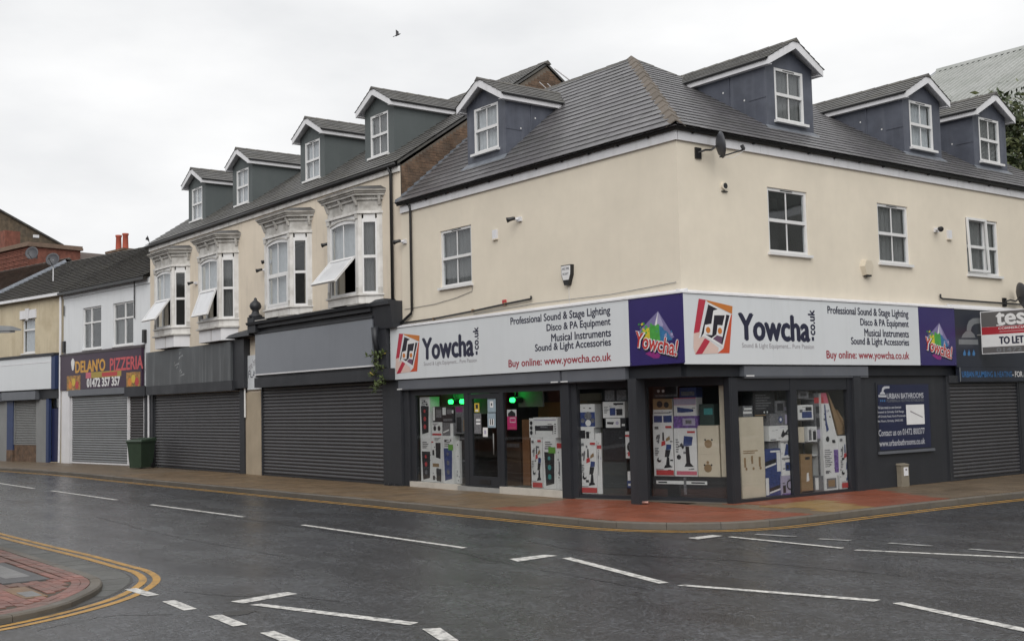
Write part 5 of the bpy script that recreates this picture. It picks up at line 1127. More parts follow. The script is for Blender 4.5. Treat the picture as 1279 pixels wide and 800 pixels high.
# bathroom shop sign
us = thing('bathroom_shop_sign', 'dark navy fascia sign with grey shower head at the right edge', 'sign', FR(12.3, .17, 2.46))
navy = M('dark_navy_panel', (.018, .022, .035), .35, .1, 2); tap = M('silver_grey_print', (.16, .17, .18), .4, .1, 3); drop = M('drop_blue', (.05, .16, .34), .4, .05, 4); skyb = M('letter_blue', (.03, .13, .32), .4, 0)
bx('sign_panel', navy, us, FR, 9.145, 15.5, .15, .188, 2.82, 4.22); bx('lower_band', navy, us, FR, 9.2, 15.5, .12, .22, 2.47, 2.815); bx('band_edge', tap, us, FR, 9.2, 9.23, .22, .224, 2.47, 2.815)
MB().hexa([FR(9.142, 0.002, 4.25), FR(15.5, .002, 4.25), FR(15.5, .21, 4.225), FR(9.142, .21, 4.225), FR(9.142, .002, 4.36), FR(15.5, .002, 4.36), FR(15.5, .21, 4.26), FR(9.142, .21, 4.26)]).build('cap_flashing', upvc_n, us)
p = lambda u, v: FR.px(*zp('b11', u, v), .19)
def shower(sign, fr, b, f, mat, dm):
    arc = [(385, 360), (388, 320), (400, 290), (430, 270), (470, 268), (520, 268)]; arc2 = [(520, 305), (470, 307), (440, 312), (422, 330), (414, 362)]
    MB().poly([fr(f(*q)[0], b, f(*q)[1]) for q in reversed(arc+arc2)]).build('shower_pipe', mat, sign); MB().poly([fr(f(*q)[0], b, f(*q)[1]) for q in reversed([(348, 408), (358, 385), (380, 362), (416, 362), (440, 385), (448, 408)])]).build('shower_bell', mat, sign)
    MB().poly([fr(f(*q)[0], b, f(*q)[1]) for q in reversed([(328, 420), (465, 422), (468, 458), (328, 456)])]).build('shower_plate', mat, sign)
    for x in (370, 402, 436): MB().poly([fr(f(*q)[0], b, f(*q)[1]) for q in reversed([(x, 492), (x+10, 520), (x+8, 536), (x-8, 536), (x-10, 520)])]).build('water_drop', dm, sign)
shower(us, FR, .19, p, tap, drop)
text('URBAN PLUMBING & HEATING', FR, p(342, 655)[0], p(700, 655)[0], 2.575, 2.72, .222, skyb, us, bold=.02); text('- FOR ALL', FR, p(702, 655)[0], p(830, 655)[0], 2.575, 2.72, .222, boxw, us, bold=.02)
# poster board on the charcoal wall
pb = thing('poster_board', 'framed navy plumber poster with white writing on the charcoal wall', 'poster', FR(7.0, .1, .86)); q = lambda u, v: FR.px(*zp('b15', u, v), .135)
bx('frame', anth2, pb, FR, 5.97, 8.06, .1, .125, .9, 2.47); bx('poster_sheet', M('poster_navy', (.014, .018, .05), .35, .15, 2), pb, FR, 6.03, 8.0, .125, .133, .96, 2.42); bx('shelf_rail', shutbox, pb, FR, 5.95, 8.1, .125, .17, .87, .93)
pg = M('poster_grey_ink', (.40, .41, .44), .4, 0)
def pt(s, u0, u1, v0, v1, m_=None, **k):
    (x0, z1), (x1, z0) = q(u0, v0), q(u1, v1); za, zb = q((u0+u1)/2, v0)[1], q((u0+u1)/2, v1)[1]; text(s, FR, x0, x1, zb, za, .1345, m_ or pg, pb, **k)
pt('URBAN BATHROOMS', 138, 368, 152, 186, bold=.02); pt('PLUMBING & HEATING ESTABLISHED', 138, 370, 190, 207, tap)
for s_, u1, v in (('We have moved to a new showroom', 228, 233), ('located at Grimsby Golf Range', 246, 262), ('off Grimsby Road, North Promenade', 256, 289), ('the Moors, Grimsby, DN35 0PS', 240, 318)): pt(s_, 82, u1, v, v+18, bold=.015)
pt('Contact us on 01472 800377', 86, 376, 375, 415, bold=.015); pt('www.urbanbathrooms.co.uk', 90, 378, 440, 478, bold=.015)
(x0, z1), (x1, z0) = q(258, 226), q(376, 345); bx('map_sheet', boxw, pb, FR, x0, x1, .133, .1345, z0, z1)
MB().poly([FR(q(285, 262)[0], .1352, q(285, 262)[1]), FR(q(362, 300)[0], .1352, q(362, 300)[1]), FR(q(362, 306)[0], .1352, q(362, 306)[1]), FR(q(285, 270)[0], .1352, q(285, 270)[1])]).build('map_road', inkgrey, pb)
m_ = lambda u, v: q(82+(u-328)*.36+4, 172+(v-440)*.36)
shower(pb, FR, .1345, m_, pg, drop)
# letting board, projecting from the wall
tl0 = FR.px(1224, 390.6, .3)[0]
FT = Frame((.3, tl0), (1.06, .11)); lb = thing('letting_board', 'projecting grey, red and white letting board cut by the right frame edge', 'sign', FT(.9, 0, 3.14))
gry = M('board_grey', (.105, .10, .10), .4, .06, 3); redp = M('board_red', (.34, .02, .03), .4, .05, 3)
bx('board', upvc_n, lb, FT, 0, 2.1, -.05, -.002, 3.13, 4.17); bx('grey_band', gry, lb, FT, .02, 2.08, -.002, .001, 3.79, 4.15); bx('red_band', redp, lb, FT, .02, 2.08, -.002, .001, 3.60, 3.785); bx('white_band', boxw, lb, FT, .02, 2.08, -.002, .001, 3.30, 3.596); bx('grey_band', gry, lb, FT, .02, 2.08, -.002, .001, 3.15, 3.297)
def ft(u, v): 
    return FT.px(*zp('b11', u, v), .002)
A0 = ft(598, 300)[0]; A1 = ft(800, 300)[0]
text('tes', FT, A0, A0+(A1-A0)*1.0, 3.82, 4.12, .0025, boxw, lb, emb=.02, letters=True); bx('serif', boxw, lb, FT, A0-.01, A0+(A1-A0)*.22, .001, .002, 3.80, 3.825)
text('COMMERCIAL', FT, ft(612, 358)[0], ft(820, 358)[0], 3.71, 3.765, .0025, boxw, lb, bold=.01); bx('rule', boxw, lb, FT, ft(618, 385)[0], 1.9, .001, .002, 3.655, 3.662)
text('TO LET', FT, ft(620, 440)[0], ft(792, 440)[0], 3.36, 3.53, .0025, ink, lb, emb=.012, letters=True)
text('01472', FT, ft(600, 505)[0], ft(780, 505)[0], 3.17, 3.27, .0025, tap, lb, emb=.006)
MB().tube([FT(1.9, -.06, 4.1), FR(tl0+.5, .0, 4.1)], .02).build('bracket', steel, lb); MB().tube([FT(.1, -.03, 3.6), FR(tl0, 0.0, 3.6)], .02).build('bracket', steel, lb)
# pizza sign
ps = thing('pizzeria_sign', 'purple pizzeria signboard with yellow and red lettering', 'sign', FP(-4.1, .15, 3.22)); r_ = lambda u, v: FP.px(*zp('b4', u, v), .152)
bx('sign_panel', M('aubergine_panel', (.030, .010, .032), .4, .1, 2, dirt=((.045, .022, .048), .4, 1.2)), ps, FP, -PL+.02, -.42, .05, .15, 3.22, 4.70); MB().hexa([FP(-PL, .02, 4.7), FP(-.4, .02, 4.7), FP(-.4, .18, 4.7), FP(-PL, .18, 4.7), FP(-PL, .02, 4.8), FP(-.4, .02, 4.84), FP(-.4, .16, 4.78), FP(-PL, .16, 4.74)]).build('coping', M('mossy_coping', (.05, .04, .045), .8, .3, 6), ps)
yel = M('letter_yellow', (.55, .28, .03), .4, .05, 3); rdl = M('letter_outline_red', (.50, .07, .08), .4, .05, 3)
def rt_(s, u0, u1, v0, v1, m_, l=0, g=0, **k):
    (x0, _), (x1, _) = r_(u0, (v0+v1)/2), r_(u1, (v0+v1)/2); um = (u0+u1)/2; text(s, FP, x0-g, x1+g, r_(um, v1)[1]-g, r_(um, v0)[1]+g, .152+l*.0015, m_, ps, **k)
rt_("DELAN'O", 108, 272, 130, 195, yel, emb=.03, letters=True); rt_('PIZZERIA', 300, 482, 114, 184, rdl, emb=.02, letters=True); rt_('01472 357 357', 172, 354, 228, 275, boxw, emb=.025)
(x0, z1), (x1, z0) = r_(165, 206), r_(362, 216); bx('strip', M('dull_yellow_strip', (.34, .25, .05), .5, .1, 4), ps, FP, x0, x1, .15, .1515, z0-.02, z1+.04); bx('strip', kpink, ps, FP, x0, x0+.5, .1515, .1525, z0-.02, z1+.04)
bx('strip_print', kred, ps, FP, r_(255, 208)[0], r_(340, 208)[0], .1515, .1522, z0+.01, z1-.01)
for u0, u1, v0, v1 in ((60, 135, 220, 296), (390, 468, 200, 278)):
    (x0, z1), (x1, z0) = r_(u0, v0), r_(u1, v1); fd = bx('food_picture', M('food_print', (.34, .17, .05), .5, .5, 7, fine=(.6, 9), dirt=((.12, .14, .03), .8, 6)), ps, FP, x0, x1, .15, .1515, z0, z1)
    for k in range(3): MB().disc(FP, x0+(x1-x0)*(.25+.25*k), .152, z0+(z1-z0)*(.35+.2*(k % 2)), .17, 12, .001).build('food_plate', (korange, kyel, kred)[k], ps)
n = 16; MB().poly([FP(r_(93, 150)[0]+.16*math.cos(t)*(1+.2*math.sin(3*t)), .152, r_(93, 155)[1]+.26*math.sin(t)) for t in [6.283*k/n for k in range(n)]]).build('chef_mark', boxw, ps)
# flats board
fb = thing('flats_board', 'white letting board half hidden beside the grey blank sign', 'sign', FL(-19.1, .08, 2.84))
bx('board', signw, fb, FL, -19.52, -18.45, .062, .085, 2.84, 3.95); text('FLATS', FL, -19.40, -18.5, 3.22, 3.45, .087, ink, fb); text('one bed', FL, -19.42, -18.75, 3.55, 3.80, .087, inkgrey, fb, rot=25)
# ------------------------------------------------------------------ things fixed to the walls
dishm = M('dark_grey_dish', (.045, .047, .055), .5, .1, 5)
def dish(fr, a, b, c, label, aim=(.35, .95, .25), r=.36, arm=True, pole=None):
    d = thing('satellite_dish', label, 'satellite dish', fr(a, b, c), 'satellite dishes'); ax = (Vector((fr.u.x, fr.u.y, 0))*aim[0]+Vector((fr.n.x, fr.n.y, 0))*aim[1]+Vector((0, 0, aim[2]))).normalized(); ce = fr(a, b, c)
    MB().lathe(ce, [(.02, -.05), (r*.5, -.032), (r*.8, .0), (r, .045), (r*.985, .055), (r*.78, .015), (r*.48, -.017), (.01, -.035)], 22, ax).build('reflector', dishm, d, smooth=True)
    lo = ce-Vector((0, 0, r*.9)); fp = ce+ax*.52-Vector((0, 0, r*.55))
    if arm: MB().tube([lo, fp], .016, 6).build('feed_arm', black, d); MB().tube([fp-ax*.02, fp+Vector((0, 0, .09))-ax*.06], .04, 8).build('receiver', black, d)
    MB().tube([lo+Vector((0, 0, .02)), lo.lerp(fp, .5)-Vector((0, 0, .1)), fp-Vector((0, 0, .02))], .005, 5).build('cable', upvc_n, d)
    if pole is None:
        wp = fr(a-.25, .02, c-.12); MB().tube([ce-ax*.04, ce-ax*.16-Vector((0, 0, .08)), wp+(ce-wp)*.35, wp], .022, 7).build('mount', black, d); bx('wall_plate', black, d, fr, a-.33, a-.17, 0, .04, c-.24, c-.02)
    else: MB().tube([ce-ax*.05, ce-Vector((0, 0, pole))-ax*.06], .025, 7).build('mast', upvc_n, d)
    return d
dish(FR, .84, .36, 7.20, 'dark satellite dish under the eaves at the building corner', aim=(.84, .53, .12), r=.27)
a, z = FR.px(1276, 370, .35); dish(FR, a, .35, z, 'dark satellite dish above the letting board at right edge', aim=(.75, .6, .25))
F5 = FQ; a, z = FQ.px(40, 316, .4); dish(FQ, a, .4, z, 'grey satellite dish on the far red brick parapet', aim=(.6, .7, .2), r=.36)
FZ = FK.at(0, -1.5); a, z = FZ.px(66, 324); dish(FZ, a, 0, z, 'satellite dish on a white mast above the far slate roof', aim=(.65, .7, .25), r=.32, pole=z-(KEZ+.08+PK*1.75))
def lamp(fr, a, b, c, label, s=1.):
    l = thing('security_light', label, 'wall light', fr(a, b, c), 'security lights on the walls')
    bx('back_box', upvc_n, l, fr, a+.02, a+.16, b, b+.06, c-.05, c+.05); MB().tube([fr(a+.09, b+.05, c), fr(a-.02, b+.14, c+.01)], .03, 8).build('arm', upvc_n, l)
    MB().lathe(fr(a+.05, b+.12, c+.03), [(.025, 0), (.042, .04), (.046, .12), (.066, .20), (.055, .205)], 12, (fr(-.7, .75, -.25)-fr(0, 0, 0))).build('shade', black, l, smooth=True)
lamp(FL, -5.10, 0, 6.40, 'black wall light high on the left facade, near the corner'); lamp(FL, -10.02, 0, 6.50, 'black wall light beside the downpipe at the end of the left facade')
for a_, c_, l_ in ((-13.95, 6.9, 'black wall light left of the bay nearest the corner'), (-18.3, 6.62, 'lower black wall light of the pair left of the third bay'), (-17.9, 6.85, 'upper black wall light of the pair left of the third bay'), (-23.9, 6.75, 'black wall light between the two leftmost bays')): lamp(FL, a_, 0, c_, l_)
lamp(FR, 8.72, 0, 6.13, 'grey wall light between two windows on the right facade')
def vent(fr, a, c, label):
    v = thing('wall_vent', label, 'vent', fr(a, 0, c), 'small white vents'); bx('cover', upvc_n, v, fr, a-.08, a+.08, 0, .05, c-.08, c+.13); bx('hood', cream, v, fr, a-.09, a+.09, 0, .06, c-.11, c-.08); return v
vent(FL, -5.96, 6.15, 'small pale vent right of the window on the left facade'); vent(FR, 9.37, 6.04, 'small pale vent left of the last window on the right facade'); vent(FL, -14.15, 6.15, 'small pale vent between the two right bays')
v = thing('extractor_outlet', 'round black outlet near the top of the right facade', 'vent', FR(1.33, 0, 6.45)); MB().disc(FR, 1.33, .0, 6.48, .085, 16, .05).build('collar', cream, v); MB().disc(FR, 1.33, .05, 6.48, .06, 16, .004).build('opening', black, v); bx('lip', black, v, FR, 1.25, 1.41, 0, .04, 6.36, 6.375)
# alarm box, bell box
al = thing('alarm_box', 'white and black burglar alarm box on the left facade above the sign', 'alarm box', FL(-3.34, 0, 4.72))
P_ = [(-.17, .20), (.17, .20), (.16, -.02), (.07, -.24), (-.07, -.24), (-.16, -.02)]
MB().prism([FL(-3.34+x, .0, 4.96+z) for x, z in P_], [FL(-3.34+x*.95, .09, 4.96+z) for x, z in P_]).build('case', black, al); Q_ = [(-.15, .18), (.15, .18), (.14, -.01), (.09, -.13), (-.09, -.13), (-.14, -.01)]
MB().prism([FL(-3.34+x, .09, 4.96+z) for x, z in Q_], [FL(-3.34+x*.95, .10, 4.96+z) for x, z in Q_]).build('cover', boxw, al); text('ARC FIRE', FL, -3.46, -3.22, 5.05, 5.10, .1012, ink, al, bold=.02); text('SECURITY', FL, -3.44, -3.24, 4.94, 4.985, .1012, ink, al, bold=.02)
MB().tube([FL(-3.34, .012, 4.72), FL(-3.34, .012, 4.33)], .006, 5).build('cable', upvc_n, al)
bb = thing('bell_box', 'cream bell box between the first two windows of the right facade', 'alarm box', FR(5.93, 0, 4.85)); P_ = [(-.17, .05), (-.10, .2), (.12, .2), (.19, .05), (.13, -.16), (-.1, -.16)]
MB().prism([FR(5.93+x, 0, 5.04+z) for x, z in P_], [FR(5.93+x*.9, .12, 5.04+z*.9) for x, z in P_]).build('cover', boxc, bb); bx('base_light', black, bb, FR, 5.86, 6.04, .02, .1, 4.86, 4.895)
# cables and pipes on the facades
cb_ = thing('wall_pipe', 'thin black pipe with bends running above the left sign', 'pipe', FL(-7, .03, 4.4))
pts = [FL(-10.3, .05, 4.36), FL(-8.6, .05, 4.37), FL(-6.9, .05, 4.43), FL(-5.5, .05, 4.50), FL(-4.72, .05, 4.53), FL(-4.63, .05, 4.53), FL(-4.62, .05, 4.60)]
MB().tube(pts, .024, 7).build('pipe', black, cb_, smooth=True)
for a in (-8.6, -6.9, -5.6): bx('clip', card, cb_, FL, a-.015, a+.015, 0, .07, 4.33+(a+8.6)*.045, 4.40+(a+8.6)*.045)
bx('red_tag', kred, cb_, FL, -5.72, -5.60, .0, .04, 4.47, 4.60)
w2_ = thing('loose_cable', 'thin loose grey cable sagging across the cream wall above the left sign', 'cable', FL(-7, .02, 4.4))
MB().tube([FL(-10.0, .015, 4.72), FL(-8.6, .015, 4.74), FL(-7.6, .015, 4.82), FL(-6.95, .015, 4.92), FL(-6.92, .015, 5.05)], .006, 5).build('cable_run', tap, w2_); MB().tube([FL(-6.9, .02, 4.36), FL(-4.5, .025, 4.42), FL(-2.0, .025, 4.40), FL(-.1, .025, 4.47)], .007, 5).build('cable_run', tap, w2_)
w3_ = thing('wall_pipe', 'black pipe above the navy sign on the right facade', 'pipe', FR(11, .03, 4.4)); MB().tube([FR(8.82, .05, 4.58), FR(8.82, .05, 4.49), FR(8.92, .05, 4.47), FR(11, .05, 4.46), FR(15, .05, 4.46)], .024, 7).build('pipe', black, w3_, smooth=True)
ar = thing('roof_aerial', 'bent television aerial beside the brick gable top', 'aerial', (-9.8, 5.2, 10.6))
MB().tube([(-9.95, 5.3, 12.0), (-9.9, 6.2, 11.55), (-9.9, 6.9, 11.0), (-9.6, 7.3, 10.95)], .025, 6).build('mast', upvc_n, ar, smooth=True)
for k in range(4): MB().tube([(-9.7+.08*k, 7.0+.12*k, 10.8), (-9.7+.08*k, 7.1+.12*k, 11.25-.05*k)], .012, 5).build('element', black, ar)
for k in range(2): MB().tube([(-9.95, 4.7+.3*k, 11.5), (-9.85, 5.3+.3*k, 11.05)], .012, 5).build('loose_wire', upvc_n, ar)
# small stone meter cabinet on the pavement
mc_ = thing('meter_cabinet', 'small weathered stone-coloured cabinet against the charcoal wall', 'cabinet', FR(6.82, .2, PZ))
stn = M('weathered_cabinet', (.20, .175, .135), .8, .15, 4, dirt=((.13, .11, .08), .6, 4)); bx('body', stn, mc_, FR, 6.64, 6.94, .105, .22, PZ, .60); MB().prism([FR(6.62, .1, .60), FR(6.96, .1, .60), FR(6.96, .235, .60), FR(6.62, .235, .60)], [FR(6.64, .1, .64), FR(6.94, .1, .64), FR(6.94, .21, .62), FR(6.64, .21, .62)]).build('lid', stn, mc_)
bx('door_panel', upvc_n, mc_, FR, 6.74, 6.90, .22, .23, .36, .55); bx('lock', inkgrey, mc_, FR, 6.79, 6.85, .23, .236, .48, .52)
# ------------------------------------------------------------------ wheelie bin
wb = thing('wheelie_bin', 'green wheelie bin standing on the pavement outside the pizzeria shutter', 'bin', (-27.4, -.72, PZ))
grn = M('bin_green', (.028, .048, .03), .5, .12, 4, streak=((.06, .075, .055), .4)); FW = Frame((-27.4, -.72), (math.cos(.5), math.sin(.5)))
def taper(n_, m_, a0, a1, b0, b1, c0, c1, k, par): return MB().hexa([FW(a0*k, b1*k, c0), FW(a1*k, b1*k, c0), FW(a1*k, b0*k, c0), FW(a0*k, b0*k, c0), FW(a0, b1, c1), FW(a1, b1, c1), FW(a1, b0, c1), FW(a0, b0, c1)]).build(n_, m_, par)
body = taper('body', grn, -.34, .34, -.38, .38, PZ+.03, PZ+1.0, .80, wb); MB().box(FW, -.36, .36, -.40, .40, PZ+.95, PZ+1.0).build('rim', grn, wb)
MB().hexa([FW(-.38, .43, PZ+1.0), FW(.38, .43, PZ+1.0), FW(.38, -.42, PZ+1.0), FW(-.38, -.42, PZ+1.0), FW(-.34, .36, PZ+1.06), FW(.34, .36, PZ+1.06), FW(.36, -.42, PZ+1.13), FW(-.36, -.42, PZ+1.13)]).build('lid', grn, wb)
MB().tube([FW(-.25, -.47, PZ+1.03), FW(.25, -.47, PZ+1.03)], .018, 7).build('handle', grn, wb)
for s_ in (-1, 1): MB().lathe(FW(s_*.30, -.30, PZ+.1), [(.1, -.03), (.1, .03)], 14, FW(1, 0, 0)-FW(0, 0, 0)).build('wheel', black, wb)
text('15', FW, -.12, .12, PZ+.5, PZ+.72, .36, boxw, wb, name='painted_number') if False else None
# ------------------------------------------------------------------ street lantern at the left edge
lp = CAM+(CF+CR*((6-W0/2)/FPX)-CU*((413-H0/2)/FPX))*44.; ld = (CR*-1); ld.z = 0; ld.normalize()
sl_ = thing('street_lamp', 'grey street lamp lantern reaching in at the left frame edge', 'street lamp', (lp.x+ld.x*2.2, lp.y+ld.y*2.2, 0)); lg = M('lantern_grey', (.16, .17, .18), .45, .1, 3)
tip = lp-ld*.62; bk_ = lp+ld*.55; s_ = Vector((-ld.y, ld.x, 0))
MB().prism([tip, tip.lerp(bk_, .3)+s_*.16, bk_+s_*.14, bk_-s_*.14, tip.lerp(bk_, .3)-s_*.16], [tip+Vector((0, 0, .05)), tip.lerp(bk_, .3)+s_*.12+Vector((0, 0, .17)), bk_+s_*.1+Vector((0, 0, .22)), bk_-s_*.1+Vector((0, 0, .22)), tip.lerp(bk_, .3)-s_*.12+Vector((0, 0, .17))]).build('lantern', lg, sl_)
MB().prism([p-Vector((0, 0, .07)) for p in (tip.lerp(bk_, .2), tip.lerp(bk_, .35)+s_*.12, bk_+s_*.1, bk_-s_*.1, tip.lerp(bk_, .35)-s_*.12)], [tip.lerp(bk_, .2), tip.lerp(bk_, .35)+s_*.13, bk_+s_*.12, bk_-s_*.12, tip.lerp(bk_, .35)-s_*.13]).build('bowl', M('lantern_bowl', (.3, .31, .32), .25, .05, 3), sl_)
MB().tube([bk_-ld*.1+Vector((0, 0, .1)), bk_+ld*.8+Vector((0, 0, .12)), lp+ld*2.1+Vector((0, 0, -.1)), lp+ld*2.2+Vector((0, 0, -.5)), Vector((lp.x+ld.x*2.2, lp.y+ld.y*2.2, 0))], .06, 8).build('column', lg, sl_, smooth=True)
# ------------------------------------------------------------------ birds
def bird(c, f, up, span, mat, name, label, wings):
    f, up = Vector(f).normalized(), Vector(up); up = (up-f*up.dot(f)).normalized(); r = f.cross(up); c = Vector(c); mb = MB(); k = span
    prof = [(-.42, .015, .06), (-.3, .03, .07), (-.2, .05, .06), (-.02, .075, .085), (.14, .08, .085), (.26, .055, .06), (.32, .05, .055), (.38, .04, .045), (.41, .012, .012), (.47, .004, .004)]; n = 8
    for x, w_, h_ in prof:
        for q in range(n): t = 6.283*q/n; mb.v.append(c+f*x*k+r*(math.cos(t)*w_*k)+up*(math.sin(t)*h_*k*(.4 if x < -.25 else 1)))
    for i in range(len(prof)-1):
        for q in range(n): j = (q+1) % n; mb.f.append((i*n+q, i*n+j, (i+1)*n+j, (i+1)*n+q))
    i = len(mb.v); mb.v += [c+f*(-.2*k), c+f*(-.5*k)+r*.1*k, c+f*(-.5*k)-r*.1*k]; mb.f += [(i, i+1, i+2)]
    for s in (-1, 1):
        e = wings; a = [c+f*.2*k+r*s*.05*k, c+f*.26*k+r*s*.3*k*e+up*.16*k, c+f*.02*k+r*s*.62*k*e+up*.32*k, c-f*.08*k+r*s*.34*k*e+up*.12*k, c-f*.16*k+r*s*.05*k]; i = len(mb.v); mb.v += a; mb.v += [p-up*.02*k for p in a]
        mb.f += [(i, i+1, i+3, i+4), (i+1, i+2, i+3), (i+5, i+6, i+8, i+9), (i+6, i+7, i+8), (i, i+1, i+6, i+5), (i+1, i+2, i+7, i+6)]
    return mb.build(name, mat, None, label=label, category='bird')
fth = M('grey_feather', (.05, .05, .055), .7, .3, 8)
bp_ = CAM+(CF+CR*((496-W0/2)/FPX)-CU*((44-H0/2)/FPX))*42; bird(bp_, CR*1+CU*.35-CF*.25, CF*-.65+CU*.55, .33, fth, 'flying_bird', 'small dark bird flying in the grey sky above the roofs', 1.)
pg_ = bird(Vector(FL(-28.2, .15, 8.87)), Vector((.25, -.35, .8)), Vector((-.5, -.5, .2)), .36, fth, 'perched_pigeon', 'pigeon perched on the gutter at the left end of the terrace roof', .12)
# ------------------------------------------------------------------ weeds and litter
pl = thing('wall_weed', 'straggly leafy weed growing out beside the left end of the white sign', 'plant', FL(-10.7, .2, 3.1)); rng = random.Random(3); st, l1, l2 = MB(), MB(), MB()
gl1 = M('weed_leaf', (.06, .085, .022), .6, .3, 9); gl2 = M('weed_leaf_yellow', (.30, .24, .04), .6, .3, 9)
for k in range(9):
    p = FL(-10.55+rng.uniform(-.25, .1), .16, 2.98+rng.uniform(-.15, .25)+(.5 if k % 4 == 0 else 0)); d = Vector((rng.uniform(-.9, .3), -rng.uniform(.3, 1), rng.uniform(-.5, .7))).normalized(); pts = [p]
    for j in range(6): p = p+d*.085; d = (d+Vector((0, 0, -.14))).normalized(); pts.append(p)
    st.tube(pts, .006, 5)
    for j in range(1, 7):
        for s in range(5): leaf(l2 if rng.random() < .07 else l1, pts[j], Vector((rng.gauss(0, 1), rng.gauss(-.3, .8), rng.gauss(0, .7))).normalized(), Vector((rng.gauss(0, .5), -.5, 1)).normalized(), rng.uniform(.08, .16), rng.uniform(.018, .035))
st.build('stems', bark, pl); l1.build('leaves', gl1, pl, kind='stuff'); l2.build('yellow_leaves', gl2, pl, kind='stuff')
cn = ground(806, 627.5, PZ+.03); FN = Frame((cn.x, cn.y), (.9, .4)); cn_t = thing('drinks_can', 'crushed metal drinks can lying beside the corner column', 'can', (cn.x, cn.y, PZ)); MB().lathe((cn.x, cn.y, PZ+.037), [(.026, -.075), (.033, -.06), (.03, 0), (.034, .05), (.028, .068)], 12, (.9, .5, .0)).build('can_body', M('can_tin', (.35, .2, .17), .35, .3, 20, metal=.6), cn_t, smooth=True)
rb_ = thing('loose_rubble', 'broken bits of brick at the foot of the charcoal pilaster', 'rubble', FL(-10.4, .1, PZ))
for k in range(7):
    x = -10.9+.11*k+random.uniform(-.03, .03); e = random.uniform(.03, .06); MB().hexa([FL(x-e, .18, PZ), FL(x+e, .2, PZ), FL(x+e*.8, .1, PZ), FL(x-e, .11, PZ), FL(x-e*.7, .17, PZ+e), FL(x+e*.8, .19, PZ+e*1.2), FL(x+e*.7, .11, PZ+e), FL(x-e*.8, .12, PZ+e*.9)]).build('fragment', kdark, rb_)
# ------------------------------------------------------------------ goods in the shop windows
SUP = []
def goods(name, label, cat, fr, z, r, b, depth, mat, prints=(), base=None, group='boxed goods in the shop windows', lean=0., taper=0.):
    """carton whose front face fills the traced rectangle r on the plane b behind the glass; rests on what is below it"""
    u0, v0, u1, v1 = r; um, vm = (u0+u1)/2, (v0+v1)/2
    a0 = fr.px(*zp(z, u0, vm), b)[0]; a1 = fr.px(*zp(z, u1, vm), b)[0]; c1 = fr.px(*zp(z, um, v0), b)[1]; c0 = fr.px(*zp(z, um, v1), b)[1]
    if base is not None: c0 = base
    else:
        best = [s for s in SUP if s[0] is fr and min(a1, s[2])-max(a0, s[1]) > .25*(a1-a0) and abs(s[3]-c0) < .16]
        if best: c0 = max(s[3] for s in best)+.002
    SUP.append((fr, a0, a1, c1))
    t = thing(name, label, cat, fr((a0+a1)/2, b-depth/2, c0), group); w_, h_ = a1-a0, c1-c0
    MB().hexa([fr(a0, b, c0), fr(a1, b, c0), fr(a1, b-depth, c0), fr(a0, b-depth, c0), fr(a0+lean, b, c1), fr(a1+lean*.2-taper*w_, b, c1), fr(a1+lean*.2-taper*w_, b-depth, c1), fr(a0+lean, b-depth, c1)]).build('carton', mat, t)
    A = lambda x, y: a0+w_*x*(1-taper*y)+lean*y*(1-.8*x); Cc = lambda y: c0+h_*y
    if prints and mat in (boxw, klil):   # busy small print and pictures around the main picture
        rq = random.Random(int(abs(a0)*1000)+int(c0*777)); inks = (kgrey, kdark, kdark, kgrey, klil, kgrey, kgrey)
        for k in range(7):
            x, y = rq.uniform(.04, .84), rq.uniform(.04, .9); ww_, hh_ = rq.uniform(.05, .22), rq.uniform(.012, .05)
            MB().poly([fr(A(q_, r2), b+.0004+.0002*k, Cc(r2)) for q_, r2 in ((x, y), (min(.97, x+ww_), y), (min(.97, x+ww_), y+hh_), (x, y+hh_))]).build('small_print', inks[rq.randrange(7)], t)
    for i, p in enumerate(prints):
        bb_ = b+.002+.0012*i
        if p[0] == 'r': MB().poly([fr(A(x, y), bb_, Cc(y)) for x, y in ((p[1], p[2]), (p[3], p[2]), (p[3], p[4]), (p[1], p[4]))]).build('printed_panel', p[5], t)
        elif p[0] == 'p': MB().poly([fr(A(x, y), bb_, Cc(y)) for x, y in p[1]]).build('printed_picture', p[2], t)
        elif p[0] == 'd':
            n = 14; MB().poly([fr(A(p[1], p[2])+p[3]*math.cos(6.283*k/n), bb_, Cc(p[2])+p[3]*math.sin(6.283*k/n)) for k in range(n)]).build('printed_disc', p[4], t)
        elif p[0] == 'l':   # lines of small print
            for k in range(p[5]): y = p[2]+(p[4]-p[2])*k/p[5]; MB().poly([fr(A(x, yy), bb_, Cc(yy)) for x, yy in ((p[1], y), (p[1]+(p[3]-p[1])*(.6+.4*((k*7) % 5)/5), y), (p[1]+(p[3]-p[1])*(.6+.4*((k*7) % 5)/5), y+(p[4]-p[2])/p[5]*.45), (p[1], y+(p[4]-p[2])/p[5]*.45))]).build('small_print', p[6] if len(p) > 6 else kgrey, t)
    return t
def SPK(m_, d1, d2, y0=.06, y1=.72): return [('p', [(.2, y0), (.84, y0+.05), (.9, y1), (.1, y1)], m_), ('d', .48, y0+(y1-y0)*.82, .045, d1), ('d', .5, y0+(y1-y0)*.55, .06, d1), ('d', .5, y0+(y1-y0)*.27, .06, d2), ('l', .2, .78, .8, .95, 4)]
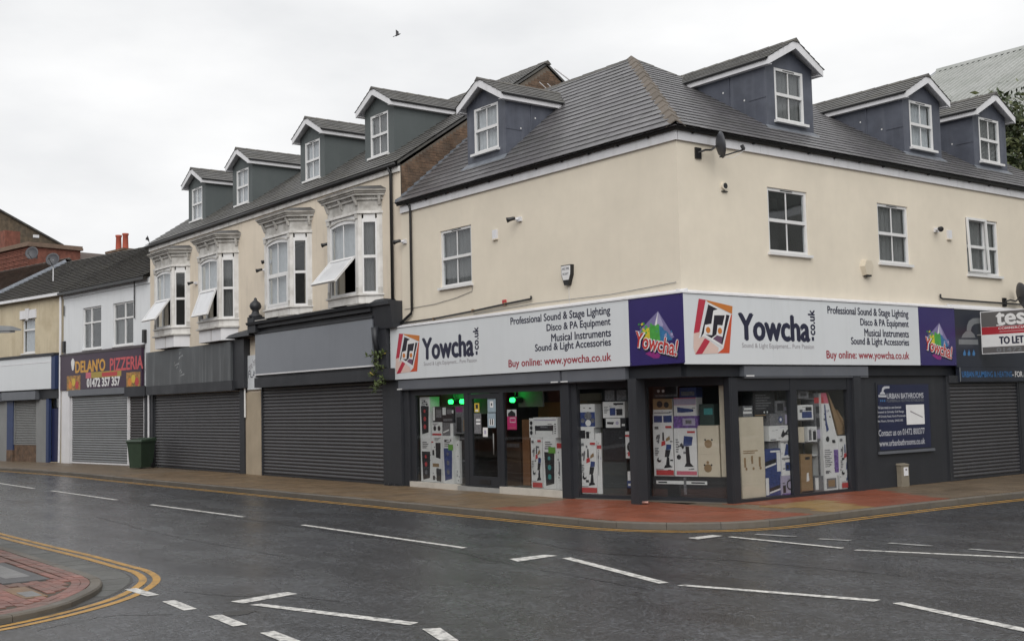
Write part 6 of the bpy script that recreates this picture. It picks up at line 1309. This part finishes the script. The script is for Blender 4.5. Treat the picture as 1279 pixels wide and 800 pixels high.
def MIC(bot, m_=None):
    k = m_ or kdark
    return [('p', [(.60, .20), (.80, .19), (.78, .36), (.66, .37)], k), ('p', [(.55, .36), (.78, .37), (.86, .50), (.60, .50)], k), ('p', [(.62, .50), (.88, .51), (.9, .60), (.66, .61)], kblue), ('p', [(.5, .15), (.88, .17), (.84, .21), (.56, .21)], k),
            ('p', [(.40, .57), (.62, .60), (.60, .68), (.42, .66)], kred), ('p', [(.46, .68), (.56, .68), (.55, .84), (.48, .84)], k), ('p', [(.14, .70), (.34, .72), (.36, .77), (.16, .76)], kgrey), ('p', [(.22, .62), (.30, .63), (.36, .80), (.28, .80)], kgrey), ('p', [(.64, .66), (.86, .70), (.84, .77), (.66, .72)], card),
            ('d', .28, .31, .05, kdark), ('d', .32, .33, .03, boxw), ('r', .12, .02, 1., .115, bot), ('l', .08, .40, .32, .56, 5), ('r', .1, .9, .3, .95, kgrey), ('r', .65, .92, .95, .96, kred), ('r', .1, .13, .5, .14, kgrey)]
g = goods; B1 = -.12
# left window
g('speaker_box', 'lower of two tall white speaker cartons at the left end of the left window', 'box', FL, 'c1', (90, 385, 165, 692), B1, .3, boxw, SPK(kdark, kred, kgrey, .04, .70), base=.254)
g('speaker_box', 'upper of two tall white speaker cartons at the left end of the left window', 'box', FL, 'c1', (84, 88, 154, 384), B1, .3, boxw, SPK(kdark, kred, kred, .10, .78))
g('monitor_box', 'lower white carton with small black speaker, left window', 'box', FL, 'c1', (168, 540, 244, 692), B1, .3, boxw, [('p', [(.45, .06), (.88, .04), (.9, .62), (.42, .62)], kdark), ('r', .1, .1, .3, .3, kdark), ('r', .1, .7, .7, .86, card)], base=.254)
g('monitor_box', 'upper white carton with small black speaker, left window', 'box', FL, 'c1', (166, 366, 242, 532), B1, .3, boxw, [('p', [(.4, .12), (.82, .06), (.86, .72), (.38, .72)], kdark), ('r', .08, .2, .26, .42, kdark), ('r', .0, .72, .18, .78, kred), ('l', .3, .8, .9, .95, 3)])
g('column_speaker_box', 'white carton with blue column speaker and green sticker, left window', 'box', FL, 'c1', (246, 366, 322, 700), B1+.05, .42, boxw, SPK(kblue, kgrey, kgrey, .05, .74)+[('r', .55, .70, 1., .82, kgreen)], base=.254)
g('plain_carton', 'narrow blank white carton right of the blue column speaker, left window', 'box', FL, 'c1', (326, 402, 366, 702), B1-.05, .2, boxw, [('r', .4, .16, .6, .24, kgrey)], base=.254)
g('headphone_box', 'white carton with two black dials and red strip, left window', 'box', FL, 'c1', (168, 268, 240, 362), B1, .3, boxw, [('d', .3, .55, .065, kdark), ('d', .72, .55, .065, kdark), ('r', .05, .04, .95, .18, kred), ('l', .1, .82, .9, .95, 2)])
g('amplifier_box', 'dark grey carton with pale right edge, left window', 'box', FL, 'c1', (243, 272, 336, 362), B1, .3, kgrey, [('r', .62, .0, .85, .95, boxw), ('p', [(.05, .3), (.5, .5), (.55, .42), (.1, .2)], boxw)])
g('mixer_box', 'black carton with pale left edge, top of stack in left window', 'box', FL, 'c1', (176, 156, 240, 266), B1, .3, kdark, [('r', .0, .1, .22, .98, boxw), ('r', .35, .3, .95, .8, kgrey)])
g('console_box', 'black carton with grey control pictures, top of stack in left window', 'box', FL, 'c1', (243, 160, 328, 268), B1, .3, kdark, [('r', .02, .5, .3, .98, boxw), ('r', .4, .55, .75, .85, kgrey), ('r', .8, .6, .95, .8, boxw), ('r', .1, .1, .85, .25, kgrey)])
def sheet(name, label, fr, z, r, b, mat, prints=(), cat='poster'):
    u0, v0, u1, v1 = r; a0 = fr.px(*zp(z, u0, (v0+v1)/2), b)[0]; a1 = fr.px(*zp(z, u1, (v0+v1)/2), b)[0]; c1 = fr.px(*zp(z, (u0+u1)/2, v0), b)[1]; c0 = fr.px(*zp(z, (u0+u1)/2, v1), b)[1]
    t = thing(name, label, cat, fr((a0+a1)/2, b, c0), 'papers stuck to the shop glass'); bx('paper', mat, t, fr, a0, a1, b-.003, b, c0, c1)
    for i, p in enumerate(prints):
        bb_ = b+.0012*(i+1); MB().poly([fr(a0+(a1-a0)*x, bb_, c0+(c1-c0)*y) for x, y in p[0]]).build('print', p[1], t)
R4 = lambda x0, y0, x1, y1: [(x0, y0), (x1, y0), (x1, y1), (x0, y1)]
sheet('hanging_poster', 'grey and magenta event poster at the right of the left window', FL, 'c1', (336, 152, 424, 350), -.075, kgrey, [(R4(.05, .78, .6, .97), M('print_magenta', (.22, .03, .14), .5, .2, 20)), (R4(.1, .05, .5, .6), kdark), (R4(.65, .1, .95, .5), card)])
sheet('yellow_notice', 'small yellow warning notice at the top of the glass door', FL, 'c1', (472, 132, 506, 196), -.048, kyel, [(R4(.25, .4, .75, .85), kdark), (R4(.2, .08, .8, .25), boxw)])
sheet('paper_notice', 'small white paper notice in the middle of the glass door', FL, 'c1', (532, 306, 566, 372), -.048, boxw, [(R4(.3, .3, .7, .7), klil)])
sheet('grey_leaflet', 'grey leaflet with two white stickers on the left of the glass door', FL, 'c1', (470, 205, 520, 350), -.048, kgrey, [(R4(.3, .62, .9, .72), boxw), (R4(.3, .45, .9, .55), boxw)])
pale = M('print_pale_blue', (.26, .33, .38), .5, .15, 20)
sheet('blue_flyer', 'upper pale blue flyer on the right of the glass door', FL, 'c2', (-6, 82, 50, 190), -.048, pale, [(R4(.3, .3, .7, .7), boxw), (R4(.42, .42, .58, .58), kdark)])
sheet('blue_flyer', 'lower pale blue flyer on the right of the glass door', FL, 'c2', (-6, 196, 50, 296), -.048, pale, [(R4(.2, .15, .8, .6), boxw), (R4(.3, .2, .42, .6), kdark), (R4(.55, .2, .68, .6), kdark)])
sheet('pink_poster', 'bright pink sale poster in the window right of the door', FL, 'c2', (130, 172, 194, 310), -.07, M('hot_pink', (.55, .03, .16), .5, .05, 5), [(R4(.0, .66, 1., 1.), boxw), ([(.1, .66), (.9, .66), (.9, .82), (.5, .97), (.1, .82)], kdark), (R4(.3, .35, .9, .6), boxw), (R4(.34, .39, .86, .56), MATS['hot_pink']), (R4(.25, .05, .9, .12), kpink)])
g('mic_stand_box', 'white stand carton with red foot, window right of the door', 'box', FL, 'c2', (296, 366, 372, 720), B1, .3, boxw, MIC(kred), base=.274)
g('column_speaker_box', 'white carton with teal-coned black speaker, window right of the door', 'box', FL, 'c2', (378, 366, 466, 722), B1, .35, boxw, SPK(kdark, kteal, kteal, .06, .72)+[('r', .45, .70, 1., .82, kgreen)], base=.274)
g('plain_carton', 'tall narrow white carton with red label, window right of the door', 'box', FL, 'c2', (470, 400, 522, 726), B1-.03, .3, boxw, [('r', .1, .88, .95, .99, kred), ('r', .3, .3, .45, .6, kgrey)], base=.274)
g('keyboard_box', 'white keyboard carton lying on top of the stand cartons, right of the door', 'box', FL, 'c2', (310, 226, 476, 362), B1, .4, boxw, [('p', [(.08, .16), (.82, .16), (.84, .62), (.06, .58)], kdark), ('r', .1, .16, .8, .34, boxw), ('r', .3, .48, .6, .56, kgrey), ('l', .88, .2, .96, .75, 5, kdark), ('r', .05, .86, .95, .9, klil)])
g('instrument_box', 'narrow black and white carton end left of the keyboard carton', 'box', FL, 'c2', (282, 232, 309, 362), B1-.04, .25, boxw, [('d', .5, .75, .05, kdark), ('d', .5, .5, .05, kdark), ('d', .5, .25, .05, kdark)])
# canted window, left half
g('mic_stand_box', 'white stand carton with red foot at the left of the canted window', 'box', FC, 'c3', (44, 386, 148, 708), B1, .3, boxw, MIC(kred), base=.217)
g('small_speaker_box', 'flat white carton with black pictures, left of the canted window', 'box', FC, 'c3', (36, 310, 130, 380), B1, .3, boxw, [('r', .12, .15, .45, .8, kdark), ('r', .5, .15, .7, .7, kdark)])
g('disco_light_box', 'white carton with blue machine picture, top left of the canted window', 'box', FC, 'c3', (44, 166, 136, 306), B1, .3, boxw, [('r', .0, .05, 1., .66, kblue), ('d', .55, .5, .09, kgrey), ('d', .55, .2, .07, boxw), ('d', .2, .3, .05, kgrey), ('d', .85, .3, .05, kgrey)])
g('tube_carton', 'tall thin white carton with red band, canted window', 'box', FC, 'c3', (142, 342, 178, 716), B1-.03, .12, boxw, [('r', .0, .74, 1., .80, kred), ('r', .4, .3, .5, .7, kgrey)], base=.217)
spkm = M('black_speaker_cloth', (.016, .016, .017), .8, .1, 20)
g('bass_cabinet', 'dark grey bass speaker cabinet standing on the floor of the canted window', 'speaker', FC, 'c3', (186, 516, 330, 712), B1-.02, .45, M('grey_carpet', (.045, .05, .052), .8, .1, 20), [('d', .45, .14, .015, kdark), ('d', .6, .14, .015, kdark)], base=.217, group=None)
g('black_speaker', 'black cloth-fronted speaker on top of the grey bass cabinet', 'speaker', FC, 'c3', (182, 312, 326, 514), B1-.02, .45, spkm, [('r', .06, .06, .94, .94, kdark), ('r', .7, .7, .85, .72, kgrey)], group=None)
g('cable_box', 'black carton with white label on the black speaker', 'box', FC, 'c3', (196, 250, 322, 311), B1, .3, kdark, [('r', .06, .05, .75, .95, boxw), ('p', [(.1, .4), (.4, .35), (.45, .6), (.12, .62)], kdark), ('d', .6, .5, .04, klil), ('r', .82, .2, .97, .4, boxw)])
g('monitor_box', 'white carton with two blue pictures at the top of the canted window', 'box', FC, 'c3', (184, 152, 316, 246), B1, .3, boxw, [('r', .32, .15, .58, .62, kblue), ('r', .62, .15, .9, .55, kdark), ('l', .05, .3, .28, .75, 5), ('r', .5, .8, .95, .92, kdark)])
g('blue_carton', 'small blue carton half hidden by the corner column', 'box', FC, 'c3', (332, 630, 392, 680), B1, .3, kblue, [('r', .1, .3, .6, .6, boxw)], base=.36)
g('small_carton', 'small white carton on the blue one behind the corner column', 'box', FC, 'c3', (334, 574, 386, 630), B1, .3, boxw, [('r', .4, .15, .9, .7, kblue)])
g('drum_box', 'white carton with black disc picture behind the corner column', 'box', FC, 'c3', (322, 332, 388, 526), B1, .3, boxw, [('d', .62, .42, .13, kdark), ('d', .62, .42, .08, kgrey), ('r', .2, .08, .5, .24, kred), ('r', .0, .8, 1., .88, kred)], base=.98)
bx('window_shelf', kdark, CB, FC, 1.22, 1.5, -.5, -.18, .95, .978); bx('window_shelf', kdark, CB, FC, 1.22, 1.5, -.5, -.18, .33, .358)
# canted window, right half
g('mic_stand_box', 'white stand carton with red foot in the right half of the canted window', 'box', FC, 'c4', (80, 286, 200, 632), B1, .3, boxw, MIC(kred), base=.622)
g('mic_stand_box', 'white stand carton with blue clip picture and pink foot, canted window', 'box', FC, 'c4', (206, 312, 342, 632), B1, .3, boxw, [('p', [(.42, .2), (.86, .2), (.7, .28), (.66, .62), (.5, .62), (.52, .28)], kdark), ('p', [(.4, .62), (.78, .64), (.85, .82), (.45, .84)], kblue), ('p', [(.25, .66), (.35, .7), (.45, .6), (.38, .56)], kdark), ('d', .2, .40, .05, kdark), ('r', .08, .03, .98, .11, kpink), ('r', .6, .9, .95, .94, kred), ('l', .08, .5, .25, .8, 6)], base=.622)
g('cream_speaker_box', 'lower of two cream speaker cartons in the canted window', 'box', FC, 'c4', (350, 470, 482, 636), B1, .3, boxc, [('d', .45, .38, .085, card), ('d', .45, .64, .03, card), ('d', .3, .52, .02, kdark), ('d', .62, .52, .02, kdark)], base=.622)
g('cream_speaker_box', 'upper of two cream speaker cartons in the canted window', 'box', FC, 'c4', (346, 296, 474, 466), B1, .3, boxc, [('d', .5, .36, .085, card), ('d', .36, .5, .02, kdark), ('d', .68, .5, .02, kdark)])
g('lamp_box', 'low white carton with two dark photo panels, canted window', 'box', FC, 'c4', (76, 228, 196, 280), B1, .3, boxw, [('r', .04, .15, .46, .85, kblue), ('r', .52, .15, .95, .85, kblue)])
g('light_box', 'carton with brown machine picture at the top of the canted window', 'box', FC, 'c4', (76, 134, 192, 226), B1, .3, boxw, [('r', .0, .3, 1., 1., card), ('d', .35, .65, .07, kdark), ('d', .7, .6, .06, kdark), ('r', .05, .06, .9, .12, kgrey)])
g('purple_carton', 'purple carton with grey badge in the canted window', 'box', FC, 'c4', (200, 238, 346, 304), B1, .3, kpurp, [('r', .38, .2, .9, .8, klil), ('r', .5, .35, .75, .65, kgrey)])
g('lilac_carton', 'pale lilac carton with blue horn picture at the top of the canted window', 'box', FC, 'c4', (202, 128, 336, 236), B1, .3, boxw, [('r', .0, .6, 1., 1., kpink), ('r', .0, .62, 1., .95, klil), ('p', [(.15, .2), (.15, .5), (.35, .45), (.88, .36), (.88, .22), (.35, .18)], kblue)])
g('green_carton', 'dark green carton on top of the cream speaker cartons', 'box', FC, 'c4', (358, 166, 446, 292), B1-.04, .25, M('print_dark_green', (.03, .05, .045), .5, .2, 20), [('r', .3, .5, .9, .8, kteal)])
st_ = thing('shelf_edge_label', 'white printed strip along the plinth under the stand cartons', 'label', FC(2.6, -.13, .5), None); bx('strip', boxw, st_, FC, 1.95, 3.1, -.128, -.124, .46, .53); bx('strip_mark', kdark, st_, FC, 2.0, 2.2, -.124, -.1232, .48, .51); bx('strip_mark', kdark, st_, FC, 2.75, 3.05, -.124, -.1232, .48, .51); bx('clip', kgrey, st_, FC, 2.58, 2.64, -.124, -.12, .25, .6)
# right window, left half
FXb = FX
g('tall_carton', 'tall plain cream carton at the left of the right-hand window', 'box', FX, 'c5', (30, 252, 176, 758), B1, .35, boxc, [('r', .12, .38, .2, .50, card), ('r', .42, .42, .5, .52, card), ('r', .74, .38, .82, .5, card), ('l', .1, .55, .9, .6, 2, card), ('d', .2, .36, .03, card), ('d', .5, .36, .03, card), ('d', .8, .36, .03, card)], base=.177, lean=-.03)
g('disc_pile', 'small pile of dark discs and paper on the tall cream carton', 'box', FX, 'c5', (40, 182, 100, 244), B1-.05, .25, kgrey, [('r', .0, .3, .9, .5, boxw), ('r', .1, .65, .9, .8, boxw)])
g('keyboard_carton', 'lower navy carton with diagonal keyboard picture, right-hand window', 'box', FX, 'c5', (180, 610, 278, 746), B1, .3, kblue, [('p', [(.25, .1), (.95, .25), (.95, .5), (.25, .35)], kdark), ('p', [(.25, .1), (.95, .25), (.95, .33), (.25, .18)], boxw), ('r', .02, .05, .22, .85, boxw)], base=.177)
g('keyboard_carton', 'upper navy carton with diagonal keyboard picture, right-hand window', 'box', FX, 'c5', (176, 450, 276, 606), B1, .3, kblue, [('p', [(.02, .25), (.7, .38), (.7, .62), (.02, .5)], kdark), ('p', [(.02, .25), (.7, .38), (.7, .45), (.02, .32)], boxw), ('r', .74, .1, .98, .85, boxw), ('r', .35, .86, .95, .93, boxw)])
g('headset_box', 'purple and white carton with headset picture, right-hand window', 'box', FX, 'c5', (281, 616, 366, 742), B1+.03, .3, klil, [('d', .62, .5, .11, kdark), ('d', .62, .5, .075, klil), ('r', .1, .1, .3, .5, kdark), ('r', .0, .0, 1., .06, kpurp)], base=.177)
g('camera_box', 'white carton with navy device picture on the headset carton', 'box', FX, 'c5', (284, 498, 352, 614), B1+.03, .3, boxw, [('r', .3, .25, .85, .7, kblue), ('r', .4, .35, .6, .55, kdark), ('r', .0, .86, 1., .93, kgrey)])
g('blue_picture_box', 'white carton with blue side picture, third up in the right-hand window', 'box', FX, 'c5', (276, 398, 332, 496), B1, .3, boxw, [('p', [(.35, .05), (.95, .1), (.95, .7), (.6, .8)], kblue), ('r', .0, .86, 1., .92, kgrey)])
g('microphone_box', 'white carton with black spider mount picture, right-hand window', 'box', FX, 'c5', (202, 306, 346, 394), B1+.02, .3, boxw, [('p', [(.5, .3), (.62, .75), (.68, .5), (.85, .8), (.8, .45), (.95, .4), (.7, .35), (.6, .2)], kdark), ('r', .05, .05, .3, .12, kgrey)])
g('grey_lens_box', 'grey carton with blue lens on top of the pile, right-hand window', 'box', FX, 'c5', (206, 230, 342, 304), B1, .3, kgrey, [('d', .5, .5, .07, kblue), ('d', .5, .5, .035, boxw), ('r', .7, .1, .95, .9, klil)])
g('carton_riser', 'plain grey carton supporting the microphone carton in the right-hand window', 'box', FX, 'c5', (200, 396, 274, 448), B1-.06, .2, kgrey, [])
# right window, right half: shelving and cartons
shv = thing('shelf_unit', 'grey metal shelf unit behind the right-hand window', 'shelf', FX(3.7, -.4, .175)); y0, zs1 = FX.px(*zp('c6', 70, 424), B1); y1, _ = FX.px(*zp('c6', 195, 424), B1); zs2 = FX.px(*zp('c6', 120, 278), B1)[1]; zs3 = FX.px(*zp('c6', 120, 140), B1)[1]
for z_ in (zs1, zs2, zs3): bx('shelf', kgrey, shv, FX, y0-.05, y1+.1, -.62, -.19, z_-.03, z_)
for a in (y0-.06, y1+.08):
    for b in (-.62, -.22): bx('upright', kgrey, shv, FX, a, a+.03, b, b+.03, .176, 2.3)
def on(z_): return z_+.002
g('picture_box', 'white carton with dark product photo on the upper shelf, right-hand window', 'box', FX, 'c6', (60, 182, 158, 274), B1, .3, boxw, [('r', .25, .12, .9, .55, kblue), ('r', .5, .6, .9, .85, kdark), ('r', .1, .5, .3, .7, kgrey)], base=on(zs2))
g('grey_carton', 'dim grey carton on the top shelf of the right-hand window', 'box', FX, 'c6', (62, 92, 128, 138), B1, .3, kgrey, [('r', .2, .3, .8, .7, kdark)], base=on(zs3))
g('small_carton', 'small cream carton on the middle shelf, right-hand window', 'box', FX, 'c6', (64, 324, 100, 420), B1, .25, boxc, [], base=on(zs1))
g('dual_carton', 'pair-printed white carton beside the cream one on the middle shelf', 'box', FX, 'c6', (124, 322, 182, 420), B1, .25, boxw, [('r', .1, .1, .4, .8, kgrey), ('r', .55, .1, .9, .7, kdark)], base=on(zs1))
g('brown_carton', 'brown cardboard carton with white tear on the floor, right-hand window', 'box', FX, 'c6', (80, 500, 154, 750), B1, .3, card, [('p', [(.45, .28), (.7, .3), (.65, .52), (.5, .5)], boxw), ('r', .4, .86, .8, .93, kdark), ('r', .0, .0, 1., .04, kdark)], base=.177)
g('paper_carton', 'small white carton behind the brown cardboard one', 'box', FX, 'c6', (158, 510, 188, 600), B1-.15, .15, boxw, [], base=.95)
g('frame_box', 'white carton with square grey frame picture on the floor, right-hand window', 'box', FX, 'c6', (236, 640, 316, 738), B1+.02, .3, boxw, [('r', .12, .12, .9, .85, kgrey), ('r', .25, .25, .78, .72, card)], base=.177)
g('dark_panel_carton', 'grey printed carton standing left of the square frame carton', 'box', FX, 'c6', (166, 640, 234, 742), B1-.02, .3, kgrey, [('r', .1, .1, .4, .9, boxw)], base=.177)
g('guitar_stand_box', 'white carton with small print in the middle of the right-hand window', 'box', FX, 'c6', (226, 442, 326, 634), B1, .3, boxw, [('l', .08, .3, .6, .9, 9), ('p', [(.68, .1), (.95, .1), (.95, .85), (.66, .85)], kpurp), ('r', .1, .08, .3, .18, kgrey)])
g('stand_carton', 'tall tapering white carton with red top and black stand picture', 'box', FX, 'c6', (214, 104, 318, 438), B1, .25, boxw, [('r', .0, .80, 1., 1., kpink), ('r', -.0, .8, .35, .92, kred), ('p', [(.3, .25), (.5, .3), (.42, .45), (.5, .78), (.36, .78), (.28, .5)], kblue), ('d', .32, .12, .06, kdark), ('r', .6, .04, .8, .1, kdark)], taper=.68)
g('mic_stand_box', 'white stand carton with red foot at the right of the right-hand window', 'box', FX, 'c6', (326, 380, 402, 728), B1+.02, .3, boxw, MIC(kred, kblue), base=.177)
cs = thing('cardboard_sheet', 'folded brown cardboard sheet leaning at the top right of the right-hand window', 'cardboard', FX(4.6, -.3, 1.3)); f_ = lambda u, v: FX.px(*zp('c6', u, v), -.2)
P3 = [(250, 98), (300, 210), (386, 345), (372, 368), (322, 375)]; MB().prism([FX(f_(*p)[0], -.24, f_(*p)[1]) for p in reversed(P3)], [FX(f_(*p)[0], -.2, f_(*p)[1]) for p in reversed(P3)]).build('flap', card, cs)
P4 = [(300, 214), (386, 345), (372, 368)]; MB().prism([FX(f_(*p)[0], -.198, f_(*p)[1]) for p in reversed(P4)], [FX(f_(*p)[0]+.02, -.16, f_(*p)[1]) for p in reversed(P4)]).build('fold', card, cs)

# more stock filling the backs of the windows
g('equipment_rack', 'black equipment rack at the top of the right-hand window', 'rack', FX, 'c5', (104, 96, 236, 244), B1-.1, .3, kdark, [('d', .5, .16, .02, boxw), ('d', .64, .16, .02, boxw), ('r', .05, .02, .95, .06, card), ('l', .1, .3, .9, .95, 6)], base=FX.px(*zp('c5', 170, 246), B1-.1)[1], group=None)
bx('window_shelf', kdark, CB, FX, FX.px(*zp('c5', 100, 250), B1-.1)[0], FX.px(*zp('c5', 345, 250), B1-.1)[0], -.6, -.2, FX.px(*zp('c5', 170, 250), B1-.1)[1]-.02, FX.px(*zp('c5', 170, 247), B1-.1)[1])
g('grey_carton', 'grey carton on the pile beside the black rack, right-hand window', 'box', FX, 'c5', (244, 150, 334, 228), B1-.08, .3, kgrey, [('r', .1, .2, .5, .8, kdark), ('r', .6, .2, .9, .5, klil)])
g('strap_carton', 'narrow grey printed carton left of the tall tapering carton', 'box', FX, 'c6', (172, 250, 212, 420), B1-.06, .3, kgrey, [('r', .1, .1, .9, .45, klil), ('r', .2, .55, .8, .9, kdark)], base=on(zs1))
g('stand_pack', 'dim red and grey pack above the narrow printed carton', 'box', FX, 'c6', (164, 106, 212, 246), B1-.06, .3, kgrey, [('r', .0, .55, 1., .8, kred), ('r', .2, .1, .8, .4, kdark)])
g('lighting_case', 'dark lighting case at the top of the canted window', 'case', FC, 'c3', (190, 74, 334, 148), B1-.08, .35, kdark, [('r', .05, .1, .45, .9, kgrey), ('r', .55, .1, .95, .9, kgrey)], group=None)
g('amp_case', 'dark amplifier case above the purple carton in the canted window', 'case', FC, 'c4', (80, 62, 226, 128), B1-.08, .35, kdark, [('r', .05, .15, .95, .35, kgrey), ('d', .2, .65, .03, boxw), ('d', .4, .65, .03, boxw)], group=None)
g('effects_box', 'dim blue carton above the lilac carton in the canted window', 'box', FC, 'c4', (236, 66, 336, 126), B1-.08, .3, kblue, [('r', .1, .2, .9, .6, kgrey)])
g('counter', 'dark wooden shop counter behind the glass right of the door', 'counter', FL, 'c2', (112, 398, 222, 712), -.7, .5, M('dark_counter', (.06, .035, .022), .5, .2, 3), [('r', .05, .9, .95, .98, kgrey)], base=.135, group=None)
g('wooden_post', 'brown curtain-like post behind the glass right of the door', 'post', FL, 'c2', (236, 240, 284, 712), -.6, .08, M('brown_drape', (.20, .09, .04), .7, .2, 4), [], base=.135, group=None)
g('flight_case', 'black flight case standing beside the door in the left window', 'case', FL, 'c1', (370, 356, 428, 706), B1-.12, .3, kdark, [('r', .05, .45, .95, .48, kgrey), ('r', .05, .9, .95, .93, kgrey)], base=.254, group=None)
